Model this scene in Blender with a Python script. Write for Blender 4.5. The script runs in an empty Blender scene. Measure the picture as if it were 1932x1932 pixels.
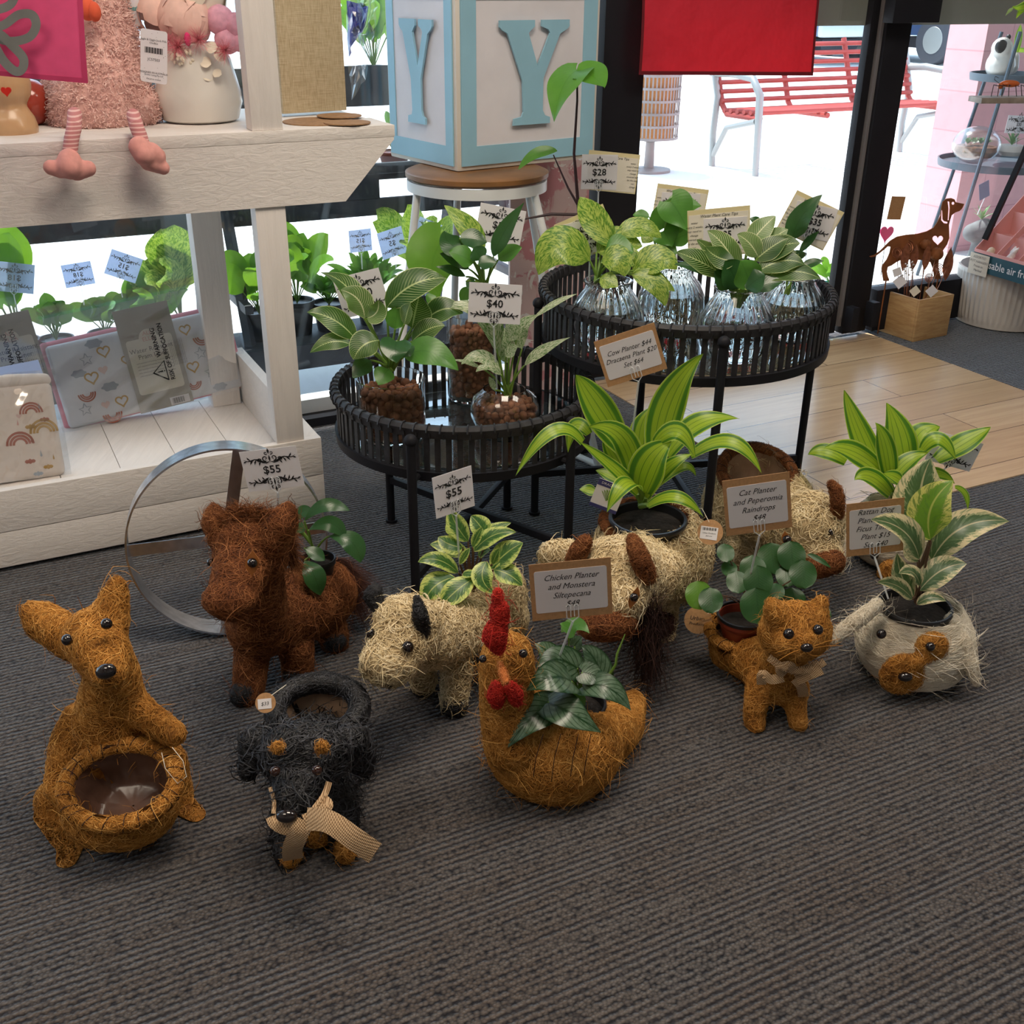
import bpy, bmesh, math, random
import numpy as np
from mathutils import Vector, Matrix
from mathutils.bvhtree import BVHTree
random.seed(7); RNG = np.random.default_rng(11)
S = bpy.context.scene
COL = S.collection
# ---------------------------------------------------------------- camera
FPX = 2050.0; PIT = math.radians(26.0); ROL = math.radians(0.5); CH = 1.3; AZ = math.radians(63)
_R0 = Vector((1, 0, 0)); CF = Vector((0, math.cos(PIT), -math.sin(PIT))); _U0 = Vector((0, math.sin(PIT), math.cos(PIT)))
CR = _R0*math.cos(ROL) + _U0*math.sin(ROL); CU = _U0*math.cos(ROL) - _R0*math.sin(ROL)
CO = Vector((0, 0, CH))
cam = bpy.data.cameras.new('camera'); camo = bpy.data.objects.new('camera', cam); COL.objects.link(camo)
cam.sensor_width = 36; cam.lens = 36*FPX/1932; cam.clip_start = .02; cam.clip_end = 300
m = Matrix((CR, CU, -CF)).transposed().to_4x4(); m.translation = CO; camo.matrix_world = m
S.camera = camo
# ---------------------------------------------------------------- world, sun, exposure
S.view_settings.view_transform = 'Standard'; S.view_settings.look = 'None'; S.view_settings.gamma = 1
S.view_settings.use_curve_mapping = False; S.view_settings.exposure = 0.0
w = bpy.data.worlds.new('sky'); S.world = w; w.use_nodes = True
bg = w.node_tree.nodes['Background']; bg.inputs[0].default_value = (.60, .79, 1, 1); bg.inputs[1].default_value = 3.0
AA = Vector((math.sin(AZ), math.cos(AZ), 0)); BB = Vector((-math.cos(AZ), math.sin(AZ), 0))
def W(a, b, z=0): return AA*a + BB*b + Vector((0, 0, z))
sl = bpy.data.lights.new('sun', 'SUN'); sl.energy = 9; sl.angle = .01; sl.color = (1, .96, .9)
so = bpy.data.objects.new('sun', sl); COL.objects.link(so)
so.rotation_euler = ((-(AA*-.35 + BB*1.0)).normalized()*.5 + Vector((0, 0, -1))).to_track_quat('-Z', 'Y').to_euler()
def area(name, loc, sx, sy, power, colr, target=None):
    l = bpy.data.lights.new(name, 'AREA'); l.shape = 'RECTANGLE'; l.size = sx; l.size_y = sy; l.energy = power; l.color = colr
    o = bpy.data.objects.new(name, l); COL.objects.link(o); o.location = loc
    d = (Vector(target)-Vector(loc)) if target else Vector((0, 0, -1))
    o.rotation_euler = d.to_track_quat('-Z', 'Y').to_euler(); return o
L_CEIL = area('ceiling_light', (.0, 1.55, 2.84), .9, .9, 40, (1, .86, .70))
L_CEIL2 = area('ceiling_light', (1.6, 1.9, 2.84), .9, .9, 26, (1, .90, .78))
L_CEIL3 = area('ceiling_light', (-1.3, .2, 2.84), .9, .9, 22, (1, .85, .68))
# ---------------------------------------------------------------- projection helpers (pixel rays -> metric points)
def ray(x, y): return CR*(x-966) + CU*(966-y) + CF*FPX
def FL(x, y, z=0.0):
    d = ray(x, y); return CO + d*((z-CH)/d.z)
def V(x, y, Y):
    d = ray(x, y); return CO + d*(Y/d.y)
def PB(x, y, b):
    d = ray(x, y); return CO + d*((b-CO.dot(BB))/d.dot(BB))
def mpp(P): return (Vector(P)-CO).dot(CF)/FPX     # metres per pixel at a point
# ---------------------------------------------------------------- object helpers
def link(o, parent=None):
    COL.objects.link(o)
    if parent is not None: o.parent = parent
    return o
def tag(o, label=None, cat=None, group=None, kind=None):
    if label: o['label'] = label
    if cat: o['category'] = cat
    if group: o['group'] = group
    if kind: o['kind'] = kind
    return o
def thing(name, label, cat, loc=(0, 0, 0), group=None):
    o = bpy.data.objects.new(name, None); COL.objects.link(o); o.location = loc; o.empty_display_size = .02
    return tag(o, label, cat, group)
class MB:
    """collects geometry in world space, builds one mesh object"""
    def __init__(s): s.v = []; s.f = []; s.uv = []; s.a = []; s.smooth = True
    def add(s, vs, fs, uvs=None, at=None):
        n = len(s.v); s.v += [tuple(p) for p in vs]; s.f += [tuple(i+n for i in q) for q in fs]
        s.uv += list(uvs) if uvs is not None else [(0, 0)]*len(vs)
        s.a += list(at) if at is not None else [.5]*len(vs)
        return s
    def box(s, c, sx, sy, sz, ax=None, ay=None, bev=0):
        """axis box, ax, ay horizontal axes (default world); c = centre"""
        X = Vector(ax) if ax is not None else Vector((1, 0, 0)); Y = Vector(ay) if ay is not None else Vector((-X.y, X.x, 0)); Z = X.cross(Y)
        c = Vector(c)
        bm = bmesh.new(); bmesh.ops.create_cube(bm, size=1)
        for q in bm.verts: q.co = Vector((q.co.x*sx, q.co.y*sy, q.co.z*sz))
        if bev: bmesh.ops.bevel(bm, geom=list(bm.edges), offset=bev, segments=2, affect='EDGES', profile=.6)
        vs = [c + X*q.co.x + Y*q.co.y + Z*q.co.z for q in bm.verts]; fs = [[v.index for v in f.verts] for f in bm.faces]
        bm.free(); return s.add(vs, fs)
    def prism(s, pts, n, th):
        """closed outline pts (world) extruded along n by th, centred"""
        n = Vector(n).normalized(); k = len(pts)
        vs = [Vector(p)+n*th/2 for p in pts] + [Vector(p)-n*th/2 for p in pts]
        fs = [list(range(k)), list(range(2*k-1, k-1, -1))] + [[i, i+k, (i+1) % k+k, (i+1) % k] for i in range(k)]
        return s.add(vs, fs)
    def tube(s, pts, r, n=8, cap=True, flat=1.0, nrm=None, at=None):
        pts = [Vector(p) for p in pts]; k = len(pts)
        rs = list(r) if hasattr(r, '__len__') else [r]*k
        up = Vector(nrm) if nrm is not None else Vector((0, 0, 1))
        vs = []; fs = []
        t0 = (pts[1]-pts[0]).normalized()
        if abs(t0.dot(up)) > .95 and nrm is None: up = Vector((1, 0, 0))
        sd = t0.cross(up).normalized()
        for i, p in enumerate(pts):
            t = (pts[min(i+1, k-1)]-pts[max(i-1, 0)]).normalized()
            sd = (sd - t*sd.dot(t)).normalized(); nn = sd.cross(t).normalized()
            for j in range(n):
                a = 2*math.pi*j/n; vs.append(p + sd*math.cos(a)*rs[i] + nn*math.sin(a)*rs[i]*flat)
        for i in range(k-1):
            for j in range(n): fs.append((i*n+j, (i+1)*n+j, (i+1)*n+(j+1) % n, i*n+(j+1) % n))
        if cap: fs.append(tuple(range(n))); fs.append(tuple(range(k*n-1, (k-1)*n-1, -1)))
        return s.add(vs, fs, at=[at]*len(vs) if at is not None else None)
    def lathe(s, prof, c=(0, 0, 0), n=40, axis=(0, 0, 1), ripple=None, close=False):
        c = Vector(c); Z = Vector(axis).normalized(); X = Z.orthogonal().normalized()
        if abs(Z.z) > .99: X = Vector((1, 0, 0))
        Y = Z.cross(X); vs = []; fs = []; k = len(prof)
        for i, (r, h) in enumerate(prof):
            for j in range(n):
                a = 2*math.pi*j/n; rr = r*(1+(ripple(a, i) if ripple else 0)); vs.append(c+X*math.cos(a)*rr+Y*math.sin(a)*rr+Z*h)
        for i in range(k-1):
            for j in range(n): fs.append((i*n+j, i*n+(j+1) % n, (i+1)*n+(j+1) % n, (i+1)*n+j))
        if prof[0] == prof[-1]: pass
        elif close:
            for j in range(n): fs.append(((k-1)*n+j, (k-1)*n+(j+1) % n, (j+1) % n, j))
        else:
            if prof[0][0] > 1e-5: fs.append(tuple(range(n-1, -1, -1)))
            if prof[-1][0] > 1e-5: fs.append(tuple(range((k-1)*n, k*n)))
        return s.add(vs, fs)
    def ball(s, c, r, n=14, sc=(1, 1, 1), rot=None):
        c = Vector(c); vs = []; fs = []; h = max(6, n*2//3)
        for i in range(h+1):
            th = math.pi*i/h
            for j in range(n):
                a = 2*math.pi*j/n; q = Vector((math.sin(th)*math.cos(a)*sc[0], math.sin(th)*math.sin(a)*sc[1], math.cos(th)*sc[2]))*r
                if rot is not None: q = rot @ q
                vs.append(c+q)
        for i in range(h):
            for j in range(n): fs.append((i*n+j, (i+1)*n+j, (i+1)*n+(j+1) % n, i*n+(j+1) % n))
        return s.add(vs, fs)
    def build(s, name, mat, parent=None, smooth=True, flat_angle=None):
        me = bpy.data.meshes.new(name); org = Vector((0, 0, 0))
        if parent is not None: org = getloc(parent)
        vs = np.array(s.v, dtype=np.float64)
        if parent is None:
            lo = vs.min(0); hi = vs.max(0); org = Vector(((lo[0]+hi[0])/2, (lo[1]+hi[1])/2, lo[2]))
        vs = vs-np.array(org)
        me.from_pydata(vs.tolist(), [], s.f)
        uvl = me.uv_layers.new(name='UVMap')
        li = np.zeros(len(me.loops), dtype=np.int32); me.loops.foreach_get('vertex_index', li)
        uvl.data.foreach_set('uv', np.array(s.uv, dtype=np.float32)[li].ravel())
        at = me.attributes.new('rnd', 'FLOAT', 'POINT'); at.data.foreach_set('value', np.array(s.a, dtype=np.float32))
        bm = bmesh.new(); bm.from_mesh(me)
        if not getattr(s, 'noweld', False): bmesh.ops.remove_doubles(bm, verts=bm.verts, dist=1e-6)
        if not getattr(s, 'openm', False): bmesh.ops.recalc_face_normals(bm, faces=bm.faces)
        bm.to_mesh(me); bm.free()
        if smooth:
            me.shade_smooth()
            if not getattr(s, 'openm', False): me.set_sharp_from_angle(angle=math.radians(38))
        me.materials.append(mat)
        o = bpy.data.objects.new(name, me); link(o, parent)
        if parent is None: o.location = org
        elif parent.type == 'MESH': pass
        return o
LOCS = {}
def getloc(o):
    p = Vector((0, 0, 0))
    while o is not None: p += o.location; o = o.parent
    return p
# ---------------------------------------------------------------- materials
def c4(c): return (c[0], c[1], c[2], 1)
def srgb(r, g, b):
    f = lambda x: ((x/255+.055)/1.055)**2.4 if x > 10 else x/255/12.92
    return (f(r), f(g), f(b))
class NT:
    def __init__(s, name):
        s.m = bpy.data.materials.new(name); s.m.use_nodes = True; s.t = s.m.node_tree; s.n = s.t.nodes
        s.p = s.n['Principled BSDF']; s.out = s.n['Material Output']
    def N(s, t, **k):
        n = s.n.new(t)
        for a, b in k.items():
            if isinstance(a, str) and hasattr(n, a): setattr(n, a, b)
        return n
    def L(s, a, b): s.t.links.new(a, b)
    def math(s, op, a, b=None, c=None):
        n = s.n.new('ShaderNodeMath'); n.operation = op
        for i, q in enumerate((a, b, c)):
            if q is None: continue
            if isinstance(q, (int, float)): n.inputs[i].default_value = q
            else: s.L(q, n.inputs[i])
        return n.outputs[0]
    def mix(s, f, a, b, bt='MIX'):
        n = s.n.new('ShaderNodeMixRGB'); n.blend_type = bt
        for i, q in enumerate((f, a, b)):
            if isinstance(q, (int, float)): n.inputs[i].default_value = q
            elif isinstance(q, tuple): n.inputs[i].default_value = c4(q)
            else: s.L(q, n.inputs[i])
        return n.outputs[0]
    def noise(s, sc, vec=None, det=3, rough=.5, dist=0):
        n = s.n.new('ShaderNodeTexNoise'); n.inputs['Scale'].default_value = sc; n.inputs['Detail'].default_value = det
        n.inputs['Roughness'].default_value = rough; n.inputs['Distortion'].default_value = dist
        if vec is not None: s.L(vec, n.inputs['Vector'])
        return n.outputs['Fac']
    def mapr(s, v, a, b, c=0, d=1):
        n = s.n.new('ShaderNodeMapRange'); s.L(v, n.inputs[0])
        for i, q in enumerate((a, b, c, d)): n.inputs[i+1].default_value = q
        return n.outputs[0]
    def obj(s): return s.n.new('ShaderNodeTexCoord').outputs['Object']
    def geo(s): return s.n.new('ShaderNodeNewGeometry').outputs['Position']
    def mapping(s, v, loc=(0, 0, 0), rot=(0, 0, 0), sc=(1, 1, 1)):
        n = s.n.new('ShaderNodeMapping'); s.L(v, n.inputs[0]); n.inputs[1].default_value = loc; n.inputs[2].default_value = rot; n.inputs[3].default_value = sc
        return n.outputs[0]
    def bump(s, h, st=.5, d=.002):
        n = s.n.new('ShaderNodeBump'); n.inputs['Strength'].default_value = st; n.inputs['Distance'].default_value = d
        s.L(h, n.inputs['Height']); s.L(n.outputs[0], s.p.inputs['Normal']); return n
    def col(s, c):
        if isinstance(c, tuple): s.p.inputs['Base Color'].default_value = c4(c)
        else: s.L(c, s.p.inputs['Base Color'])
        return s
    def set(s, **k):
        for a, b in k.items(): s.p.inputs[a.replace('_', ' ')].default_value = b
        return s
def simple(name, c, rough=.5, metal=0, spec=.5, noise=0, nscale=30, bump=0, **k):
    t = NT(name); t.set(Roughness=rough, Metallic=metal); t.p.inputs['Specular IOR Level'].default_value = spec
    if noise:
        nf = t.noise(nscale, t.obj(), 4); t.col(t.mix(t.mapr(nf, .3, .7), tuple(x*(1-noise) for x in c), tuple(min(1, x*(1+noise)) for x in c)))
        if bump: t.bump(nf, bump, .003)
    else: t.col(tuple(c))
    for a, b in k.items(): t.p.inputs[a.replace('_', ' ')].default_value = b
    return t.m
M = {}
# carpet
t = NT('carpet_loop_pile'); g = t.geo(); r = t.mapping(g, rot=(0, 0, -(math.pi/2-AZ)))
sep = t.N('ShaderNodeSeparateXYZ'); t.L(r, sep.inputs[0])
wob = t.noise(9, t.mapping(r, sc=(.6, 1, 1)), 2)
yy = t.math('ADD', sep.outputs[1], t.math('MULTIPLY', wob, .006))
st = t.math('SINE', t.math('MULTIPLY', yy, 2*math.pi/.0125))
band = t.noise(1.0, t.mapping(r, sc=(.7, 30, 1)), 3, .7)
loops = t.N('ShaderNodeTexVoronoi'); loops.inputs['Scale'].default_value = 1; t.L(t.mapping(r, sc=(160, 200, 1)), loops.inputs['Vector'])
h = t.math('ADD', t.math('MULTIPLY', st, t.mapr(band, .35, .65, .04, .55)), t.math('MULTIPLY', loops.outputs['Distance'], -.85))
big = t.noise(2.2, r, 3)
fac = t.mapr(h, -.8, .35)
c0 = t.mix(t.mapr(t.noise(3.2, t.mapping(r, sc=(1, 5, 1)), 3), .35, .7), (.200, .160, .132), (.225, .203, .188))
c1 = t.mix(fac, (.014, .014, .018), c0)
t.col(t.mix(t.math('MULTIPLY', t.mapr(band, .40, .72), .5), c1, (.07, .062, .064))); t.set(Roughness=.95); t.p.inputs['Specular IOR Level'].default_value = .12
t.bump(h, .85, .004); t.p.inputs['Sheen Weight'].default_value = .45; t.p.inputs['Sheen Roughness'].default_value = .4; t.p.inputs['Sheen Tint'].default_value = (.7, .85, 1, 1)
M['carpet'] = t.m
# timber laminate
t = NT('oak_laminate'); r = t.mapping(t.geo(), rot=(0, 0, -(math.pi/2-AZ)))
br = t.N('ShaderNodeTexBrick'); br.offset = .37; br.inputs['Scale'].default_value = 1; br.inputs['Brick Width'].default_value = 1.2; br.inputs['Row Height'].default_value = .19
br.inputs['Mortar Size'].default_value = .0018; br.inputs['Mortar Smooth'].default_value = 0; br.inputs['Color1'].default_value = c4((.56, .38, .21)); br.inputs['Color2'].default_value = c4((.66, .47, .28)); br.inputs['Mortar'].default_value = (.10, .06, .035, 1)
t.L(t.mapping(r, loc=(.3, .06, 0)), br.inputs['Vector'])
gr = t.noise(1, t.mapping(r, sc=(3, 45, 1)), 5, .6, .6)
t.col(t.mix(t.mapr(gr, .4, .75, 0, .55), br.outputs['Color'], (.40, .25, .14))); t.set(Roughness=.24); t.p.inputs['Specular IOR Level'].default_value = .9
M['oak'] = t.m
def whitewood(name, c=(.80, .745, .70), ax=(1, 1, 1)):
    t = NT(name); o = t.geo(); r = t.mapping(o, rot=(0, 0, -(math.pi/2-AZ)), sc=ax)
    gr = t.noise(1, r, 5, .65, 1.0); kn = t.noise(9, o, 2)
    t.col(t.mix(t.mapr(gr, .35, .8, 0, .5), c, tuple(x*.78 for x in c))); t.set(Roughness=.62)
    t.bump(t.math('ADD', gr, t.math('MULTIPLY', kn, .4)), .5, .004); return t.m
M['wwA'] = whitewood('white_painted_timber', ax=(5, 60, 90))
M['wwZ'] = whitewood('white_painted_post', ax=(70, 60, 5))
M['wwB'] = whitewood('white_painted_plank', ax=(60, 5, 60))
M['black'] = simple('black_powder_coat', (.016, .016, .020), .5, spec=.15)
M['blackm'] = simple('black_matte', (.02, .02, .022), .7, noise=.3)
M['rattan'] = simple('black_rattan', (.022, .021, .024), .5, noise=.4, nscale=60, bump=.3)
M['wmetal'] = simple('white_metal', (.75, .76, .76), .35)
M['steel'] = simple('brushed_steel', (.62, .63, .66), .26, 1, noise=.2, nscale=50)
def papermat(name, c, tr=.35):
    t = NT(name); t.col(c); t.set(Roughness=.65); tr_ = t.N('ShaderNodeBsdfTranslucent'); tr_.inputs[0].default_value = c4(c); mx = t.N('ShaderNodeMixShader'); mx.inputs[0].default_value = tr
    t.L(t.p.outputs[0], mx.inputs[1]); t.L(tr_.outputs[0], mx.inputs[2]); t.L(mx.outputs[0], t.out.inputs[0]); return t.m
M['paper'] = papermat('white_card', (.90, .87, .88), .25)
M['paperc'] = simple('cream_card', (.78, .72, .60), .65)
M['papery'] = papermat('yellow_card', (.86, .76, .46), .3)
M['kraft'] = simple('kraft_card', (.44, .24, .105), .75, noise=.12, nscale=200)
M['ink'] = simple('black_ink', (.012, .012, .014), .6)
M['inkg'] = simple('grey_ink', (.16, .15, .15), .7)
M['clearp'] = simple('clear_plastic', (.9, .93, .95), .12, Transmission_Weight=.0, Alpha=.42)
def thinglass(name, tint, refl=.1, rough=0.02, white=0.0):
    t = NT(name); tr = t.N('ShaderNodeBsdfTransparent'); tr.inputs[0].default_value = c4(tint); gl = t.N('ShaderNodeBsdfGlossy'); gl.inputs['Roughness'].default_value = rough
    fr = t.N('ShaderNodeLayerWeight'); mx = t.N('ShaderNodeMixShader')
    t.L(t.math('ADD', t.math('MULTIPLY', t.math('POWER', fr.outputs['Facing'], 4), .8), refl*.5), mx.inputs[0]); t.L(tr.outputs[0], mx.inputs[1]); t.L(gl.outputs[0], mx.inputs[2]); last = mx.outputs[0]
    if white:
        df = t.N('ShaderNodeBsdfDiffuse'); df.inputs[0].default_value = (.85, .87, .9, 1); m2 = t.N('ShaderNodeMixShader')
        t.L(t.mapr(t.noise(14, t.obj(), 5, .6, .5), .45, .8, 0, white), m2.inputs[0]); t.L(last, m2.inputs[1]); t.L(df.outputs[0], m2.inputs[2]); last = m2.outputs[0]
    t.L(last, t.out.inputs[0]); return t.m
M['winglass'] = thinglass('window_glass', (.93, .96, .97), .15, white=.05)
M['trayglass'] = thinglass('tray_glass', (.55, .62, .62), .6)
t = NT('clear_glass'); t.set(Roughness=0.0, IOR=1.45); t.p.inputs['Transmission Weight'].default_value = 1; t.col((.96, .99, .98)); M['glass'] = t.m
M['film'] = thinglass('clear_plastic_film', (.95, .96, .97), .5, .15, white=.10)
# ---------------------------------------------------------------- setting
def struct(o): o['kind'] = 'structure'; return o
def slab(name, a0, a1, b0, b1, z0, z1, mat, parent=None, bev=0):
    mb = MB(); mb.box(W((a0+a1)/2, (b0+b1)/2, (z0+z1)/2), abs(a1-a0), abs(b1-b0), abs(z1-z0), AA, BB, bev); return mb.build(name, mat, parent, smooth=bool(bev))
WB = 3.27
o = slab('floor', -3.2, 6.5, -2.5, WB+.05, -.08, 0, M['carpet']); struct(o)
o = slab('trim_1', 1.957, 3.3, 1.94, WB-.03, .0, .003, M['oak']); struct(o)
ceilm = simple('ceiling_paint', (.62, .60, .57), .9); wallm = simple('wall_paint', (.55, .50, .45), .9)
struct(slab('ceiling', -3.2, 6.5, -2.5, WB+.05, 2.9, 2.98, ceilm))
struct(slab('wall_back', -3.2, 6.5, -2.58, -2.5, 0, 2.9, wallm)); struct(slab('wall_left', -3.28, -3.2, -2.5, WB, 0, 2.9, wallm)); struct(slab('wall_right', 6.5, 6.58, -2.5, WB, 0, 2.9, wallm))
t = NT('paved_ground'); nf = t.noise(1.2, t.geo(), 4); t.col(t.mix(t.mapr(nf, .3, .7), (.70, .70, .70), (.82, .81, .79))); t.set(Roughness=.9); M['pave'] = t.m
struct(slab('ground', -14, 22, WB+.05, 34, -.16, -.03, M['pave']))
struct(slab('trim_2', -3.2, 6.5, WB+.02, WB+1.15, 2.62, 2.74, simple('awning_soffit', (.32, .31, .30), .8)))
# window wall frame
fr = MB()
fr.box(W(2.015, WB-.02, 1.46), .155, .12, 2.88, AA, BB, .004)          # column between window and door
struct(fr.build('trim_3', M['black'])); fr = MB()
fr.box(W(3.115, WB+.003, 1.45), .036, .035, 2.86, AA, BB, .003); fr.box(W(2.597, WB, .085), .998, .05, .17, AA, BB, .003); DOOR = struct(fr.build('door_1', M['black']))
fr = MB(); fr.box(W(3.209, WB-.018, 1.46), .122, .052, 2.88, AA, BB, .004); struct(fr.build('trim_4', M['black']))
fr = MB(); fr.box(W(4.9, WB-.01, .1), 3.2, .08, .17, AA, BB, .003); struct(fr.build('baseboard_right', M['black']))
fr = MB(); fr.box(W(-.63, WB-.01, .012), 5.14, .09, .035, AA, BB, .003); struct(fr.build('baseboard_left', M['black']))
fr = MB(); fr.box(W(-.63, WB+.03, .05), 5.14, .06, .05, AA, BB, .003); struct(fr.build('trim_5', M['wmetal']))
struct(slab('trim_6', -3.2, 6.5, WB-.06, WB+.05, 2.66, 2.9, M['black']))
silm = simple('silver_edge', (.35, .33, .33), .4, .5)
struct(slab('trim_7', 3.1345, 3.1465, WB-.03, WB+.015, .05, 2.6, silm))
struct(slab('window_1', -3.2, 1.94, WB+.028, WB+.034, .05, 2.66, M['winglass']))
struct(slab('window_2', 2.09, 3.10, WB+.008, WB+.014, .17, 2.62, M['winglass']))
struct(slab('window_3', 3.268, 6.5, WB+.008, WB+.014, .185, 2.66, M['winglass']))
frost = simple('beige_film', (.36, .335, .28), .6)
struct(slab('trim_8', 2.09, 3.10, WB+.0145, WB+.02, 1.168, 1.6, frost)); struct(slab('trim_9', 3.268, 6.5, WB+.0145, WB+.02, 1.168, 1.6, frost))
# ================================================================ shared builders: text, scrollwork, cards
_fc = {}
def txtmesh(s_, size, shear=0, align='CENTER', bold=0):
    c = bpy.data.curves.new('t', 'FONT'); c.body = s_; c.size = size; c.align_x = align; c.align_y = 'CENTER'; c.shear = shear; c.resolution_u = 2; c.offset = bold
    o = bpy.data.objects.new('t', c); COL.objects.link(o); dg = bpy.context.evaluated_depsgraph_get()
    me = o.evaluated_get(dg).to_mesh(); vs = [tuple(v.co) for v in me.vertices]; fs = [tuple(p.vertices) for p in me.polygons]
    o.evaluated_get(dg).to_mesh_clear(); bpy.data.objects.remove(o); bpy.data.curves.remove(c); return vs, fs
class Fr:
    """flat frame: origin, unit u (right), unit v (up), normal; w, h"""
    def __init__(s, TL, TR, BL):
        TL, TR, BL = Vector(TL), Vector(TR), Vector(BL)
        s.u = (TR-TL); s.w = s.u.length; s.u.normalize(); vv = TL-BL; vv -= s.u*vv.dot(s.u); s.h = vv.length; s.v = vv.normalized()
        s.n = s.u.cross(s.v).normalized(); s.c = TL + (TR-TL)/2 - (TL-BL)/2
        if s.n.dot(CO-s.c) < 0: s.nf = -s.n
        else: s.nf = s.n
    def p(s, x, y, z=0): return s.c + s.u*x + s.v*y + s.nf*z
def frpx(TL, TR, BL, Y, dr=0, db=0): return Fr(V(*TL, Y), V(*TR, Y+dr), V(*BL, Y+db))
def text_on(mb, fr, s_, x, y, size, shear=0, rot=0, z=.0012, align='CENTER', bold=0, mirror=False, sx=1):
    vs, fs = txtmesh(s_, size, shear, align, bold); ca, sa = math.cos(rot), math.sin(rot); out = []
    for q in vs:
        qx = q[0]*(-1 if mirror else 1)*sx; out.append(fr.p(x+qx*ca-q[1]*sa, y+qx*sa+q[1]*ca, z))
    mb.openm = True; mb.noweld = True; mb.add(out, fs)
def stroke(mb, fr, pts, ws, z=.0012):
    n = len(pts); vs = []; fs = []
    for i, (x, y) in enumerate(pts):
        a = pts[max(i-1, 0)]; b = pts[min(i+1, n-1)]; dx, dy = b[0]-a[0], b[1]-a[1]; l = math.hypot(dx, dy) or 1
        ww = ws[i] if hasattr(ws, '__len__') else ws
        vs += [fr.p(x-dy/l*ww, y+dx/l*ww, z), fr.p(x+dy/l*ww, y-dx/l*ww, z)]
    for i in range(n-1): fs.append((2*i, 2*i+1, 2*i+3, 2*i+2))
    mb.openm = True; mb.noweld = True; mb.add(vs, fs)
def scroll(mb, fr, cx, cy, w_, flip=1, mirror=1):
    """damask flourish: centre finial with paired spirals and leafy S curves"""
    k = w_/2
    def spiral(x, y, r0, a0, turns, sgn, w0):
        P = []; Wd = []
        for i in range(15):
            q = i/14; a = a0+sgn*turns*2*math.pi*q; r = r0*(1-q*.82); P.append((x+r*math.cos(a), y+r*math.sin(a))); Wd.append(w0*(1-.5*q))
        return P, Wd
    def put(P, Wd, sx): stroke(mb, fr, [(cx+sx*mirror*x*k, cy+flip*y*k) for x, y in P], [q*k for q in Wd])
    for sx in (-1, 1):
        put(*spiral(.16, .12, .12, -1.8, 1.1, 1, .026), sx)
        put(*spiral(.10, .33, .07, -2.2, 1.0, 1, .020), sx)
        put(*spiral(.40, .05, .09, 2.8, 1.0, -1, .022), sx)
        S_ = [(.03, -.02), (.14, -.06), (.27, -.02), (.42, .08), (.56, .12), (.70, .08), (.84, .07), (.98, .14)]
        put(S_, [.012, .03, .045, .038, .02, .026, .016, .004], sx)
        for bx, by, ex, ey in ((.50, .10, .60, -.10), (.62, .10, .76, -.06), (.34, .02, .44, -.14), (.72, .08, .84, .24), (.86, .08, 1.0, .02)):
            put([(bx, by), ((bx+ex)/2+.02, (by+ey)/2), (ex, ey)], [.008, .032, .002], sx)
    put([(0, .52), (0, .40), (0, .28)], [.002, .045, .002], 1); put([(0, .25), (0, .12), (0, -.06)], [.002, .04, .002], 1)
def holder(root, fr, x, foot, y0=None, double=True):
    """clear plastic clip on a stake reaching the point foot"""
    mb = MB(); yb = -fr.h/2 if y0 is None else y0
    j = fr.p(x, yb-.008)
    for s_ in ((-1, 1) if double else (0,)):
        mb.tube([j, fr.p(x+s_*.010, yb+.002, .003), fr.p(x+s_*.010, yb+.024, .003), fr.p(x+s_*.0065, yb+.027, .003), fr.p(x+s_*.003, yb+.024, .003), fr.p(x+s_*.003, yb+.004, .003)], .0011, 6)
    mb.tube([j, j+(Vector(foot)-j)*.5, foot], [.0022, .0022, .0018], 8)
    mb.build('holder', M['clearp'], root)
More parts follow.
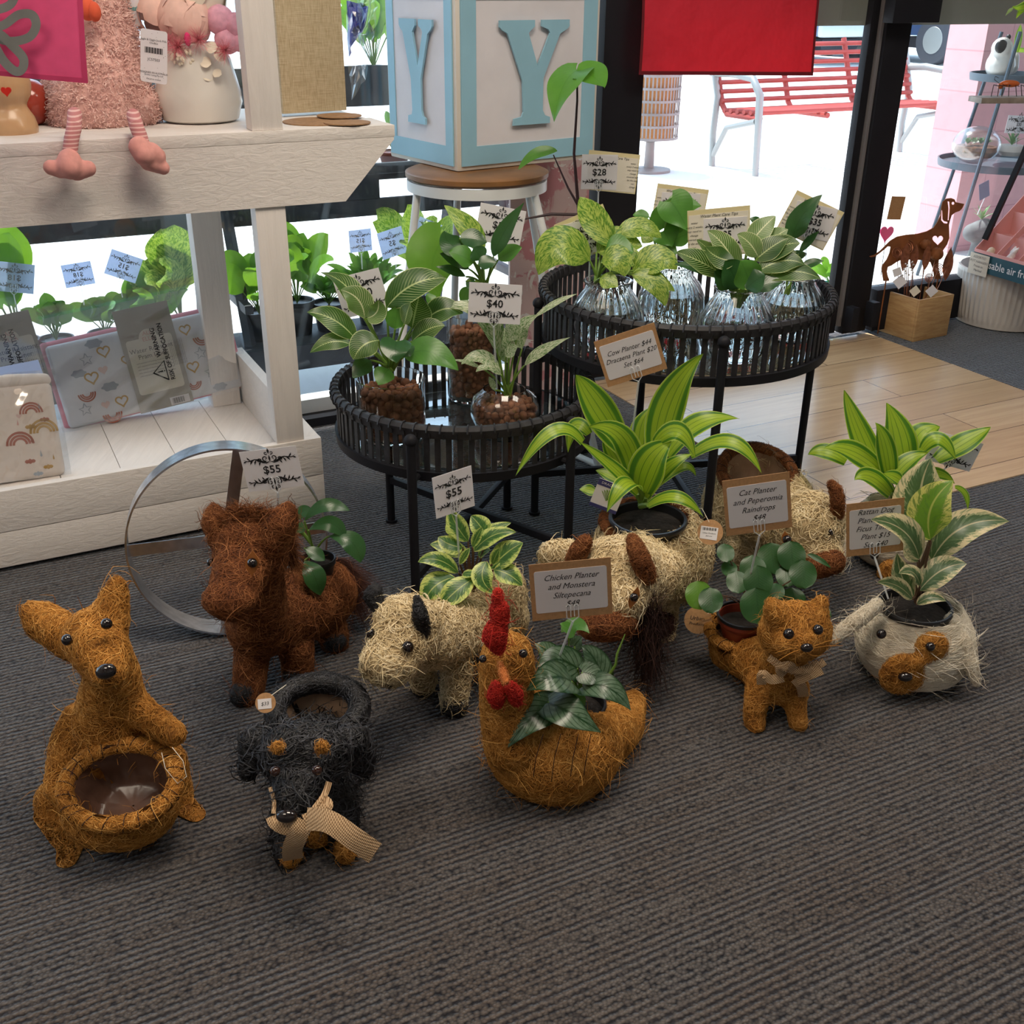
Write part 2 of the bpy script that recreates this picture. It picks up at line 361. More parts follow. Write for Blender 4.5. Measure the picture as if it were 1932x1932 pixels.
def price_card(label, fr, price, foot, px=0, tips=None, cat='price card', name='price_card', group=None, mirror=False, mat='paper', hold=True, fx=0, scale=1):
    bp = fr.c-fr.v*fr.h/2; root = thing(name, label, cat, foot if foot is not None else bp, group)
    if tips:
        mb = MB(); tx, ty, tw, th, rot = tips; ca, sa = math.cos(rot), math.sin(rot)
        P = [fr.p(tx+(a*tw/2)*ca-(b*th/2)*sa, ty+(a*tw/2)*sa+(b*th/2)*ca, -.0016) for a, b in ((-1, -1), (1, -1), (1, 1), (-1, 1))]
        mb.prism(P, fr.n, .0008); mb.build('care_card', M['papery'], root, smooth=False)
        mb = MB(); P = [fr.p(tx+(a*tw/2)*ca-(b*th/2)*sa, ty+(a*tw/2)*sa+(b*th/2)*ca, -.0006) for a, b in ((-.96, -.94), (.96, -.94), (.96, .80), (-.96, .80))]
        mb.prism(P, fr.n, .0004); mb.build('care_print', M['paperc'], root, smooth=False)
        mb = MB(); text_on(mb, fr, 'Water Plant Care Tips', tx-ty*0-math.sin(rot)*th*.36, ty+th*.36, th*.085, .3, rot, z=.0002)
        side = 1 if tx > 0 else -1
        for i, q in enumerate(('water', 'every 2 weeks', 'may need to', 'change', 'covered with', 'let the stem', 'rot', 'brings')):
            text_on(mb, fr, q, tx+side*tw*.40, ty+th*(.22-i*.085), th*.06, .3, rot, z=.0002)
        mb.build('care_lettering', M['ink'], root, smooth=False)
    mb = MB(); mb.prism([fr.p(-fr.w/2, -fr.h/2), fr.p(fr.w/2, -fr.h/2), fr.p(fr.w/2, fr.h/2), fr.p(-fr.w/2, fr.h/2)], fr.n, .0008)
    mb.build('card', M[mat], root, smooth=False)
    mb = MB(); mk = -1 if mirror else 1; zz = .0008
    for q in (1, -1): mb = MB(); scroll(mb, fr, fx, fr.h*(.21 if q > 0 else -.24), fr.w*.93*scale, q); mb.build('scrollwork', M['ink' if not mirror else 'inkg'], root, smooth=False)
    if price:
        mb = MB(); text_on(mb, fr, price, px, -fr.h*.01, fr.h*.27, 0, bold=.0004, mirror=mirror); mb.build('price', M['ink' if not mirror else 'inkg'], root, smooth=False)
    if hold and foot is not None: holder(root, fr, 0, foot)
    return root
def kraft_card(label, fr, lines, foot, size=None, hx=0, fx=None):
    root = thing('planter_card', label, 'sign card', foot)
    mb = MB(); mb.prism([fr.p(-fr.w/2, -fr.h/2), fr.p(fr.w/2, -fr.h/2), fr.p(fr.w/2, fr.h/2), fr.p(-fr.w/2, fr.h/2)], fr.n, .001); mb.build('backing', M['kraft'], root, smooth=False)
    mb = MB(); x_, y_ = fr.w*.445, fr.h*.37; r_ = .004; P = []
    for cx, cy, a0 in ((x_-r_, y_-r_, 0), (-x_+r_, y_-r_, 90), (-x_+r_, -y_+r_, 180), (x_-r_, -y_+r_, 270)):
        for i in range(5): a = math.radians(a0+i*22.5); P.append(fr.p(cx+r_*math.cos(a), cy+r_*math.sin(a), .0008))
    mb.prism(P, fr.n, .0006); mb.build('label', M['paper'], root, smooth=False)
    mb = MB(); n = len(lines); sz = size or fr.h*.142
    for i, l in enumerate(lines): text_on(mb, fr, l, 0, ((n-1)/2-i)*sz*1.12, sz, .42, z=.0014, sx=.92)
    mb.build('lettering', M['ink'], root, smooth=False); holder(root, fr, hx, foot); return root
# ================================================================ white display shelf on the left
sh = thing('display_shelf', 'whitewashed timber display shelf with a low tray below and a beam above', 'shelf', W(-.2, 3.0, 0))
SB = 2.615
def sl(name, a0, a1, b0, b1, z0, z1, mat, par, bev=.0015): return slab(name, a0, a1, b0, b1, z0, z1, M[mat], par, bev)
# lower tray: front boards, end, floor planks
sl('front_board', -1.2, .762, SB, SB+.022, .105, .21, 'wwA', sh); sl('front_board', -1.2, .762, SB+.001, SB+.022, .012, .1035, 'wwA', sh)
sl('end_board', .691, .762, SB+.0225, 3.14, .012, .209, 'wwB', sh)
for i in range(13):
    a = .689-i*.143; sl('floor_plank', a-.1415, a, SB+.0225, 3.12, .155, .178, 'wwB', sh, .0008)
sl('back_rail', -1.2, .69, 3.1205, 3.14, .012, .178, 'wwA', sh); sl('side_rail', .662, .69, 2.70, 3.12, .1785, .325, 'wwB', sh)
sl('post', .645, .718, SB+.006, SB+.055, .2105, .8135, 'wwZ', sh); sl('post', .575, .655, 3.05, 3.12, .1785, .9575, 'wwZ', sh)
sl('post', .655, .728, SB+.006, SB+.058, .9865, 1.75, 'wwZ', sh)
mb = MB(); z0 = .814; P = [(-1.2, z0), (.868, z0), (1.0, .952), (1.0, .958), (-1.2, .958)]
mb.prism([W(a, SB+.011, z) for a, z in P], BB, .022); mb.build('beam', M['wwA'], sh, smooth=False)
sl('shelf_board', -1.2, 1.003, SB, SB+.17, .9585, .986, 'wwA', sh); sl('shelf_board', -1.2, .99, SB+.172, 3.12, .9585, .986, 'wwA', sh)
# ================================================================ rattan plant stands
def stand(label, cx, cy, R, zr, zb, legs, bars, hw=.022):
    root = thing('plant_stand', label, 'plant stand', (cx, cy, 0)); mb = MB()
    def ring(r, z, rad, n=72, fl=1.0):
        P = [(cx+r*math.cos(2*math.pi*i/n), cy+r*math.sin(2*math.pi*i/n), z) for i in range(n+1)]; return P
    prof = [(R-.009, zr-.025), (R+.007, zr-.027), (R+.010, zr-.008), (R+.005, zr), (R-.008, zr-.001)]
    mb.lathe(prof+[prof[0]], (cx, cy, 0), 96); mb.build('rim', M['rattan'], root)
    mb = MB(); nb = int(2*math.pi*R/.028)
    for i in range(nb):          # cane binding wrapped round the rim
        a = 2*math.pi*i/nb; u = Vector((math.cos(a), math.sin(a), 0)); tt = Vector((-math.sin(a), math.cos(a), 0)); P = []
        for j in range(11):
            q = 2*math.pi*j/10; P.append(Vector((cx, cy, zr-.013)) + u*(R+.0+.0118*math.cos(q)) + Vector((0, 0, .0158*math.sin(q))) + tt*(j/10*.008))
        mb.tube(P, .0021, 4, cap=False)
    mb.build('cane_binding', M['rattan'], root)
    ns = int(2*math.pi*R/.0245)
    mb = MB()
    for i in range(ns):
        a = 2*math.pi*i/ns; u = Vector((math.cos(a), math.sin(a), 0)); tt = Vector((-u.y, u.x, 0))
        mb.box(Vector((cx, cy, (zr+zb)/2-.006)) + u*(R-.003), .005, .0125, zr-zb-.005, u, tt)
    mb.build('slats', M['rattan'], root, smooth=False)
    mb = MB(); pr = [(R-.012, zb-hw), (R+.004, zb-hw), (R+.006, zb), (R-.010, zb)]; mb.lathe(pr+[pr[0]], (cx, cy, 0), 96); mb.build('base_ring', M['black'], root)
    mb = MB(); mb.lathe([(0.0, zb), (R-.013, zb), (R-.013, zb+.005), (0.0, zb+.005)], (cx, cy, 0), 80); mb.build('glass_tray', M['trayglass'], root)
    for (x, y, zt, ballf) in legs:
        mb = MB(); mb.tube([(x, y, .001), (x, y, .008)], .0155, 16); mb.tube([(x, y, .004), (x, y, zt)], .0105, 14)
        if ballf: mb.ball((x, y, zt+.008), .0145, 16)
        u = Vector((cx-x, cy-y, 0)); d = u.length; u.normalize()
        if d > R: mb.tube([(x, y, zb-hw/2), Vector((x, y, zb-hw/2))+u*(d-R+.012)], .007, 8)
        mb.build('leg', M['black'], root)
    for p, q in bars:
        mb = MB(); P, Q = Vector(p), Vector(q); d = (Q-P); ln = d.length; d.normalize(); mb.box((P+Q)/2, ln, .014, .018, d, Vector((-d.y, d.x, 0)).normalized() if abs(d.z) < .01 else None, .001); mb.build('crossbar', M['black'], root)
    return root
S1 = (-.118, 2.45, .302, .452, .345); S2 = (.431, 2.69, .357, .622, .503)
l1 = [(-.215, 2.122, .422, True), (-.322, 2.600, .326, False), (-.014, 2.685, .326, False), (.130, 2.235, .422, True)]
stand('low round black rattan plant stand with a slatted rim and three glass vases', *S1, l1, [((l1[0][0], l1[0][1], .10), (l1[2][0], l1[2][1], .10)), ((l1[1][0], l1[1][1], .125), (l1[3][0], l1[3][1], .125))])
l2 = [(.462, 2.308, .585, True), (.061, 2.655, .575, True), (.795, 2.78, .48, False), (.372, 2.99, .48, False)]
stand('tall round black rattan plant stand carrying four ribbed glass vases by the door', *S2, l2, [((l2[1][0], l2[1][1], .12), (l2[2][0], l2[2][1], .12)), ((l2[0][0], l2[0][1], .145), (l2[3][0], l2[3][1], .145))])
# ================================================================ stool and alphabet block
P0 = PB(900, 322, 2.95); sx_, sy_ = P0.x, P0.y; zs = P0.z
st_ = thing('bar_stool', 'white metal bar stool with a round wooden seat under the big blue letter block', 'stool', (sx_, sy_, 0))
seatm = simple('brown_wood_seat', (.23, .105, .035), .4, noise=.25, nscale=14)
mb = MB(); R_ = .207; mb.lathe([(0, zs-.020), (R_-.012, zs-.020), (R_, zs-.012), (R_, zs), (R_-.012, zs+.005), (0, zs+.005)], (sx_, sy_, 0), 56); mb.build('seat', seatm, st_)
mb = MB(); pr = [(R_-.012, zs-.05), (R_-.004, zs-.05), (R_-.004, zs-.021), (R_-.012, zs-.021)]; mb.lathe(pr+[pr[0]], (sx_, sy_, 0), 56); mb.build('seat_ring', M['wmetal'], st_)
feet = [FL(735, 880), FL(1128, 885), (sx_-.1, sy_+.27, 0), (sx_+.28, sy_+.1, 0)]
for a_, ft in zip((208, -30, 110, 40), feet):
    a_ = math.radians(a_); tp = Vector((sx_+math.cos(a_)*(R_-.02), sy_+math.sin(a_)*(R_-.02), zs-.035)); ft = Vector(ft); ft.z = .013
    mb = MB(); mb.tube([tp, tp+(ft-tp)*.5, ft], .0115, 12); mb.ball(ft, .0125, 10); mb.build('leg', M['wmetal'], st_)
mb = MB(); f_ = [Vector(q) for q in feet]
for q in f_: q.z = .012
mb.tube([f_[0], f_[0]+(f_[1]-f_[0])*.12], .010, 10); mb.build('foot_bar', M['wmetal'], st_); mb = MB(); mb.tube([f_[1]+(f_[2]-f_[1])*.25, f_[1]], .010, 10); mb.build('foot_bar', M['wmetal'], st_)
zb_ = zs+.0055
cor = V(863, 326, 1); c0 = FL(863, 325, zb_); cl = FL(733, 290, zb_); cr = FL(1122, 298, zb_)
ul = (cl-c0); ul.z = 0; ur = (cr-c0); ur.z = 0; LS = .315
ur = ur.normalized(); ul = Vector((-ur.y, ur.x, 0))
if ul.dot(cl-c0) < 0: ul = -ul
wr_ = (cr-c0).length; ctr = c0 + ur*wr_/2 + ul*wr_/2
bk = thing('alphabet_block', 'large pale blue baby block with cut-out letter Y standing on the bar stool', 'decoration block', (ctr.x, ctr.y, zb_))
bluem = simple('pale_blue_card', (.28, .50, .62), .55, noise=.05, nscale=6); cream = simple('cream_painted_edge', (.66, .60, .53), .6); whit = simple('white_paper_panel', (.68, .65, .68), .75, noise=.05, nscale=9, bump=.1)
hB = wr_*1.0
def pxx(P): q = Vector(P)-CO; return 966+FPX*q.dot(CR)/q.dot(CF)
wl_ = wr_
while pxx(c0+ul*wl_) < 736: wl_ -= .002
ctr = c0 + ur*wr_/2 + ul*wl_/2
mb = MB(); mb.box(ctr+Vector((0, 0, hB/2)), wr_, wl_, hB, ur, Vector((-ur.y, ur.x, 0)), .008); mb.build('box', cream, bk)
def face(org, u, nrm, w_, lab):
    F_ = Fr(org+u*.0+Vector((0, 0, hB)), org+u*w_+Vector((0, 0, hB)), org); F_.nf = nrm
    bw = .038 if w_ > .2 else .038; mb = MB()
    mw, mh = F_.w/2-.014, F_.h/2-.014; iw, ih = mw-.05*(F_.w/wr_), mh-.052; zf = .0012
    def rect(mb, x0, x1, y0, y1, z, th): mb.prism([F_.p(x0, y0, z), F_.p(x1, y0, z), F_.p(x1, y1, z), F_.p(x0, y1, z)], F_.n, th)
    mb = MB(); rect(mb, -iw-.004, iw+.004, -ih-.004, ih+.004, .0012, .0016); mb.build('panel', whit, bk, smooth=False)
    mb = MB(); rect(mb, -mw, mw, ih, mh, .0025, .0045); rect(mb, -mw, mw, -mh, -ih, .0025, .0045); rect(mb, -mw, -iw, -ih, ih, .0025, .0045); rect(mb, iw, mw, -ih, ih, .0025, .0045)
    mb.build('border', bluem, bk, smooth=False)
    k = ih*.74; a = iw*.80; pts = [(-.78, .98), (-.78, .86), (-.72, .80), (-.60, .74), (-.25, -.15), (-.22, -.75), (-.26, -.84), (-.44, -.87), (-.46, -1.0), (.42, -1.0), (.42, -.88), (.30, -.84), (.24, -.74), (.24, -.12), (.62, .72), (.78, .80), (.84, .86), (.84, .98), (.18, .98), (.18, .86), (.34, .80), (.38, .74), (.10, .12), (-.12, .74), (-.06, .80), (.02, .86), (.02, .98)]
    mb = MB(); mb.prism([F_.p(x*a, y*k, .012) for x, y in pts], F_.n, .006); mb.build('letter', bluem, bk, smooth=False)
nr = Vector((ur.y, -ur.x, 0));
if nr.dot(CO-ctr) < 0: nr = -nr
nl = Vector((ul.y, -ul.x, 0))
if nl.dot(CO-ctr) < 0: nl = -nl
face(c0, ur, nr, wr_, 'r'); face(c0+ul*wl_, -ul, nl, wl_, 'l')
# ================================================================ fibre-covered planters
def fibmat(name, dark, mid, light, rough=.8, spec=.25):
    t = NT(name); a = t.N('ShaderNodeAttribute'); a.attribute_name = 'rnd'
    n = t.noise(22, t.geo(), 3); rp = t.N('ShaderNodeValToRGB'); e = rp.color_ramp.elements
    e[0].position = 0; e[0].color = c4(dark); e[1].position = 1; e[1].color = c4(light); q = e.new(.5); q.color = c4(mid)
    t.L(t.math('ADD', t.math('MULTIPLY', a.outputs['Fac'], .8), t.mapr(n, .3, .7, -.05, .25)), rp.inputs[0]); t.col(rp.outputs[0])
    t.set(Roughness=rough); t.p.inputs['Specular IOR Level'].default_value = spec; return t.m
M['coir'] = fibmat('golden_coir', (.12, .042, .007), (.50, .21, .036), (.86, .48, .14))
M['coir2'] = fibmat('brown_coir', (.05, .015, .006), (.21, .070, .022), (.48, .20, .075))
M['straw'] = fibmat('cream_straw', (.25, .17, .08), (.74, .58, .33), (.97, .85, .60))
M['sisal'] = fibmat('white_sisal', (.48, .39, .27), (.84, .75, .60), (.97, .92, .80))
M['bfib'] = fibmat('black_fibre', (.004, .004, .005), (.014, .014, .017), (.085, .088, .105), .5, .5)
M['rfib'] = fibmat('red_fibre', (.20, .008, .006), (.52, .022, .014), (.74, .07, .04))
M['orfib'] = fibmat('orange_fibre', (.45, .12, .03), (.75, .26, .07), (.85, .40, .15))
M['twig'] = fibmat('dark_twiggy_fibre', (.008, .004, .004), (.035, .016, .013), (.11, .055, .045))
M['hair'] = fibmat('dark_brown_hair', (.025, .010, .008), (.08, .030, .022), (.18, .075, .05))
M['eye'] = simple('glossy_black_bead', (.010, .006, .006), .06, Coat_Weight=.6)
M['felt'] = simple('tan_felt', (.45, .16, .035), .9)
M['liner'] = simple('brown_plastic_liner', (.135, .070, .048), .25, noise=.4, nscale=14, bump=.4)
M['liner2'] = simple('tan_plastic_liner', (.36, .24, .16), .25, noise=.3, nscale=14, bump=.4)
M['thread'] = simple('dark_thread', (.03, .012, .006), .7)
M['soil'] = simple('dark_potting_soil', (.016, .012, .010), .95, noise=.6, nscale=120, bump=1)
M['potblk'] = simple('black_plastic_pot', (.014, .014, .016), .35)
t = NT('hessian_ribbon'); n1 = t.math('SINE', t.math('MULTIPLY', t.N('ShaderNodeSeparateXYZ').outputs[0], 1)); sx9 = t.N('ShaderNodeSeparateXYZ'); t.L(t.geo(), sx9.inputs[0])
wv_ = t.math('ADD', t.math('SINE', t.math('MULTIPLY', t.math('ADD', sx9.outputs[0], sx9.outputs[2]), 1500)), t.math('SINE', t.math('MULTIPLY', t.math('SUBTRACT', sx9.outputs[0], sx9.outputs[2]), 1500)))
t.col(t.mix(t.mapr(t.math('ADD', wv_, t.noise(250, t.geo(), 3)), -.9, 1.2), (.22, .12, .05), (.62, .42, .24))); t.set(Roughness=.9); t.bump(wv_, .4, .001); M['burlap'] = t.m
def cap(bm, p, r, q=None, r2=None, n=16, m=8):
    """sphere or rounded cone into bm"""
    if q is None:
        bmesh.ops.create_uvsphere(bm, u_segments=n, v_segments=m, radius=r, matrix=Matrix.Translation(p)); return
    d = (q-p); L_ = d.length; k = max(2, int(L_/min(r, r2)*2.2))
    for i in range(k+1):
        f = i/k; bmesh.ops.create_uvsphere(bm, u_segments=n, v_segments=m, radius=r*(1-f)+r2*f, matrix=Matrix.Translation(p+d*f))
def G(spec):
    """(px, py, Y, r_px) -> point, radius in metres"""
    P = V(spec[0], spec[1], spec[2]); return P, spec[3]*mpp(P)
def blobmesh(name, blobs, voxel=.006, smooth=6, cut=None):
    bm = bmesh.new()
    for b in blobs:
        if b[0] == 'c':      # chain
            pts = [G(q) for q in b[1:]]
            for (p, r), (q, r2) in zip(pts, pts[1:]): cap(bm, p, r, q, r2)
        elif b[0] == 'C':    # chain in metres: (Vector, r)
            pts = b[1:]
            for (p, r), (q, r2) in zip(pts, pts[1:]): cap(bm, Vector(p), r, Vector(q), r2)
        elif b[0] == 'e':    # ellipsoid: centre (px,py,Y), radii px: across, depth, up; optional rotation about z (deg), tilt
            P = V(*b[1][:3]); s_ = mpp(P); rx, ry, rz = [q*s_ for q in b[2]]
            R_ = Matrix.Rotation(math.radians(b[3]), 4, 'Z') if len(b) > 3 else Matrix.Identity(4)
            if len(b) > 4: R_ = R_ @ Matrix.Rotation(math.radians(b[4]), 4, 'Y')
            if len(b) > 5: R_ = R_ @ Matrix.Rotation(math.radians(b[5]), 4, 'X')
            bmesh.ops.create_uvsphere(bm, u_segments=28, v_segments=18, radius=1, matrix=Matrix.Translation(P) @ R_ @ Matrix.Diagonal((rx, ry, rz, 1)))
    me = bpy.data.meshes.new('tmp'); bm.to_mesh(me); bm.free(); o = bpy.data.objects.new('tmp', me); COL.objects.link(o)
    md = o.modifiers.new('r', 'REMESH'); md.mode = 'VOXEL'; md.voxel_size = voxel
    if cut:
        for (c, rt, dirv, dep, sq) in cut:      # hollow: subtract a tapering cup that also clears what bulges above it
            z = Vector(dirv).normalized(); X = Vector((1, 0, 0)); X = (X-z*X.dot(z)).normalized(); Y_ = z.cross(X); vs_ = []; n_ = 32
            for f_, h_ in ((.72, -dep), (1, 0), (1, .09)):
                for j in range(n_): a = 2*math.pi*j/n_; vs_.append(Vector(c)+X*math.cos(a)*rt*f_+Y_*math.sin(a)*rt*f_*sq+z*h_)
            fs_ = [tuple(range(n_-1, -1, -1)), tuple(range(2*n_, 3*n_))]+[(k_*n_+j, k_*n_+(j+1) % n_, (k_+1)*n_+(j+1) % n_, (k_+1)*n_+j) for k_ in (0, 1) for j in range(n_)]
            m2 = bpy.data.meshes.new('c'); m2.from_pydata(vs_, [], fs_); oc = bpy.data.objects.new('c', m2); COL.objects.link(oc)
            bo = o.modifiers.new('b', 'BOOLEAN'); bo.operation = 'DIFFERENCE'; bo.object = oc; bo.solver = 'EXACT'
        md2 = o.modifiers.new('r2', 'REMESH'); md2.mode = 'VOXEL'; md2.voxel_size = voxel
    sm = o.modifiers.new('s', 'SMOOTH'); sm.factor = .5; sm.iterations = smooth
    dg = bpy.context.evaluated_depsgraph_get(); ev = o.evaluated_get(dg); me2 = bpy.data.meshes.new_from_object(ev)
    for x in list(COL.objects):
        if x.name.startswith('tmp') or x.name == 'c' or x.name.startswith('c.'): bpy.data.objects.remove(x)
    n = len(me2.vertices); vs = np.zeros(n*3); me2.vertices.foreach_get('co', vs); vs = vs.reshape(-1, 3); vs[:, 2] = np.maximum(vs[:, 2], .0015)
    fs = [tuple(p.vertices) for p in me2.polygons]; bpy.data.meshes.remove(me2)
    return vs, fs
def fibres(vs, fs, n, length, width, lift=.0022, curl=.62, dirf=None, loose=.04, seg=6, zmin=.002, mask=None):
    """thin curved strands laid on a surface"""
    V_ = np.asarray(vs); tri = []
    for f in fs:
        tri.append(f[:3])
        if len(f) == 4: tri.append((f[0], f[2], f[3]))
    T = np.array(tri); A_, B_, C_ = V_[T[:, 0]], V_[T[:, 1]], V_[T[:, 2]]; nn = np.cross(B_-A_, C_-A_); ar = np.linalg.norm(nn, axis=1)
    pick = RNG.choice(len(T), n, p=ar/ar.sum()); u = RNG.random(n); v = RNG.random(n); sw = u+v > 1; u[sw] = 1-u[sw]; v[sw] = 1-v[sw]
    P = A_[pick]+(B_-A_)[pick]*u[:, None]+(C_-A_)[pick]*v[:, None]; N_ = nn[pick]/np.maximum(ar[pick], 1e-12)[:, None]
    bvh = BVHTree.FromPolygons([tuple(q) for q in V_], fs)
    OV = []; OF = []; OA = []
    for i in range(n):
        p = Vector(P[i]); nr = Vector(N_[i])
        if mask and not mask(p): continue
        if dirf is not None:
            d = dirf(p, nr)+Vector(RNG.normal(size=3)*.28)
        else: d = Vector(RNG.normal(size=3))
        d = (d-nr*d.dot(nr));
        if d.length < 1e-4: continue
        d.normalize(); L_ = length*RNG.uniform(.5, 1.3); st = L_/seg; cu = RNG.normal()*curl; lo = RNG.random() < loose
        h0 = lift*RNG.uniform(.2, 1.3); wd = width*RNG.uniform(.6, 1.25)*.5; col = float(np.clip(RNG.normal(.5, .24), 0, 1)); base = len(OV)
        q = p.copy(); ok = True; off = 0
        for k in range(seg+1):
            loc, n2, _, _ = bvh.find_nearest(q)
            if loc is None: ok = False; break
            if (q-loc).dot(n2) < 0 and False: pass
            if k: nr = n2
            off = h0*(1+.6*math.sin(k*1.9+i)) + (lo*(k/seg)**1.6*L_*.45)
            c = loc+nr*off; c.z = max(c.z, zmin); sd = d.cross(nr).normalized(); ww = wd*(1-.65*abs(2*k/seg-1)**3)
            OV.append(c+sd*ww); OV.append(c-sd*ww); OV.append(c+nr*ww*1.1)
            d = (d-nr*d.dot(nr)).normalized(); d = (d+sd*cu*.5).normalized(); q = loc+d*st
        if not ok: OV = OV[:base]; continue
        OA += [col]*(3*(seg+1))
        for k in range(seg):
            a = base+3*k; OF += [(a, a+2, a+5, a+3), (a+2, a+1, a+4, a+5)]
    return [tuple(q) for q in OV], OF, OA
def fur(name, blobs, mat, parent, n=4000, length=.05, width=.0011, voxel=.006, smooth=6, cut=None, **k):
    vs, fs = blobmesh(name, blobs, voxel, smooth, cut)
    if cut:
        def ok(p):
            for (c, rt, dirv, dep, sq) in cut:
                z = Vector(dirv).normalized(); q = p-Vector(c); h_ = q.dot(z); q -= z*h_
                rr = rt*(1.02 if h_ > 0 else 1.0+.28*h_/dep)
                if q.length < rr and -dep*1.05 < h_ < .1 and abs(q.y) < rr*sq*1.05: return False
            return True
        k['mask'] = ok
    ov, of, oa = fibres(vs, fs, n, length, width, **k)
    mb = MB(); mb.openm = True; mb.noweld = True; mb.add([tuple(q) for q in vs], fs, at=list(RNG.uniform(.0, .30, len(vs)))); mb.add(ov, of, at=oa)
    return mb.build(name, M[mat] if isinstance(mat, str) else mat, parent)
def strands(name, roots, mat, parent, width=.0012, seg=6):
    """roots: list of (p0, dir, length, bend vector)"""
    mb = MB(); mb.openm = True; mb.noweld = True; OV = []; OF = []; OA = []
    for p, d, L_, bend in roots:
        base = len(OV); p = Vector(p); d = Vector(d).normalized(); col = float(RNG.uniform(0, 1)); sd = d.cross(Vector(RNG.normal(size=3))).normalized(); up = sd.cross(d)
        for k in range(seg+1):
            f = k/seg; c = p+d*L_*f+Vector(bend)*f*f+sd*math.sin(f*7+col*9)*L_*.05; c.z = max(c.z, .002); ww = width*.5*(1-.7*f)
            OV += [c+sd*ww, c-sd*ww, c+up*ww]
        OA += [col]*(3*(seg+1))
        for k in range(seg):
            a = base+3*k; OF += [(a, a+2, a+5, a+3), (a+2, a+1, a+4, a+5)]
    mb.add(OV, OF, at=OA); return mb.build(name, M[mat], parent)
def bead(name, px, py, Y, rpx, parent, mat='eye', sc=(1, 1, 1), rot=None):
    P = V(px, py, Y); mb = MB(); mb.ball(P, rpx*mpp(P), 20, sc, rot); return mb.build(name, M[mat], parent)
def opening(parent, c, r, n=(0, 0, 1), dep=.07, mat='liner', rimr=.011, rimmat='coir', squash=1.0, stitches=0, rot=0, bulge=.8, wr=.0012):
    """planter mouth: rolled rim, stitched, with a folded plastic liner inside"""
    c = Vector(c); z = Vector(n).normalized(); X = Vector((1, 0, 0)); X = (X-z*X.dot(z)).normalized(); X = Matrix.Rotation(rot, 3, z) @ X; Y_ = z.cross(X)
    def rp(a, rr): return c+X*math.cos(a)*rr+Y_*math.sin(a)*rr*squash
    if rimr:
        seg = 44; vs = []; fs = []; k = 10
        for i in range(seg):
            a = 2*math.pi*i/seg; o_ = rp(a, r); u = (rp(a, r+1)-rp(a, r)).normalized()
            for j in range(k): q = 2*math.pi*j/k; vs.append(o_+u*math.cos(q)*rimr+z*math.sin(q)*rimr*bulge)
        for i in range(seg):
            for j in range(k): fs.append((i*k+j, ((i+1) % seg)*k+j, ((i+1) % seg)*k+(j+1) % k, i*k+(j+1) % k))
        tang = lambda p, nr: z.cross(p-c)
        ov, of, oa = fibres(vs, fs, int(2*math.pi*r*rimr*2e5), .045, wr, dirf=tang, lift=.0018)
        mb = MB(); mb.openm = True; mb.noweld = True; mb.add(vs, fs, at=[.3]*len(vs)); mb.add(ov, of, at=oa); mb.build('rim', M[rimmat], parent)
        if stitches:
            mb = MB()
            for i in range(stitches):
                a = 2*math.pi*i/stitches+random.uniform(-.05, .05); P = []
                for j in range(13):
                    q = math.pi*(-.35+1.9*j/12)-.3; P.append(rp(a+j*.016, r)+(rp(a, r+1)-rp(a, r)).normalized()*math.cos(q)*(rimr+.0022)+z*math.sin(q)*(rimr*bulge+.0022))
                mb.tube(P, .0007, 5)
            mb.build('stitching', M['thread'], parent)
    mb = MB(); mb.openm = True; nn = 60; rt = (r-rimr*.3)/r; prof = [(1.0-rimr/r*.6 if rimr else 1, .010), (rt*.94, -.006), (rt*.80, -dep*.5), (rt*.68, -dep*.88), (.5, -dep*.93), (0.02, -dep*.93)]; vs = []; fs = []
    for i, (f, h_) in enumerate(prof):
        for j in range(nn):
            a = 2*math.pi*j/nn; wv = .055*math.sin(a*5+i*.9)+.045*math.sin(a*9+1.3*i+2)+.03*math.sin(a*17+i*2)
            vs.append(rp(a, r*f*(1+(wv*1.15 if 0 < i < 5 else wv*.25)))+z*(h_+(.006*math.sin(a*7+1)+.003*math.sin(a*13) if i == 0 else 0)))
    for i in range(len(prof)-1):
        for j in range(nn): fs.append((i*nn+j, i*nn+(j+1) % nn, (i+1)*nn+(j+1) % nn, (i+1)*nn+j))
    mb.add(vs, fs); mb.build('liner', M[mat], parent)
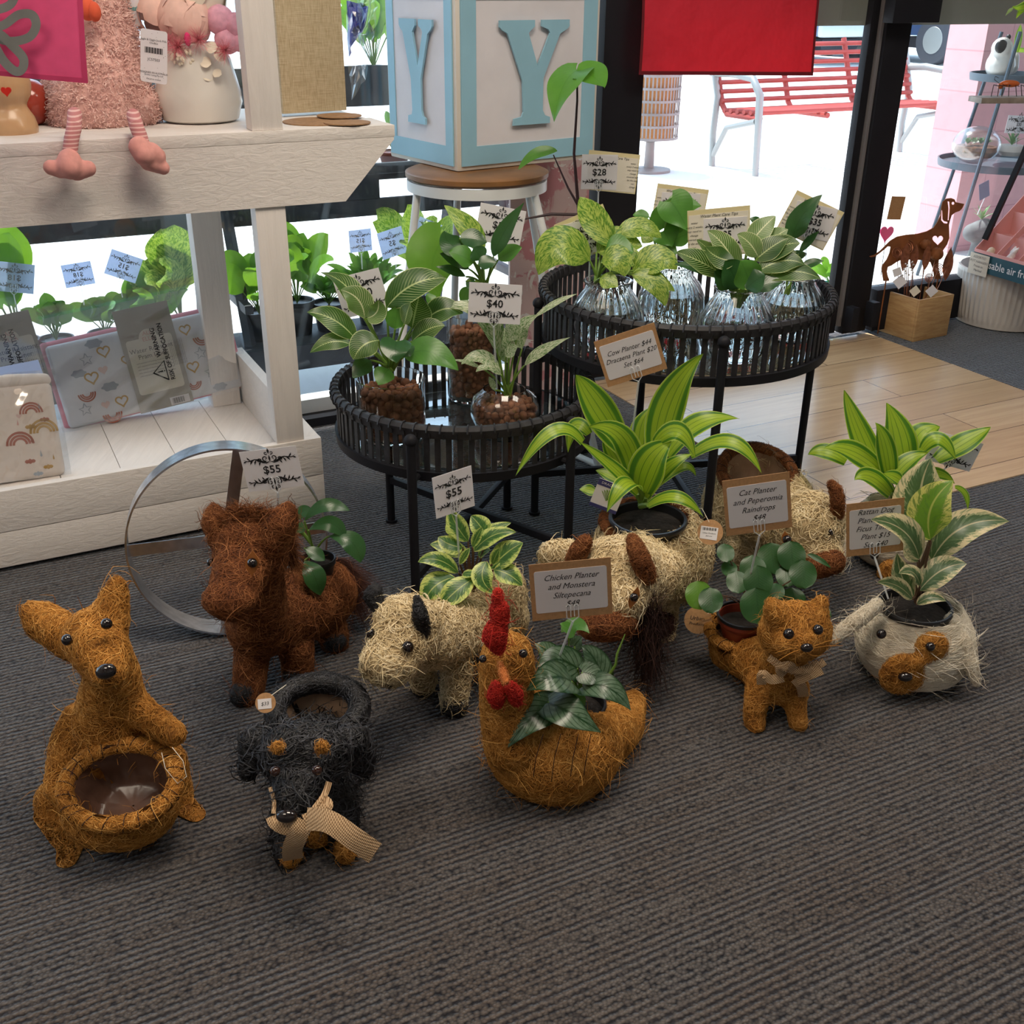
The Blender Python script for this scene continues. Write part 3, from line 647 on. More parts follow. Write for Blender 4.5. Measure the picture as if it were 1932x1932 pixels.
def swingtag(parent, px, py, Y, rpx, string, lines=(), sticker=True, yaw=0, mirror=False):
    P = V(px, py, Y); r = rpx*mpp(P); nrm = (CO-P).normalized(); nrm = Matrix.Rotation(yaw, 3, 'Z') @ nrm; u = Vector((-nrm.y, nrm.x, 0)).normalized(); v = nrm.cross(u)
    if u.dot(CR) < 0: u = -u; v = -v
    if v.z < 0: v = -v
    mb = MB(); mb.prism([P+u*math.cos(a)*r+v*math.sin(a)*r for a in [2*math.pi*i/28 for i in range(28)]], nrm, .0012); tg = mb.build('swing_tag', M['kraft'], parent, smooth=False)
    F_ = Fr(P-u*r+v*r, P+u*r+v*r, P-u*r-v*r); F_.nf = nrm if nrm.dot(CO-P) > 0 else -nrm
    if sticker:
        mb = MB(); mb.prism([F_.p(x*r, y*r, .0012) for x, y in ((-.78, -.55), (.55, -.62), (.6, .38), (-.74, .45))], nrm, .0004); mb.build('sticker', M['paper'], tg, smooth=False)
    if lines:
        mb = MB()
        for s_, y_, sz in lines:
            if s_ == '|||':
                for i in range(16): x_ = -.62*r+i*.07*r; mb.add([F_.p(x_, y_*r, .0016), F_.p(x_+.02*r*(1+i % 3), y_*r, .0016), F_.p(x_+.02*r*(1+i % 3), y_*r+sz*r, .0016), F_.p(x_, y_*r+sz*r, .0016)], [(0, 1, 2, 3)]); mb.openm = True
            else: text_on(mb, F_, s_, -.08*r, y_*r, sz*r, .2, z=.0016)
        mb.build('tag_print', M['ink'], tg, smooth=False)
    if string: mb = MB(); mb.tube([V(*q) for q in string], .0006, 5); mb.build('string', M['paperc'], parent)
# ---------------------------------------------------------------- kangaroo
k = thing('kangaroo_planter', 'golden coir kangaroo planter with an empty lined pouch, leftmost animal', 'planter', FL(215, 1580))
kp = [('c', (215, 1560, 1.47, 92), (205, 1440, 1.50, 84), (210, 1330, 1.50, 62), (212, 1268, 1.48, 48), (190, 1215, 1.46, 46)),
      ('c', (178, 1205, 1.45, 58), (192, 1235, 1.41, 50), (206, 1268, 1.37, 34)),
      ('c', (140, 1215, 1.46, 34), (112, 1190, 1.48, 37), (82, 1172, 1.50, 36), (58, 1154, 1.50, 20)),
      ('c', (206, 1175, 1.46, 36), (210, 1150, 1.47, 32), (217, 1122, 1.48, 25), (222, 1100, 1.485, 15)),
      ('c', (150, 1360, 1.50, 34), (128, 1400, 1.48, 32), (115, 1450, 1.44, 27), (108, 1485, 1.41, 24), (112, 1500, 1.39, 18)),
      ('c', (242, 1320, 1.50, 32), (270, 1345, 1.48, 28), (305, 1370, 1.46, 26), (328, 1385, 1.44, 23)),
      ('c', (105, 1510, 1.48, 38), (108, 1560, 1.46, 38), (130, 1605, 1.40, 30)),
      ('c', (142, 1615, 1.39, 28), (130, 1640, 1.345, 22)),
      ('c', (310, 1440, 1.50, 42), (325, 1500, 1.50, 38), (340, 1540, 1.48, 27)),
      ('c', (340, 1550, 1.49, 28), (372, 1545, 1.455, 20)),
      ('e', (228, 1520, 1.405), (108, 92, 72))]
kc = V(228, 1478, 1.385); kn = (Vector((0, -.42, 1))).normalized()
fur('body', kp, 'coir', k, 14000, .045, .0011, cut=[(kc, .0885-.004, kn, .092, .80)], loose=.035)
opening(k, kc, .0885, kn, .085, 'liner', .0125, 'coir', .80, 22)
bead('eye', 127, 1207, 1.388, 11, k); bead('eye', 201, 1177, 1.395, 11, k)
P = V(200, 1267, 1.335); mb = MB(); mb.ball(P, .0155, 18, (1.05, .7, .8), Matrix.Rotation(-.35, 3, 'Y')); mb.build('nose', M['eye'], k)
mb = MB(); mb.tube([V(305, 1420, 1.38), V(312, 1450, 1.36), V(335, 1478, 1.36), V(352, 1465, 1.37), V(345, 1435, 1.38), V(325, 1410, 1.4)], .0006, 5); mb.build('string', M['paperc'], k)
# ---------------------------------------------------------------- horse
h = thing('horse_planter', 'reddish brown coir horse planter with tan felt eyes holding a glossy green plant', 'planter', FL(560, 1300))
hp = [('c', (490, 1180, 1.86, 62), (545, 1150, 1.93, 72), (610, 1120, 2.02, 64)),
      ('c', (490, 1165, 1.84, 55), (478, 1090, 1.82, 56), (478, 1035, 1.80, 58)),
      ('e', (474, 1040, 1.79), (70, 62, 76)),
      ('c', (455, 1075, 1.74, 52), (440, 1118, 1.69, 46), (436, 1130, 1.67, 42)), ('e', (432, 1130, 1.66), (50, 40, 32)),
      ('c', (475, 1235, 1.84, 32), (470, 1290, 1.81, 30), (465, 1310, 1.795, 28)),
      ('c', (560, 1225, 1.88, 32), (562, 1268, 1.875, 29), (562, 1290, 1.87, 28)),
      ('c', (612, 1165, 2.02, 36), (628, 1195, 2.0, 29), (632, 1218, 1.99, 25)), ('c', (540, 1180, 2.02, 34), (540, 1225, 2.02, 26))]
fur('body', hp, 'coir2', h, 12000, .045, .0011, loose=.06)
fur('ear', [('c', (416, 1015, 1.79, 24), (406, 985, 1.80, 25), (404, 962, 1.81, 13))], 'coir2', h, 700, .035, .0011, loose=.1)
fur('ear', [('c', (515, 1020, 1.77, 33), (533, 985, 1.765, 29), (545, 962, 1.77, 15))], 'coir2', h, 1000, .035, .0011, loose=.1)
R_ = []
for i in range(900):
    f = random.random(); p = V(425+f*95+random.uniform(-8, 8), 985-math.sin(f*3.1)*12+random.uniform(-14, 14), 1.79+random.uniform(-.02, .02)); R_.append((p, (random.uniform(-.9, .9), random.uniform(-.4, .3), random.uniform(.3, 1)), random.uniform(.02, .048), (random.uniform(-.02, .02), 0, -.01)))
for i in range(1100):
    f = random.random(); p = V(530+f*22+random.uniform(-10, 10), 985+f*85, 1.80+f*.03+random.uniform(-.02, .02)); R_.append((p, (random.uniform(-.2, 1), random.uniform(-.4, .3), random.uniform(-.5, .7)), random.uniform(.015, .035), (0, 0, -.012)))
strands('mane', R_, 'coir2', h, .0011)
R_ = []
for i in range(1500):
    p = V(632+random.uniform(-10, 12), 1062+random.uniform(-8, 30), 2.06); R_.append((p, (random.uniform(.15, 1.0), random.uniform(-.3, .5), random.uniform(-.9, .12)), random.uniform(.05, .10), (.006, .0, random.uniform(-.09, -.03))))
strands('tail', R_, 'hair', h, .0008)
for (x, y, Y, r) in ((462, 1322, 1.79, 25), (563, 1302, 1.868, 24), (635, 1235, 1.985, 22)):
    P = V(x, y, Y); zz = P.z; fur('hoof', [('C', ((P.x, P.y, max(.02, zz)), r*mpp(P)), ((P.x-.002, P.y-.004, .018), r*mpp(P)*.95))], 'bfib', h, 400, .03, .001)
P = V(476, 1062, 1.676); n_ = Vector((.15, -1, .15)).normalized(); u = Vector((1, .1, 0)).normalized(); v = Vector((.12, 0, 1)).normalized()
mb = MB(); mb.prism([P+u*.0125*math.sin(a)**3*(1 if True else 1)+v*.027*math.cos(a)+Vector((0, -.001, 0)) for a in [2*math.pi*i/24 for i in range(24)]], n_, .002); mb.build('eye_patch', M['felt'], h, smooth=False)
bead('eye', 476, 1062, 1.669, 9.5, h); bead('eye', 398, 1061, 1.77, 8, h)
# ---------------------------------------------------------------- black dog
d = thing('dog_planter', 'black fibre dog planter with tan brow spots, hessian bow and an empty basket', 'planter', FL(590, 1560))
dp = [('c', (600, 1420, 1.55, 70), (605, 1480, 1.46, 66)), ('e', (575, 1425, 1.36), (84, 58, 62)),
      ('c', (572, 1460, 1.34, 58), (560, 1510, 1.29, 40), (552, 1540, 1.27, 26)),
      ('c', (485, 1400, 1.39, 30), (475, 1425, 1.38, 22), (467, 1455, 1.37, 17)), ('c', (662, 1400, 1.40, 32), (680, 1420, 1.41, 26), (684, 1448, 1.42, 18)),
      ('c', (545, 1540, 1.40, 34), (543, 1610, 1.35, 24)), ('c', (640, 1530, 1.42, 36), (650, 1600, 1.37, 22)), ('c', (600, 1520, 1.44, 60), (600, 1560, 1.42, 40))]
fur('body', dp, 'bfib', d, 7500, .045, .0021, loose=.12, lift=.003)
oc = V(600, 1348, 1.56); on = Vector((0, -.25, 1)).normalized()
fur('basket', [('C', (oc+Vector((0, 0, -.03)), .075), (oc+Vector((0, -.02, -.16)), .07))], 'bfib', d, 2200, .05, .0020, cut=[(oc+Vector((0, 0, .012)), .069, on, .09, .82)])
opening(d, oc+Vector((0, 0, .012)), .074, on, .08, 'liner2', .018, 'bfib', .82, 0, bulge=1)
for x, y, Y in ((524, 1411, 1.295), (608, 1410, 1.30)): fur('brow_spot', [('e', (x, y, Y), (11, 8, 12))], 'coir', d, 170, .014, .0009, voxel=.003, smooth=2, loose=.2)
for x, y in ((546, 1632), (651, 1624)): 
    P = FL(x, y+8); fur('paw', [('C', ((P.x, P.y+.018, .02), .02), ((P.x, P.y+.008, .016), .016))], 'coir', d, 400, .03, .001, loose=.1)
fur('chest', [('e', (590, 1580, 1.38), (36, 14, 22))], 'coir', d, 300, .04, .001)
P = V(541, 1540, 1.238); mb = MB(); mb.ball(P, .0125, 18, (1.3, .8, .85)); mb.build('nose', M['eye'], d)
em = simple('brown_bead', (.03, .010, .006), .08, Coat_Weight=.6); M['browneye'] = em
bead('eye', 519, 1455, 1.282, 10, d, 'browneye'); bead('eye', 598, 1453, 1.285, 10, d, 'browneye')
def ribbon(par, pts, wpx, side=None, name='bow'):
    P = [V(*q) for q in pts]; mb = MB(); mb.openm = True; vs = []; fs = []; n = len(P); C_ = []
    for i in range((n-1)*5+1):      # catmull-rom
        j = min(i//5, n-2); f = i/5-j; a, b, c, e = P[max(j-1, 0)], P[j], P[j+1], P[min(j+2, n-1)]
        C_.append(.5*((2*b)+(c-a)*f+(2*a-5*b+4*c-e)*f*f+(3*b-a-3*c+e)*f**3))
    for i, p in enumerate(C_):
        t_ = (C_[min(i+1, len(C_)-1)]-C_[max(i-1, 0)]).normalized(); vw = (CO-p).normalized(); s_ = t_.cross(vw).normalized()
        if side: s_ = (s_+Vector(side)).normalized()
        wq = wpx*mpp(p)*.5*(1 if not hasattr(wpx, '__len__') else 1)
        for q in (-1, -.5, 0, .5, 1): vs.append(p+s_*q*wq+vw*.0015*math.cos(q*3))
    for i in range(len(C_)-1):
        for j in range(4): fs.append((i*5+j, i*5+j+1, (i+1)*5+j+1, (i+1)*5+j))
    mb.add(vs, fs); return mb.build(name, M['burlap'], par)
ribbon(d, [(575, 1548, 1.235), (562, 1575, 1.225), (552, 1600, 1.235), (553, 1622, 1.26)], 38, name='bow_tail'); ribbon(d, [(578, 1545, 1.23), (620, 1550, 1.21), (665, 1580, 1.20), (708, 1610, 1.21)], 42, name='bow_tail')
ribbon(d, [(573, 1548, 1.235), (600, 1535, 1.24), (618, 1520, 1.25), (610, 1510, 1.265)], 22, name='bow_loop'); ribbon(d, [(572, 1552, 1.235), (545, 1565, 1.235), (520, 1555, 1.24), (512, 1540, 1.25)], 22, name='bow_loop')
ribbon(d, [(510, 1485, 1.30), (517, 1512, 1.27), (516, 1535, 1.25)], 8, name='collar'); ribbon(d, [(621, 1475, 1.30), (612, 1500, 1.27), (590, 1530, 1.245)], 12, name='collar')
swingtag(d, 501, 1326, 1.50, 19, [(512, 1312, 1.50), (540, 1292, 1.52), (532, 1300, 1.53)], [('$33', -.1, .5)])
# ---------------------------------------------------------------- small cream cow
c = thing('cow_planter', 'small cream straw cow planter with black ears and horn holding a variegated plant', 'planter', FL(850, 1310))
cp = [('c', (795, 1205, 1.74, 60), (860, 1190, 1.84, 66), (935, 1165, 1.96, 62)), ('e', (950, 1125, 1.99), (42, 60, 62)),
      ('c', (770, 1185, 1.70, 62), (752, 1215, 1.66, 56), (735, 1245, 1.63, 50)), ('e', (733, 1250, 1.62), (54, 46, 40)), ('e', (755, 1165, 1.69), (48, 50, 36)),
      ('c', (862, 1245, 1.79, 30), (858, 1300, 1.77, 27), (857, 1322, 1.763, 25)), ('c', (792, 1245, 1.80, 28), (798, 1285, 1.82, 25)), ('c', (938, 1195, 1.99, 34), (940, 1240, 1.98, 26)),]
fur('body', cp, 'straw', c, 8500, .035, .0017, loose=.07, lift=.003)
for x, y, Y, r in ((858, 1340, 1.76, 25), (798, 1307, 1.825, 23), (943, 1262, 1.97, 22)):
    P = V(x, y, Y); fur('hoof', [('C', ((P.x, P.y, max(.022, P.z)), r*mpp(P)), ((P.x, P.y-.002, .02), r*mpp(P)))], 'bfib', c, 300, .03, .001)
fur('horn', [('c', (798, 1192, 1.66, 15), (793, 1160, 1.65, 15), (787, 1130, 1.66, 9))], 'bfib', c, 500, .02, .001)
fur('ear', [('c', (712, 1142, 1.70, 14), (703, 1124, 1.71, 17), (708, 1115, 1.71, 14))], 'bfib', c, 500, .02, .001)
fur('patch', [('e', (893, 1240, 1.79), (16, 10, 12))], 'bfib', c, 150, .02, .001); fur('mouth', [('e', (737, 1291, 1.60), (11, 10, 5))], 'bfib', c, 80, .02, .001)
bead('eye', 769, 1221, 1.608, 12, c); bead('eye', 700, 1195, 1.645, 10, c)
# ---------------------------------------------------------------- chicken
r = thing('chicken_planter', 'golden coir chicken planter with red comb and wattles holding a silvery green plant', 'planter', FL(1060, 1470))
rp_ = [('e', (1045, 1405, 1.57), (128, 118, 100)), ('c', (970, 1400, 1.52, 58), (955, 1330, 1.53, 50), (956, 1275, 1.53, 52), (957, 1242, 1.53, 50)),
       ('c', (1130, 1390, 1.62, 62), (1170, 1370, 1.68, 44), (1192, 1330, 1.73, 26), (1200, 1315, 1.75, 12)),
       ('C', ((V(1058, 1480, 1.56)).x*Vector((1, 0, 0))+Vector((0, 1.56, .075)), .092), ((V(1058, 1480, 1.56)).x*Vector((1, 0, 0))+Vector((0, 1.56, .03)), .078))]
pc = V(1085, 1330, 1.62)
cfn = lambda p, nr: Vector((1, .1, .35)) if p.x > -.02 else Vector((.3, .3, 1))
fur('body', rp_, 'coir', r, 14000, .05, .0011, loose=.035, dirf=None, cut=[(pc, .060, (0, -.1, 1), .08, 1)])
fur('comb', [('c', (941, 1226, 1.455, 9), (934, 1200, 1.455, 22), (936, 1190, 1.457, 20)), ('c', (943, 1170, 1.46, 15), (943, 1150, 1.462, 16)), ('c', (939, 1130, 1.463, 10), (939, 1118, 1.465, 8))], 'rfib', r, 1100, .03, .001, voxel=.003, smooth=2)
fur('wattle', [('c', (935, 1295, 1.47, 10), (936, 1312, 1.465, 16), (938, 1328, 1.465, 10))], 'rfib', r, 350, .02, .001, voxel=.004)
fur('wattle', [('c', (962, 1295, 1.465, 10), (972, 1310, 1.465, 14), (975, 1323, 1.468, 10))], 'rfib', r, 350, .02, .001, voxel=.004)
fur('beak', [('c', (943, 1250, 1.455, 4), (949, 1270, 1.435, 7.5), (955, 1286, 1.418, 6))], 'orfib', r, 120, .012, .0008, voxel=.0025, smooth=2)
bead('eye', 987, 1233, 1.452, 8.5, r); bead('eye', 911, 1243, 1.47, 7.5, r)
mb = MB()
for x in (1005, 1040, 1075, 1100):
    mb.tube([V(x+18-(x-1040)*.05, 1385, 1.45+abs(x-1045)*.0004), V(x+6, 1430, 1.44+abs(x-1045)*.0003), V(x, 1475, 1.455+abs(x-1045)*.0003)], .0007, 5)
mb.build('binding_thread', M['thread'], r)
# twiggy dark tuft behind the chicken's tail
tw = thing('fibre_tuft', 'dark brown frizzy fibre tuft hanging down to the carpet behind the chicken planter', 'fibre tuft', FL(1235, 1290))
R_ = []
for i in range(900):
    p = V(1225+random.gauss(0, 13), 1205+random.uniform(-70, 60), 1.80+random.gauss(0, .02)); R_.append((p, (random.gauss(0, .3), random.gauss(0, .3), random.choice((-1, -1, -1, .8))), random.uniform(.04, .11), (random.gauss(0, .02), random.gauss(0, .02), -.01)))
strands('fibres', R_, 'twig', tw, .0012)
# ---------------------------------------------------------------- bulls
b = thing('bull_planter', 'large cream straw bull planter with brown horns and muzzle holding a lime striped plant', 'planter', FL(1200, 1190))
bp = [('e', (1232, 1040, 2.14), (112, 125, 92)), ('c', (1200, 1075, 2.0, 70), (1185, 1085, 1.93, 68), (1165, 1100, 1.88, 66)), ('e', (1165, 1080, 1.87), (78, 70, 66)),
      ('c', (1170, 1110, 1.83, 58), (1168, 1130, 1.80, 52)), ('c', (1235, 1090, 1.95, 50), (1262, 1075, 1.97, 34)), ('c', (1075, 1045, 1.90, 25), (1045, 1045, 1.91, 26), (1030, 1050, 1.915, 16)),
      ('c', (1248, 1130, 2.08, 34), (1246, 1185, 2.05, 28), (1246, 1205, 2.04, 25)), ('c', (1290, 1080, 2.22, 34), (1300, 1110, 2.22, 28)), ('c', (1160, 1130, 2.08, 34), (1160, 1190, 2.06, 26))]
bc = V(1222, 985, 2.14)
fur('body', bp, 'straw', b, 10000, .04, .0018, loose=.06, lift=.0035, cut=[(bc, .090, (0, -.1, 1), .10, .9)])
fur('muzzle', [('e', (1142, 1172, 1.765), (58, 44, 34), 0, -6), ('c', (1110, 1170, 1.77, 26), (1180, 1175, 1.765, 24))], 'coir2', b, 1600, .035, .0011)
fur('horn', [('c', (1083, 1058, 1.86, 17), (1092, 1040, 1.85, 18), (1104, 1022, 1.85, 14))], 'coir2', b, 700, .025, .001)
fur('horn', [('c', (1222, 1088, 1.80, 17), (1208, 1055, 1.80, 19), (1198, 1030, 1.81, 16), (1192, 1015, 1.82, 11))], 'coir2', b, 900, .025, .001)
opening(b, bc+Vector((0, 0, .0)), .094, (0, -.1, 1), .05, 'liner', .013, 'coir2', .9, 16)
for P in ((V(1246, 1215, 2.04)), V(1303, 1125, 2.22), V(1160, 1205, 2.05)): fur('hoof', [('C', ((P.x, P.y, .04), .03), ((P.x, P.y, .026), .029))], 'hair', b, 350, .03, .001)
P = V(1196, 1128, 1.742); mb = MB(); mb.prism([P+Vector((1, .3, 0)).normalized()*.0105*math.sin(a)**3+Vector((.25, 0, 1)).normalized()*.026*math.cos(a) for a in [2*math.pi*i/24 for i in range(24)]], (-.2, -1, .2), .002); mb.build('eye_patch', M['felt'], b, smooth=False)
bead('eye', 1196, 1127, 1.736, 8.5, b)
swingtag(b, 1340, 1004, 2.02, 24, [(1338, 985, 2.02), (1325, 960, 2.05), (1300, 955, 2.10)], [('|||', .12, .22), ('Urban Products', -.1, .16), ('$44 cow', -.32, .14)])
b = thing('bull_planter', 'cream straw bull planter with an empty lined back, standing behind the cat planter', 'planter', FL(1450, 1110))
bp = [('e', (1432, 960, 2.50), (104, 130, 92)), ('c', (1470, 985, 2.36, 66), (1530, 1005, 2.24, 60)), ('e', (1525, 990, 2.22), (66, 66, 62)), ('c', (1530, 1015, 2.2, 52), (1545, 1045, 2.17, 42)),
      ('c', (1400, 1035, 2.38, 34), (1396, 1085, 2.37, 28), (1396, 1105, 2.37, 26)), ('c', (1575, 985, 2.2, 14), (1592, 975, 2.21, 10)), ('c', (1430, 1000, 2.32, 30), (1408, 985, 2.30, 24)), ('c', (1480, 1020, 2.4, 34), (1490, 1080, 2.38, 26))]
bc = V(1430, 893, 2.50); bn = Vector((.05, -.45, 1)).normalized()
fur('body', bp, 'straw', b, 7500, .04, .0019, loose=.06, lift=.0035, cut=[(bc, .088, bn, .10, 1.0)])
opening(b, bc, .092, bn, .09, 'liner2', .013, 'coir2', 1.0, 24)
fur('muzzle', [('c', (1545, 1065, 2.13, 26), (1572, 1060, 2.12, 22))], 'coir2', b, 900, .035, .0011)
fur('horn', [('c', (1580, 970, 2.18, 12), (1581, 945, 2.175, 14), (1577, 925, 2.18, 12), (1568, 912, 2.185, 8))], 'coir2', b, 600, .025, .001)
for P in (V(1396, 1120, 2.37), V(1490, 1100, 2.38)): fur('hoof', [('C', ((P.x, P.y, .04), .03), ((P.x, P.y, .026), .029))], 'hair', b, 300, .03, .001)
P = V(1485, 1019, 2.088); mb = MB(); mb.prism([P+Vector((1, -.2, 0)).normalized()*.0115*math.sin(a)**3+Vector((-.35, 0, 1)).normalized()*.024*math.cos(a) for a in [2*math.pi*i/24 for i in range(24)]], (-.2, -1, .2), .002); mb.build('eye_patch', M['felt'], b, smooth=False)
bead('eye', 1485, 1018, 2.081, 8.5, b); bead('eye', 1567, 1004, 2.15, 7, b)
# ---------------------------------------------------------------- cat
k = thing('cat_planter', 'golden brown coir cat planter with whiskers and hessian bow holding a round-leaved plant', 'planter', FL(1430, 1340))
cp = [('c', (1390, 1215, 1.96, 52), (1430, 1235, 1.86, 56), (1470, 1270, 1.78, 50)), ('e', (1500, 1192, 1.74), (68, 50, 60)), ('e', (1505, 1215, 1.70), (44, 30, 30)),
      ('c', (1475, 1285, 1.77, 44), (1478, 1255, 1.76, 44)), ('c', (1466, 1160, 1.73, 25), (1456, 1140, 1.73, 14), (1455, 1134, 1.73, 9)), ('c', (1540, 1160, 1.745, 22), (1549, 1140, 1.75, 15), (1550, 1130, 1.75, 10)),
      ('c', (1433, 1290, 1.76, 26), (1425, 1335, 1.735, 21), (1423, 1355, 1.73, 20)), ('c', (1500, 1300, 1.76, 26), (1500, 1330, 1.74, 19), (1504, 1352, 1.73, 18)),
      ('c', (1370, 1235, 1.95, 28), (1368, 1275, 1.93, 20)), ('c', (1450, 1240, 1.9, 26), (1450, 1270, 1.9, 20)), ('c', (1425, 1365, 1.725, 19), (1425, 1370, 1.715, 17)), ('c', (1504, 1362, 1.725, 17), (1510, 1368, 1.712, 14))]
pc2 = V(1405, 1185, 1.915)
fur('body', cp, 'coir', k, 11000, .04, .0010, loose=.03, cut=[(pc2+Vector((0, -.005, 0)), .069, (-.05, -.15, 1), .06, .85)])
opening(k, pc2+Vector((.0, -.005, 0)), .072, (-.05, -.15, 1), .05, 'liner', .011, 'coir', .85, 18)
bead('eye', 1488, 1196, 1.665, 10.5, k); bead('eye', 1543, 1188, 1.678, 10, k); bead('nose', 1522, 1222, 1.655, 10.5, k, 'eye', (1.15, .8, .85))
mb = MB()
for x0, y0, x1, y1 in ((1510, 1225, 1470, 1245), (1510, 1222, 1462, 1232), (1533, 1220, 1585, 1205), (1533, 1223, 1590, 1218), (1510, 1220, 1455, 1215), (1530, 1215, 1560, 1195)):
    mb.tube([V(x0, y0, 1.655), V((x0+x1)/2, (y0+y1)/2-2, 1.635), V(x1, y1, 1.625)], [.0008, .0007, .0004], 5)
mb.build('whiskers', M['coir'], k)
ribbon(k, [(1478, 1278, 1.70), (1455, 1282, 1.69), (1438, 1272, 1.69), (1437, 1292, 1.695)], 18, name='bow_loop'); ribbon(k, [(1480, 1275, 1.70), (1470, 1262, 1.69), (1490, 1255, 1.68), (1500, 1270, 1.69)], 16, name='bow_loop')
ribbon(k, [(1500, 1278, 1.70), (1525, 1268, 1.69), (1548, 1258, 1.69)], 30, name='bow_loop'); ribbon(k, [(1500, 1280, 1.70), (1512, 1295, 1.70), (1516, 1315, 1.72)], 20, name='bow_tail')
ribbon(k, [(1450, 1240, 1.715), (1485, 1262, 1.69), (1530, 1262, 1.69), (1556, 1248, 1.70)], 14, name='collar')
swingtag(k, 1317, 1170, 1.93, 26, [(1335, 1158, 1.93), (1350, 1150, 1.93)], [('Urban', .12, .42), ('Products', -.28, .3)], sticker=False)
# ---------------------------------------------------------------- white dog pots
def dogpot(label, cx, cyb, Y, s_, fi, patch, earl, earr, eyes, nose, nfib=6000):
    root = thing('dog_pot', label, 'planter', (V(cx, cyb, Y).x, Y, 0)); X = V(cx, cyb, Y).x
    c0_ = Vector((X, Y, 0)); fdir = lambda p, nr: Vector((0, 0, 1)).cross(nr)*1.0+Vector((0, 0, .12))
    bl = [('C', (c0_+Vector((0, 0, .060*s_)), .058*s_), (c0_+Vector((0, 0, .061*s_)), .058*s_))]
    prof = [(.03, .004), (.075, .004), (.100, .022), (.115, .055), (.118, .085), (.108, .120), (.090, .148), (.082, .160), (.077, .152), (.073, .10), (.0, .09)]
    mb = MB(); mb.lathe([(a*s_, z*s_) for a, z in prof], c0_, 44); vs, fs = mb.v, mb.f
    ov, of, oa = fibres(vs, fs, nfib, .07, .0011, dirf=fdir, lift=.0016, loose=.02, curl=.1)
    m2 = MB(); m2.openm = True; m2.noweld = True; m2.add(vs, fs, at=[.45]*len(vs)); m2.add(ov, of, at=oa); m2.build('body', M['sisal'], root)
    for e in (earl, earr):
        if e: fur('ear', [('c',)+tuple(e)], 'sisal', root, 900, .05, .001, loose=.08, curl=.1)
    for q in patch: fur(q[0], q[1], 'coir', root, 700, .03, .001, voxel=.004, smooth=3)
    for e in eyes: bead('eye', *e, root)
    if nose: bead('nose', *nose, root, 'eye', (1.2, .8, .8))
    return root
dogpot('white sisal dog pot with a brown eye patch and floppy ears holding a rubber plant', 1704, 1315, 1.915, 1.0, 0,
       [('muzzle_patch', [('e', (1703, 1272, 1.806), (44, 14, 44)), ('c', (1728, 1248, 1.806, 16), (1745, 1235, 1.81, 16))]), ('eye_patch', [('e', (1757, 1222, 1.815), (30, 16, 32))])],
       [(1655, 1140, 1.87, 12), (1625, 1165, 1.85, 14), (1590, 1190, 1.83, 13), (1572, 1208, 1.82, 10)], [(1796, 1170, 1.87, 14), (1817, 1210, 1.84, 15), (1832, 1255, 1.82, 13), (1843, 1290, 1.81, 8)],
       [(1663, 1196, 1.815, 9.5), (1755, 1220, 1.793, 9)], (1708, 1277, 1.783, 11.5), 7000)
dogpot('white sisal dog pot behind the rubber plant, holding the rear striped plant', 1665, 1125, 2.42, .93, 0,
       [('muzzle_patch', [('e', (1682, 1080, 2.318), (26, 12, 28))])], [(1590, 1020, 2.37, 13), (1585, 1055, 2.35, 12), (1582, 1080, 2.34, 8)], [(1760, 1040, 2.42, 12), (1775, 1080, 2.4, 9)],
       [(1650, 1048, 2.322, 8)], None, 4500)
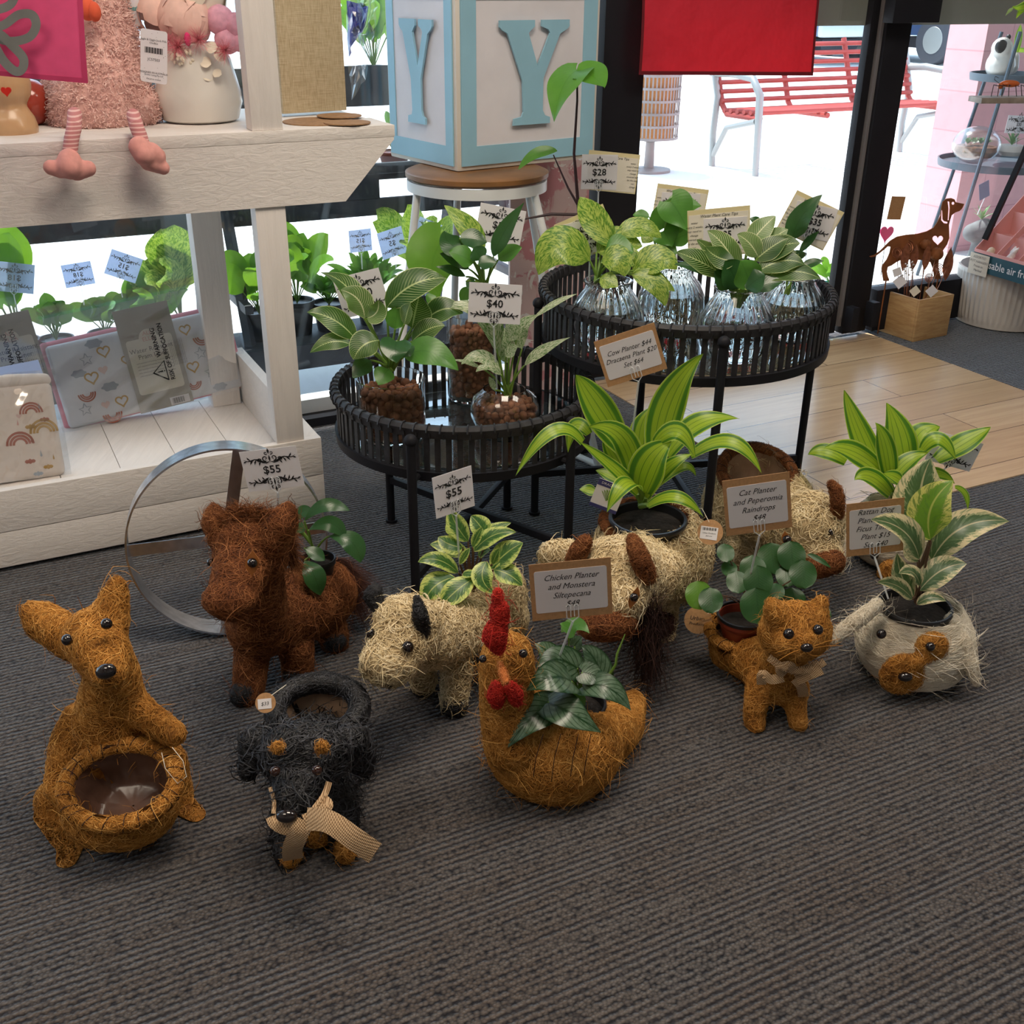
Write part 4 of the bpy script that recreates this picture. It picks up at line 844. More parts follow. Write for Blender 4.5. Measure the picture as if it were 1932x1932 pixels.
# ================================================================ leaves and plants
def leafmat(name, kind, a, b, c=None, trans=.35, rough=.33, back=None):
    t = NT(name); uv = t.N('ShaderNodeUVMap'); uv.uv_map = 'UVMap'; sp = t.N('ShaderNodeSeparateXYZ'); t.L(uv.outputs[0], sp.inputs[0]); u, v = sp.outputs[0], sp.outputs[1]
    av = t.math('ABSOLUTE', v); nz = t.noise(38, t.geo(), 3); oi = t.N('ShaderNodeObjectInfo')
    if kind == 'plain': cl = t.mix(t.mapr(av, 0, .06, .5, 0), a, b); cl = t.mix(t.mapr(nz, .3, .7, 0, .35), cl, b)
    elif kind == 'drac':     # lime centre, darker bands towards the edge, thin dark lines
        e = t.math('ADD', av, t.math('MULTIPLY', nz, .02)); cl = t.mix(t.mapr(e, .55, .66), a, b)
        ln = t.math('SINE', t.math('MULTIPLY', v, 17)); cl = t.mix(t.mapr(ln, .82, .97, 0, .7), cl, b)
        l3 = t.math('SINE', t.math('MULTIPLY', v, 61)); cl = t.mix(t.mapr(l3, .2, 1, 0, .22), cl, b)
        cl = t.mix(t.mapr(av, .86, .9), cl, a); cl = t.mix(t.mapr(av, .955, .97), cl, c or a)
    elif kind == 'pin':      # fine pale pinstripes slanting from the midrib
        q = t.math('SUBTRACT', u, t.math('MULTIPLY', t.math('POWER', av, 1.2), .30)); q = t.math('ADD', q, t.math('MULTIPLY', nz, .02))
        ln = t.math('SINE', t.math('MULTIPLY', q, 96)); mk = t.mapr(t.noise(16, t.geo(), 2), .38, .6, .15, 1)
        f = t.math('MULTIPLY', t.mapr(ln, .55, .95), mk); cl = t.mix(f, a, b); cl = t.mix(t.mapr(av, .03, .07, 1, 0), cl, b); cl = t.mix(t.mapr(av, .93, .97), cl, b)
    elif kind == 'edge':     # cream margin, ragged green middle
        q = t.math('SUBTRACT', u, t.math('MULTIPLY', av, .3)); jag = t.math('MULTIPLY', t.noise(1, t.mapping(t.N('ShaderNodeCombineXYZ').outputs[0]), 0), 0)
        cx = t.N('ShaderNodeCombineXYZ'); t.L(t.math('MULTIPLY', q, 14), cx.inputs[0]); t.L(t.math('MULTIPLY', v, 1.6), cx.inputs[1]); t.L(t.math('MULTIPLY', oi.outputs['Random'], 9), cx.inputs[2])
        n2 = t.noise(1.3, cx.outputs[0], 3, .7); e = t.math('ADD', av, t.mapr(n2, .3, .7, -.28, .28)); cl = t.mix(t.mapr(e, .55, .60), a, b)
        if c: cl = t.mix(t.math('MULTIPLY', t.mapr(n2, .50, .56), t.mapr(e, .2, .6, .2, .8)), cl, c)
        cl = t.mix(t.mapr(av, .03, .06, .6, 0), cl, b)
    elif kind == 'marble':
        cx = t.N('ShaderNodeCombineXYZ'); t.L(t.math('MULTIPLY', t.math('SUBTRACT', u, t.math('MULTIPLY', av, .35)), 16), cx.inputs[0]); t.L(t.math('MULTIPLY', v, 4), cx.inputs[1]); t.L(t.math('MULTIPLY', oi.outputs['Random'], 9), cx.inputs[2])
        n2 = t.noise(1.4, cx.outputs[0], 5, .7, .4); cl = t.mix(t.mapr(n2, .44, .56), a, b); cl = t.mix(t.mapr(av, .02, .05, .5, 0), cl, b)
    elif kind == 'silver':   # silvery panels between dark veins
        q = t.math('SUBTRACT', u, t.math('MULTIPLY', av, .42)); fr_ = t.math('ABSOLUTE', t.math('SINE', t.math('MULTIPLY', q, 22)))
        n2 = t.noise(60, t.geo(), 3, .6); f = t.math('MULTIPLY', t.mapr(fr_, .12, .4), t.mapr(av, .04, .12)); f = t.math('MULTIPLY', f, t.mapr(n2, .38, .55, .35, 1)); f = t.math('MULTIPLY', f, t.mapr(av, .82, .95, 1, 0)); cl = t.mix(f, a, b)
    p = t.p; t.col(cl); t.set(Roughness=rough); p.inputs['Specular IOR Level'].default_value = .5
    vein = t.math('SINE', t.math('MULTIPLY', t.math('SUBTRACT', u, t.math('MULTIPLY', av, .35)), 70)); t.bump(t.math('ADD', t.math('MULTIPLY', vein, .3), t.mapr(av, 0, .08, -1, 0)), .10, .001)
    tr = t.N('ShaderNodeBsdfTranslucent'); t.L(t.mix(.35, cl, (.45, .75, .04)), tr.inputs[0]); mx = t.N('ShaderNodeMixShader'); mx.inputs[0].default_value = trans
    t.L(p.outputs[0], mx.inputs[1]); t.L(tr.outputs[0], mx.inputs[2]); t.L(mx.outputs[0], t.out.inputs[0]); return t.m
M['l_drac'] = leafmat('dracaena_leaf', 'drac', (.40, .56, .035), (.055, .20, .018), (.55, .62, .22), .38)
M['l_birkin'] = leafmat('pinstripe_leaf', 'pin', (.018, .080, .012), (.48, .56, .24), trans=.3)
M['l_birkinp'] = leafmat('pale_pinstripe_leaf', 'pin', (.10, .20, .05), (.70, .72, .42), trans=.3)
M['l_green'] = leafmat('glossy_green_leaf', 'plain', (.09, .26, .04), (.028, .125, .022), trans=.28)
M['l_lime2'] = leafmat('fresh_green_leaf', 'plain', (.11, .32, .04), (.06, .22, .02), trans=.3)
M['l_dark'] = leafmat('dark_green_leaf', 'plain', (.030, .10, .030), (.009, .042, .014), trans=.15, rough=.25)
M['l_lime'] = leafmat('backlit_lime_leaf', 'plain', (.14, .33, .035), (.075, .25, .018), trans=.42)
M['l_pep'] = leafmat('variegated_peperomia_leaf', 'edge', (.035, .125, .028), (.66, .72, .20), (.15, .30, .06), .25)
M['l_ficus'] = leafmat('cream_edged_rubber_leaf', 'edge', (.060, .115, .050), (.72, .60, .36), (.17, .24, .12), .22)
M['l_ficusy'] = leafmat('yellow_edged_rubber_leaf', 'edge', (.16, .34, .03), (.78, .72, .20), (.10, .22, .04), .5)
M['l_pothos'] = leafmat('marbled_pothos_leaf', 'marble', (.055, .19, .014), (.46, .56, .11), trans=.35)
M['l_white'] = leafmat('white_splashed_leaf', 'marble', (.040, .15, .025), (.66, .68, .48), trans=.3)
M['l_silver'] = leafmat('silver_veined_leaf', 'silver', (.007, .040, .010), (.105, .17, .105), trans=.08, rough=.28)
M['stemg'] = simple('green_stem', (.16, .28, .04), .5); M['stemb'] = simple('brown_stem', (.12, .06, .03), .5); M['stemp'] = simple('dark_purple_stem', (.03, .012, .015), .4)
M['clay'] = simple('expanded_clay', (.22, .090, .046), .85, noise=.45, nscale=45, bump=.12)
M['root'] = simple('pale_root', (.36, .28, .16), .7); M['rootr'] = simple('reddish_root', (.10, .025, .015), .6)
PROF = {
    'ov': lambda u: math.sin(math.pi*min(1, u)**.80)**.80, 'lance': lambda u: math.sin(math.pi*u**.82)**1.05,
    'strap': lambda u: (.30*(1-u)**1.5+math.sin(math.pi*min(1, u**.95*.93+.07))**.9*.92)*(1 if u < .97 else .6),
    'heart': lambda u: (math.sin(math.pi*(u**.62*.86+.14)))**.9 if u < 1 else 0, 'round': lambda u: math.sqrt(max(0, 1-(2*u-1)**2)),
    'obov': lambda u: math.sin(math.pi*u**1.15)**.75}
def leaf(root, base, tip, w, mat, sh='ov', mid=None, roll=0, fold=.12, curl=0, wave=.03, name='leaf', nu=16, nv=9, tipdrop=0, nrm=None):
    """base, tip, mid: world points; w half... full width in metres"""
    base, tip = Vector(base), Vector(tip); md = Vector(mid) if mid is not None else (base+tip)/2+Vector((0, 0, (tip-base).length*.06))
    ctl = md*2-(base+tip)/2; f = PROF[sh]; vs = []; uv = []; fs = []; L_ = (tip-base).length
    tc = (CO-(base+tip)/2).normalized(); hint = Vector(nrm).normalized() if nrm is not None else (tc*.75+Vector((0, 0, .55))).normalized(); ph = random.random()*6
    for i in range(nu+1):
        u = i/nu; p = base*(1-u)**2+ctl*2*u*(1-u)+tip*u*u; tg = ((ctl-base)*(1-u)+(tip-ctl)*u).normalized()
        s_ = tg.cross(hint).normalized(); n_ = s_.cross(tg).normalized()
        if roll: R_ = Matrix.Rotation(math.radians(roll), 3, tg); s_ = R_ @ s_; n_ = R_ @ n_
        hw = w*.5*max(.012, f(u))
        for j in range(nv):
            v = -1+2*j/(nv-1); q = p+s_*hw*v*(math.cos(curl*abs(v)))+n_*hw*(fold*abs(v)**1.3+math.sin(curl*abs(v))*abs(v))+n_*wave*w*math.sin(u*9+ph+(2 if v > 0 else 0))*v*v
            if sh == 'heart' and u < .4: q -= tg*L_*.20*abs(v)**1.5*(1-u/.4)**1.2
            vs.append(q); uv.append((u, v))
    for i in range(nu):
        for j in range(nv-1): fs.append((i*nv+j, i*nv+j+1, (i+1)*nv+j+1, (i+1)*nv+j))
    mb = MB(); mb.openm = True; mb.noweld = True; mb.add(vs, fs, uv); return mb.build(name, M[mat], root)
WS = {'l_silver': 1.5, 'l_birkin': 1.2, 'l_pothos': 1.25, 'l_dark': 1.2, 'l_white': 1.1, 'l_green': 1.15, 'l_pep': 1.2, 'l_ficus': 1.1}
def plant(root, T, Y0, rt, leaves, mat, sh='ov', stem='stemg', sr=.0022, fold=.12, wave=.03, stems=True, rtz=None):
    """leaves: (bx,by, tx,ty, w, dYbase, dYtip, {opts}) in a zoom frame T=(ox,oy,k)"""
    X = lambda q: (T[0]+q[0]*T[2], T[1]+q[1]*T[2]); rp = V(*X(rt[:2]), Y0+(rt[2] if len(rt) > 2 else 0)); mb = MB()
    for L_ in leaves:
        o = L_[7] if len(L_) > 7 else {}; b = V(*X(L_[0:2]), Y0+L_[5]); tp = V(*X(L_[2:4]), Y0+L_[6]); w_ = L_[4]*T[2]*mpp((b+tp)/2)*WS.get(mat, 1); md = None
        if 'mid' in o: m_ = o['mid']; md = V(*X(m_[:2]), Y0+(m_[2] if len(m_) > 2 else (L_[5]+L_[6])/2))
        leaf(root, b, tp, w_, o.get('m', mat), o.get('sh', sh), md, o.get('roll', 0), o.get('fold', fold), o.get('curl', 0), o.get('wave', wave), nrm=o.get('nrm'))
        if stems and not o.get('ns'):
            r2 = rp+Vector((random.uniform(-.006, .006), random.uniform(-.006, .006), 0)); mm = (r2+b)/2+Vector((0, 0, .25*abs((b-r2).x)))*.6
            P = [r2*(1-f)**2+(mm*2-(r2+b)/2)*2*f*(1-f)+b*f*f for f in [i/6 for i in range(7)]]; mb.tube(P, [sr*1.25-(sr*.5)*i/6 for i in range(7)], 7)
    if mb.v: mb.build('stems', M[stem], root)
def pot(root, c, r, hgt, mat='potblk', soil=True, tilt=None):
    c = Vector(c); mb = MB(); pr = [(r*.72, -hgt), (r*.94, -.012), (r, -.012), (r*1.03, -.004), (r, 0), (r*.93, -.001), (r*.90, -.02), (0, -.02)]; mb.lathe(pr, c, 40, tilt or (0, 0, 1)); mb.build('pot', M[mat], root)
    mb = MB(); z = Vector(tilt or (0, 0, 1)).normalized(); mb.lathe([(r*.90, -.019), (r*.6, -.012), (0, -.009)], c, 30, z); mb.build('soil', M['soil'], root)
T1 = (560, 380, 560/1932); T2 = (980, 280, 640/1932); TC = (660, 860, 460/1709); TK = (860, 1080, 400/1610); TD = (960, 660, 480/1932); TB = (980, 840, 640/1932); TW = (1500, 720, 432/1346); TH = (0, 820, 740/1932)
# ---- horse's plant
c_ = V(600, 1052, 2.0); r = thing('potted_plant', 'glossy dark green plant growing from the back of the brown horse', 'plant', c_); pot(r, c_, .036, .05)
plant(r, TH, 2.0, (1560, 590), [(1500, 425, 1725, 375, 62, -.02, 0, {'mid': (1600, 350)}), (1440, 420, 1530, 360, 55, .02, .03), (1520, 470, 1700, 510, 68, -.03, -.04, {'mid': (1630, 440), 'roll': 20}), (1620, 500, 1775, 630, 92, -.04, -.06, {'mid': (1730, 530, -.05)}), (1500, 620, 1580, 790, 92, -.06, -.09, {'mid': (1545, 690, -.09)}), (1500, 560, 1600, 620, 60, -.04, -.05), (1440, 450, 1500, 480, 60, 0, -.02)], 'l_dark', 'obov')
# ---- cow's plant
c_ = V(893, 1135, 1.93); r = thing('potted_plant', 'yellow edged variegated plant growing from the back of the small cow', 'plant', c_); pot(r, c_, .052, .06)
plant(r, TC, 1.92, (850, 960), [(830, 600, 705, 365, 120, 0, .02, {'mid': (745, 480), 'roll': -15}), (960, 560, 850, 420, 130, .02, .04), (790, 640, 620, 570, 130, 0, 0, {'mid': (700, 620, -.01)}), (760, 820, 478, 745, 110, -.03, -.06, {'mid': (620, 730, -.05)}), (830, 700, 560, 620, 110, .02, .03), (735, 850, 520, 1050, 165, -.05, -.09, {'mid': (590, 920, -.08)}), (865, 860, 640, 1060, 150, -.07, -.11, {'mid': (730, 960, -.1)}),
    (870, 670, 1165, 535, 110, 0, 0, {'mid': (1000, 560)}), (990, 790, 1215, 610, 150, -.02, -.01, {'mid': (1100, 680)}), (1010, 800, 1210, 910, 140, -.03, -.05, {'mid': (1110, 830)}), (960, 740, 1010, 960, 130, -.05, -.09, {'mid': (930, 860, -.08)}), (860, 640, 930, 500, 60, -.02, -.02), (770, 760, 845, 645, 50, -.04, -.04), (790, 830, 890, 840, 60, -.06, -.08), (1000, 760, 1050, 650, 70, -.04, -.05), (870, 600, 1130, 470, 80, .03, .05), (740, 560, 690, 450, 90, .03, .04), (900, 700, 985, 660, 70, .02, .0)], 'l_pep', 'ov', 'stemb', .0025)
# ---- chicken's plant
c_ = V(1085, 1330, 1.61)+Vector((0, 0, .008)); r = thing('potted_plant', 'silvery dark veined plant growing from the back of the chicken', 'plant', c_); pot(r, c_, .056, .06)
plant(r, TK, 1.60, (950, 950), [(880, 830, 525, 900, 200, -.06, -.10, {'mid': (720, 800, -.10), 'sh': 'heart'}), (920, 730, 610, 720, 170, -.02, -.06, {'mid': (760, 660, -.04)}), (750, 1000, 395, 1330, 190, -.07, -.13, {'mid': (570, 1110, -.11)}), (700, 990, 1100, 1215, 190, -.08, -.12, {'mid': (890, 1080, -.12)}),
    (980, 850, 1330, 1050, 150, -.04, -.07, {'mid': (1180, 890, -.06)}), (1110, 800, 950, 560, 140, 0, .02, {'mid': (1040, 640)}), (960, 760, 1150, 830, 130, -.03, -.04), (850, 640, 975, 620, 60, 0, .02), (740, 640, 600, 540, 110, .02, .03), (850, 450, 1015, 465, 95, .02, 0, {'mid': (930, 400, .02), 'm': 'l_green', 'ns': 1}), (860, 430, 790, 390, 60, .02, .02, {'m': 'l_green', 'ns': 1}), (900, 560, 960, 490, 80, .04, .04), (900, 1000, 640, 780, 150, -.05, -.02, {'m': 'l_green'})], 'l_silver', 'heart', 'stemg', .0022)
mb = MB(); X = lambda x, y: (TK[0]+x*TK[2], TK[1]+y*TK[2])
mb.tube([V(*X(855, 610), 1.62), V(*X(858, 520), 1.62), V(*X(852, 430), 1.62)], .0016, 7); mb.build('shoot', M['stemg'], r); mb = MB(); mb.tube([V(*X(1160, 790), 1.6), V(*X(1215, 700), 1.6), V(*X(1225, 620), 1.6), V(*X(1285, 470), 1.61)], [.0028, .0026, .0022, .001], 7); mb.build('shoot', M['stemg'], r)
# ---- bull's dracaena
c_ = V(1222, 985, 2.10)+Vector((0, 0, .012)); r = thing('potted_plant', 'lime green striped broad-leaved plant growing from the back of the front bull', 'plant', c_); pot(r, c_, .083, .07)
plant(r, TD, 2.12, (1020, 1180), [(1000, 1080, 1480, 30, 0, 0, .05, {})][:0]+[
    (1140, 900, 1475, 30, 270, .03, .04, {'mid': (1210, 420, .06), 'roll': 15}), (880, 760, 515, 190, 250, .02, -.02, {'mid': (660, 420, .0), 'roll': -10}), (1010, 820, 1090, 430, 210, .04, .08, {'mid': (1030, 600, .06)}), (1200, 800, 1750, 525, 190, .03, .02, {'mid': (1440, 560, .02), 'roll': -10}),
    (960, 1060, 600, 585, 190, -.02, -.06, {'mid': (870, 680, -.04), 'roll': -25}), (1000, 1100, 1235, 700, 280, -.02, -.06, {'mid': (1080, 850, -.06), 'roll': 5}), (1120, 700, 1415, 820, 150, -.05, -.10, {'mid': (1290, 620, -.08), 'ns': 1, 'roll': 20}),
    (980, 1090, 540, 700, 120, -.03, -.07, {'mid': (800, 900, -.05)}), (560, 700, 50, 960, 120, -.065, -.12, {'mid': (330, 620, -.10), 'ns': 1}), (1040, 1120, 1400, 790, 120, -.03, -.03, {'mid': (1200, 900, -.04)}), (1380, 800, 1920, 940, 130, -.03, -.10, {'mid': (1690, 700, -.07), 'ns': 1}),
    (990, 1050, 745, 1235, 160, -.05, -.14, {'mid': (880, 1020, -.12), 'roll': 10}), (860, 1000, 660, 915, 110, 0, .02), (660, 1080, 535, 1060, 90, 0, 0, {'ns': 1}), (1060, 1180, 1480, 1270, 110, -.06, -.10, {'mid': (1280, 1120, -.10), 'm': 'l_drac'}), (1060, 1080, 1420, 960, 90, .03, .05, {'mid': (1300, 890, .04)}),
    (610, 640, 450, 780, 120, .0, .02, {'mid': (500, 580, .02), 'ns': 1}), (960, 1060, 720, 640, 150, .02, .03, {'mid': (800, 800, .03)}), (1040, 1100, 1300, 700, 150, .06, .08, {'mid': (1170, 850, .07)})], 'l_drac', 'strap', 'stemg', .006, .10, .04)
mb = MB(); F_ = Fr(V(1109, 893, 2.06), V(1160, 912, 2.05), V(1133, 960, 2.06)); mb.prism([F_.p(-F_.w/2, -F_.h/2), F_.p(F_.w/2, -F_.h/2), F_.p(F_.w/2, F_.h/2), F_.p(-F_.w/2, F_.h/2)], F_.n, .001); mb.build('plant_label', M['paper'], r, smooth=False)
mb = MB(); mb.prism([F_.p(-F_.w/2, F_.h*.28, .001), F_.p(F_.w/2, F_.h*.28, .001), F_.p(F_.w/2, F_.h/2, .001), F_.p(-F_.w/2, F_.h/2, .001)], F_.n, .0004); mb.prism([F_.p(-F_.w/2, -F_.h*.5, .001), F_.p(F_.w/2, -F_.h*.5, .001), F_.p(F_.w/2, -F_.h*.38, .001), F_.p(-F_.w/2, -F_.h*.38, .001)], F_.n, .0004)
M['navy'] = simple('navy_print', (.04, .04, .16), .5); mb.build('label_band', M['navy'], r, smooth=False)
mb = MB(); text_on(mb, F_, 'DRACAENA', 0, F_.h*.39, F_.h*.12, z=.0015); mb.build('label_lettering', M['paper'], r, smooth=False)
mb = MB(); mb.openm = True
for i in range(7):
    a = -.9+i*.3; mb.prism([F_.p(.0, -.012, .001), F_.p(math.sin(a)*.018-.002, math.cos(a)*.02-.004, .001), F_.p(math.sin(a)*.018+.002, math.cos(a)*.02-.006, .001)], F_.n, .0003)
mb.build('label_picture', M['stemg'], r, smooth=False)
# ---- rear dracaena
c_ = V(1668, 960, 2.46); r = thing('potted_plant', 'lime green striped plant in the rear white dog pot beside the timber floor', 'plant', c_); pot(r, c_, .062, .06)
plant(r, TW, 2.46, (580, 680), [(540, 640, 290, 50, 150, 0, .03, {'mid': (390, 330)}), (640, 560, 540, 125, 190, .02, .04, {'mid': (610, 330)}), (700, 440, 850, 270, 170, .03, .06, {'mid': (760, 310), 'sh': 'strap'}), (560, 600, 470, 240, 120, -.02, -.03, {'mid': (530, 380)}), (530, 560, 165, 390, 150, -.02, -.05, {'mid': (350, 420)}), (300, 470, 75, 430, 110, 0, .02, {'mid': (180, 410), 'ns': 1}), (560, 660, 350, 580, 130, -.05, -.08, {'mid': (440, 560)}), (560, 590, 780, 420, 110, -.03, -.02, {'mid': (660, 470)}), (750, 400, 945, 460, 100, -.01, -.03, {'mid': (850, 340), 'ns': 1}), (830, 460, 1150, 270, 130, .02, .06, {'mid': (1010, 350), 'ns': 1}), (640, 600, 520, 540, 90, -.06, -.07), (940, 620, 1015, 755, 40, .02, .02, {'mid': (1000, 660), 'ns': 1}), (600, 620, 940, 600, 90, .03, .02, {'mid': (800, 540)})], 'l_drac', 'strap', 'stemg', .005, .12, .05)
# ---- cat's plant (round peltate leaves)
c_ = V(1403, 1160, 1.895); r = thing('potted_plant', 'round-leaved coin-shaped green plant growing from the back of the cat', 'plant', c_); M['terra'] = simple('terracotta_plastic', (.22, .035, .015), .4); pot(r, c_-Vector((0, 0, .002)), .052, .05, 'terra'); 
mb = MB(); pr = [(.050, -.004), (.0545, -.003), (.0545, .003), (.050, .003)]; mb.lathe(pr+[pr[0]], c_, 36); mb.build('pot_lip', M['potblk'], r)
RL = []
for x, y, rr, dy, m_ in ((1360, 770, 85, -.06, 0), (1355, 910, 98, -.10, 0), (1090, 880, 70, -.03, 0), (1022, 850, 78, -.01, 1), (1240, 775, 62, -.01, 0), (1615, 730, 78, -.02, 0), (1550, 625, 80, .04, 0), (1440, 640, 85, .05, 0), (1330, 700, 75, .03, 0), (1465, 830, 45, -.05, 0), (1520, 740, 60, .02, 0), (1560, 880, 70, .02, 0), (1175, 610, 50, .04, 0), (1195, 700, 45, .03, 0)):
    RL.append((x-rr*.1, y-rr, x+rr*.15, y+rr*1.12, rr*2, dy+.02, dy-.02, {'mid': (x, y, dy), 'ns': 1, 'fold': -.08, 'm': 'l_lime' if m_ else 'l_dk2'}))
M['l_dk2'] = leafmat('coin_leaf', 'plain', (.022, .085, .020), (.008, .045, .012), trans=.12, rough=.35)
plant(r, TB, 1.90, (1330, 960), RL, 'l_dk2', 'round'); plant(r, TB, 1.90, (1330, 960), [(1640, 620, 1775, 700, 36, 0, -.02, {'ns': 1}), (1740, 920, 1775, 985, 30, 0, -.02, {'ns': 1})], 'l_dk2', 'ov')
mb = MB(); X = lambda x, y: (TB[0]+x*TB[2], TB[1]+y*TB[2])
for q in RL:
    e = V(*X(*q[7]['mid'][:2]), 1.90+q[7]['mid'][2]+.004); s0 = V(*X(1330, 960), 1.90)+Vector((random.uniform(-.012, .012), random.uniform(-.01, .02), 0)); mb.tube([s0, (s0+e)/2+Vector((0, .01, .012)), e], .0013, 6)
mb.build('petioles', M['stemb'], r)
# ---- rubber plant in the front dog pot
c_ = V(1728, 1140, 1.905); r = thing('potted_plant', 'rubber plant with cream and grey-green leaves in the front white dog pot', 'plant', c_); pot(r, c_, .072, .07)
plant(r, TW, 1.88, (720, 1270), [(800, 940, 800, 450, 300, .03, .08, {'mid': (735, 700, .06)}), (795, 930, 930, 580, 230, -.02, .0, {'mid': (800, 740, -.01), 'm': 'l_ficusy'}), (800, 1060, 1260, 820, 200, .02, .04, {'mid': (980, 860, .03)}), (730, 1045, 450, 810, 180, -.03, -.07, {'mid': (640, 880, -.05)}), (730, 1230, 1010, 1070, 160, -.03, -.03, {'mid': (860, 1110)}), (700, 1260, 600, 1010, 130, .0, .01, {'mid': (630, 1150)}), (735, 1200, 610, 1130, 90, -.06, -.09, {'mid': (690, 1120, -.07), 'm': 'l_ficus'}), (690, 1280, 485, 1180, 100, -.04, -.06, {'mid': (600, 1200)}), (715, 1310, 890, 1290, 70, -.05, -.06, {'mid': (800, 1270)}), (720, 1060, 640, 930, 110, .02, .03)], 'l_ficus', 'ov', 'stemb', .0025, .16)
mb = MB(); mb.tube([V(*(TW[0]+715*TW[2], TW[1]+1300*TW[2]), 1.885), V(*(TW[0]+738*TW[2], TW[1]+1100*TW[2]), 1.885), V(*(TW[0]+795*TW[2], TW[1]+930*TW[2]), 1.89)], [.0055, .005, .003], 10); mb.build('trunk', M['stemb'], r)
# ================================================================ glass vases
def shell(prof, th=.0025):
    """closed glass wall from an outer profile, bottom to top"""
    inn = [(max(r_-th, 0.0), z+(th*1.6 if i < 2 else 0)) for i, (r_, z) in enumerate(prof)][::-1]
    return prof+inn
def pebbles(root, c, prof, z0, z1, r_=.0098, n=260, mat='clay'):
    """expanded-clay balls packed against the glass, one heap"""
    mb = MB(); mb.noweld = True; c = Vector(c)
    def rad(z):
        for (a, za), (b_, zb_) in zip(prof, prof[1:]):
            if za <= z <= zb_ and zb_ > za: return a+(b_-a)*(z-za)/(zb_-za)
        return prof[-1][0]
    ico = bmesh.new(); bmesh.ops.create_icosphere(ico, subdivisions=2, radius=1); IV = [v.co.copy() for v in ico.verts]; IF = [[v.index for v in f.verts] for f in ico.faces]; ico.free()
    pts = []; tries = 0
    while len(pts) < n and tries < n*60:
        tries += 1; z = random.uniform(z0, z1); R_ = rad(z)-.004-r_; a = random.uniform(0, 6.283); q = R_*(1 if random.random() < .8 else random.random())
        if z > z1-r_*1.2: q = R_*math.sqrt(random.random())
        p = Vector((q*math.cos(a), q*math.sin(a), z)); rr = r_*random.uniform(.75, 1.2)
        if all((p-o_).length > (rr+r2)*.78 for o_, r2 in pts): pts.append((p, rr))
    for p, rr in pts: s_ = Vector((random.uniform(.85, 1.1), random.uniform(.85, 1.1), random.uniform(.85, 1.1))); mb.add([c+p+Vector((v.x*s_.x, v.y*s_.y, v.z*s_.z))*rr for v in IV], IF)
    mb.lathe([(max(.001, rad(z0+(z1-z0)*i/5)-.004-r_*1.1), z0+(z1-z0-r_)*i/5) for i in range(6)], c, 24); o = mb.build('pebbles', M[mat], root); o['kind'] = 'stuff'; return o
TG = .3505; TG2 = .5085
c_ = FL(742, 820, TG); r = thing('vase_plant', 'pinstriped leafy plant in a straight glass jar of brown clay pebbles', 'plant in vase', c_); r1 = 62*mpp(c_)
h1 = V(742, 712, c_.y).z-TG
pr = [(r1*.6, 0), (r1*.94, .001), (r1, .01), (r1*1.0, h1*.9), (r1*1.03, h1)]; mb = MB(); mb.lathe(shell(pr), c_, 48, close=False); mb.build('vase', M['glass'], r); pebbles(r, c_, pr, .012, h1*.82, .0098, 330)
Yv = c_.y
plant(r, T1, Yv, (610, 1100), [(430, 750, 155, 460, 170, .02, .04, {'mid': (330, 560), 'roll': 30}), (440, 760, 285, 575, 150, -.01, .0, {'mid': (400, 640), 'm': 'l_birkinp', 'roll': -20}), (455, 760, 530, 640, 130, -.02, -.03, {'mid': (520, 720), 'm': 'l_birkinp'}), (585, 690, 975, 500, 190, .0, .03, {'mid': (760, 540, .0)}), (380, 895, 65, 720, 145, -.01, -.03, {'mid': (240, 770)}), (345, 930, 85, 985, 105, -.03, -.05, {'mid': (220, 915)}), (530, 905, 370, 1030, 170, -.07, -.10, {'mid': (430, 940, -.09)}), (650, 910, 650, 1050, 170, -.08, -.12, {'mid': (640, 980, -.11), 'sh': 'heart', 'm': 'l_dark'}), (700, 1010, 1050, 1100, 175, -.05, -.08, {'mid': (870, 980, -.07), 'm': 'l_green'}), (750, 910, 965, 810, 130, .0, .0, {'mid': (860, 830)}), (830, 780, 1080, 730, 150, .04, .05, {'mid': (960, 700)}), (750, 825, 800, 610, 190, .02, .03), (640, 830, 660, 680, 140, -.02, -.01, {'m': 'l_green', 'roll': 30}), (700, 800, 740, 660, 120, -.04, -.04, {'roll': -40}), (480, 1035, 365, 1150, 110, -.06, -.09, {'m': 'l_dark'}), (600, 1090, 530, 1195, 120, -.08, -.11, {'m': 'l_green'}), (700, 960, 740, 1010, 100, -.07, -.08, {'m': 'l_dark'}), (860, 680, 930, 640, 120, .06, .07, {'m': 'l_green'})], 'l_birkin', 'ov', 'stemg', .003)
c_ = FL(890, 748, TG); r = thing('vase_plant', 'tall glass cylinder of clay pebbles with a dark leafy lily and one lime leaf', 'plant in vase', c_); r1 = 45*mpp(c_); h1 = V(890, 590, c_.y).z-TG
pr = [(r1*.6, 0), (r1*.96, .001), (r1, .01), (r1, h1*.5), (r1, h1)]; mb = MB(); mb.lathe(shell(pr), c_, 48); mb.build('vase', M['glass'], r); pebbles(r, c_, pr, .012, h1*.82, .0098, 420)
Yv = c_.y
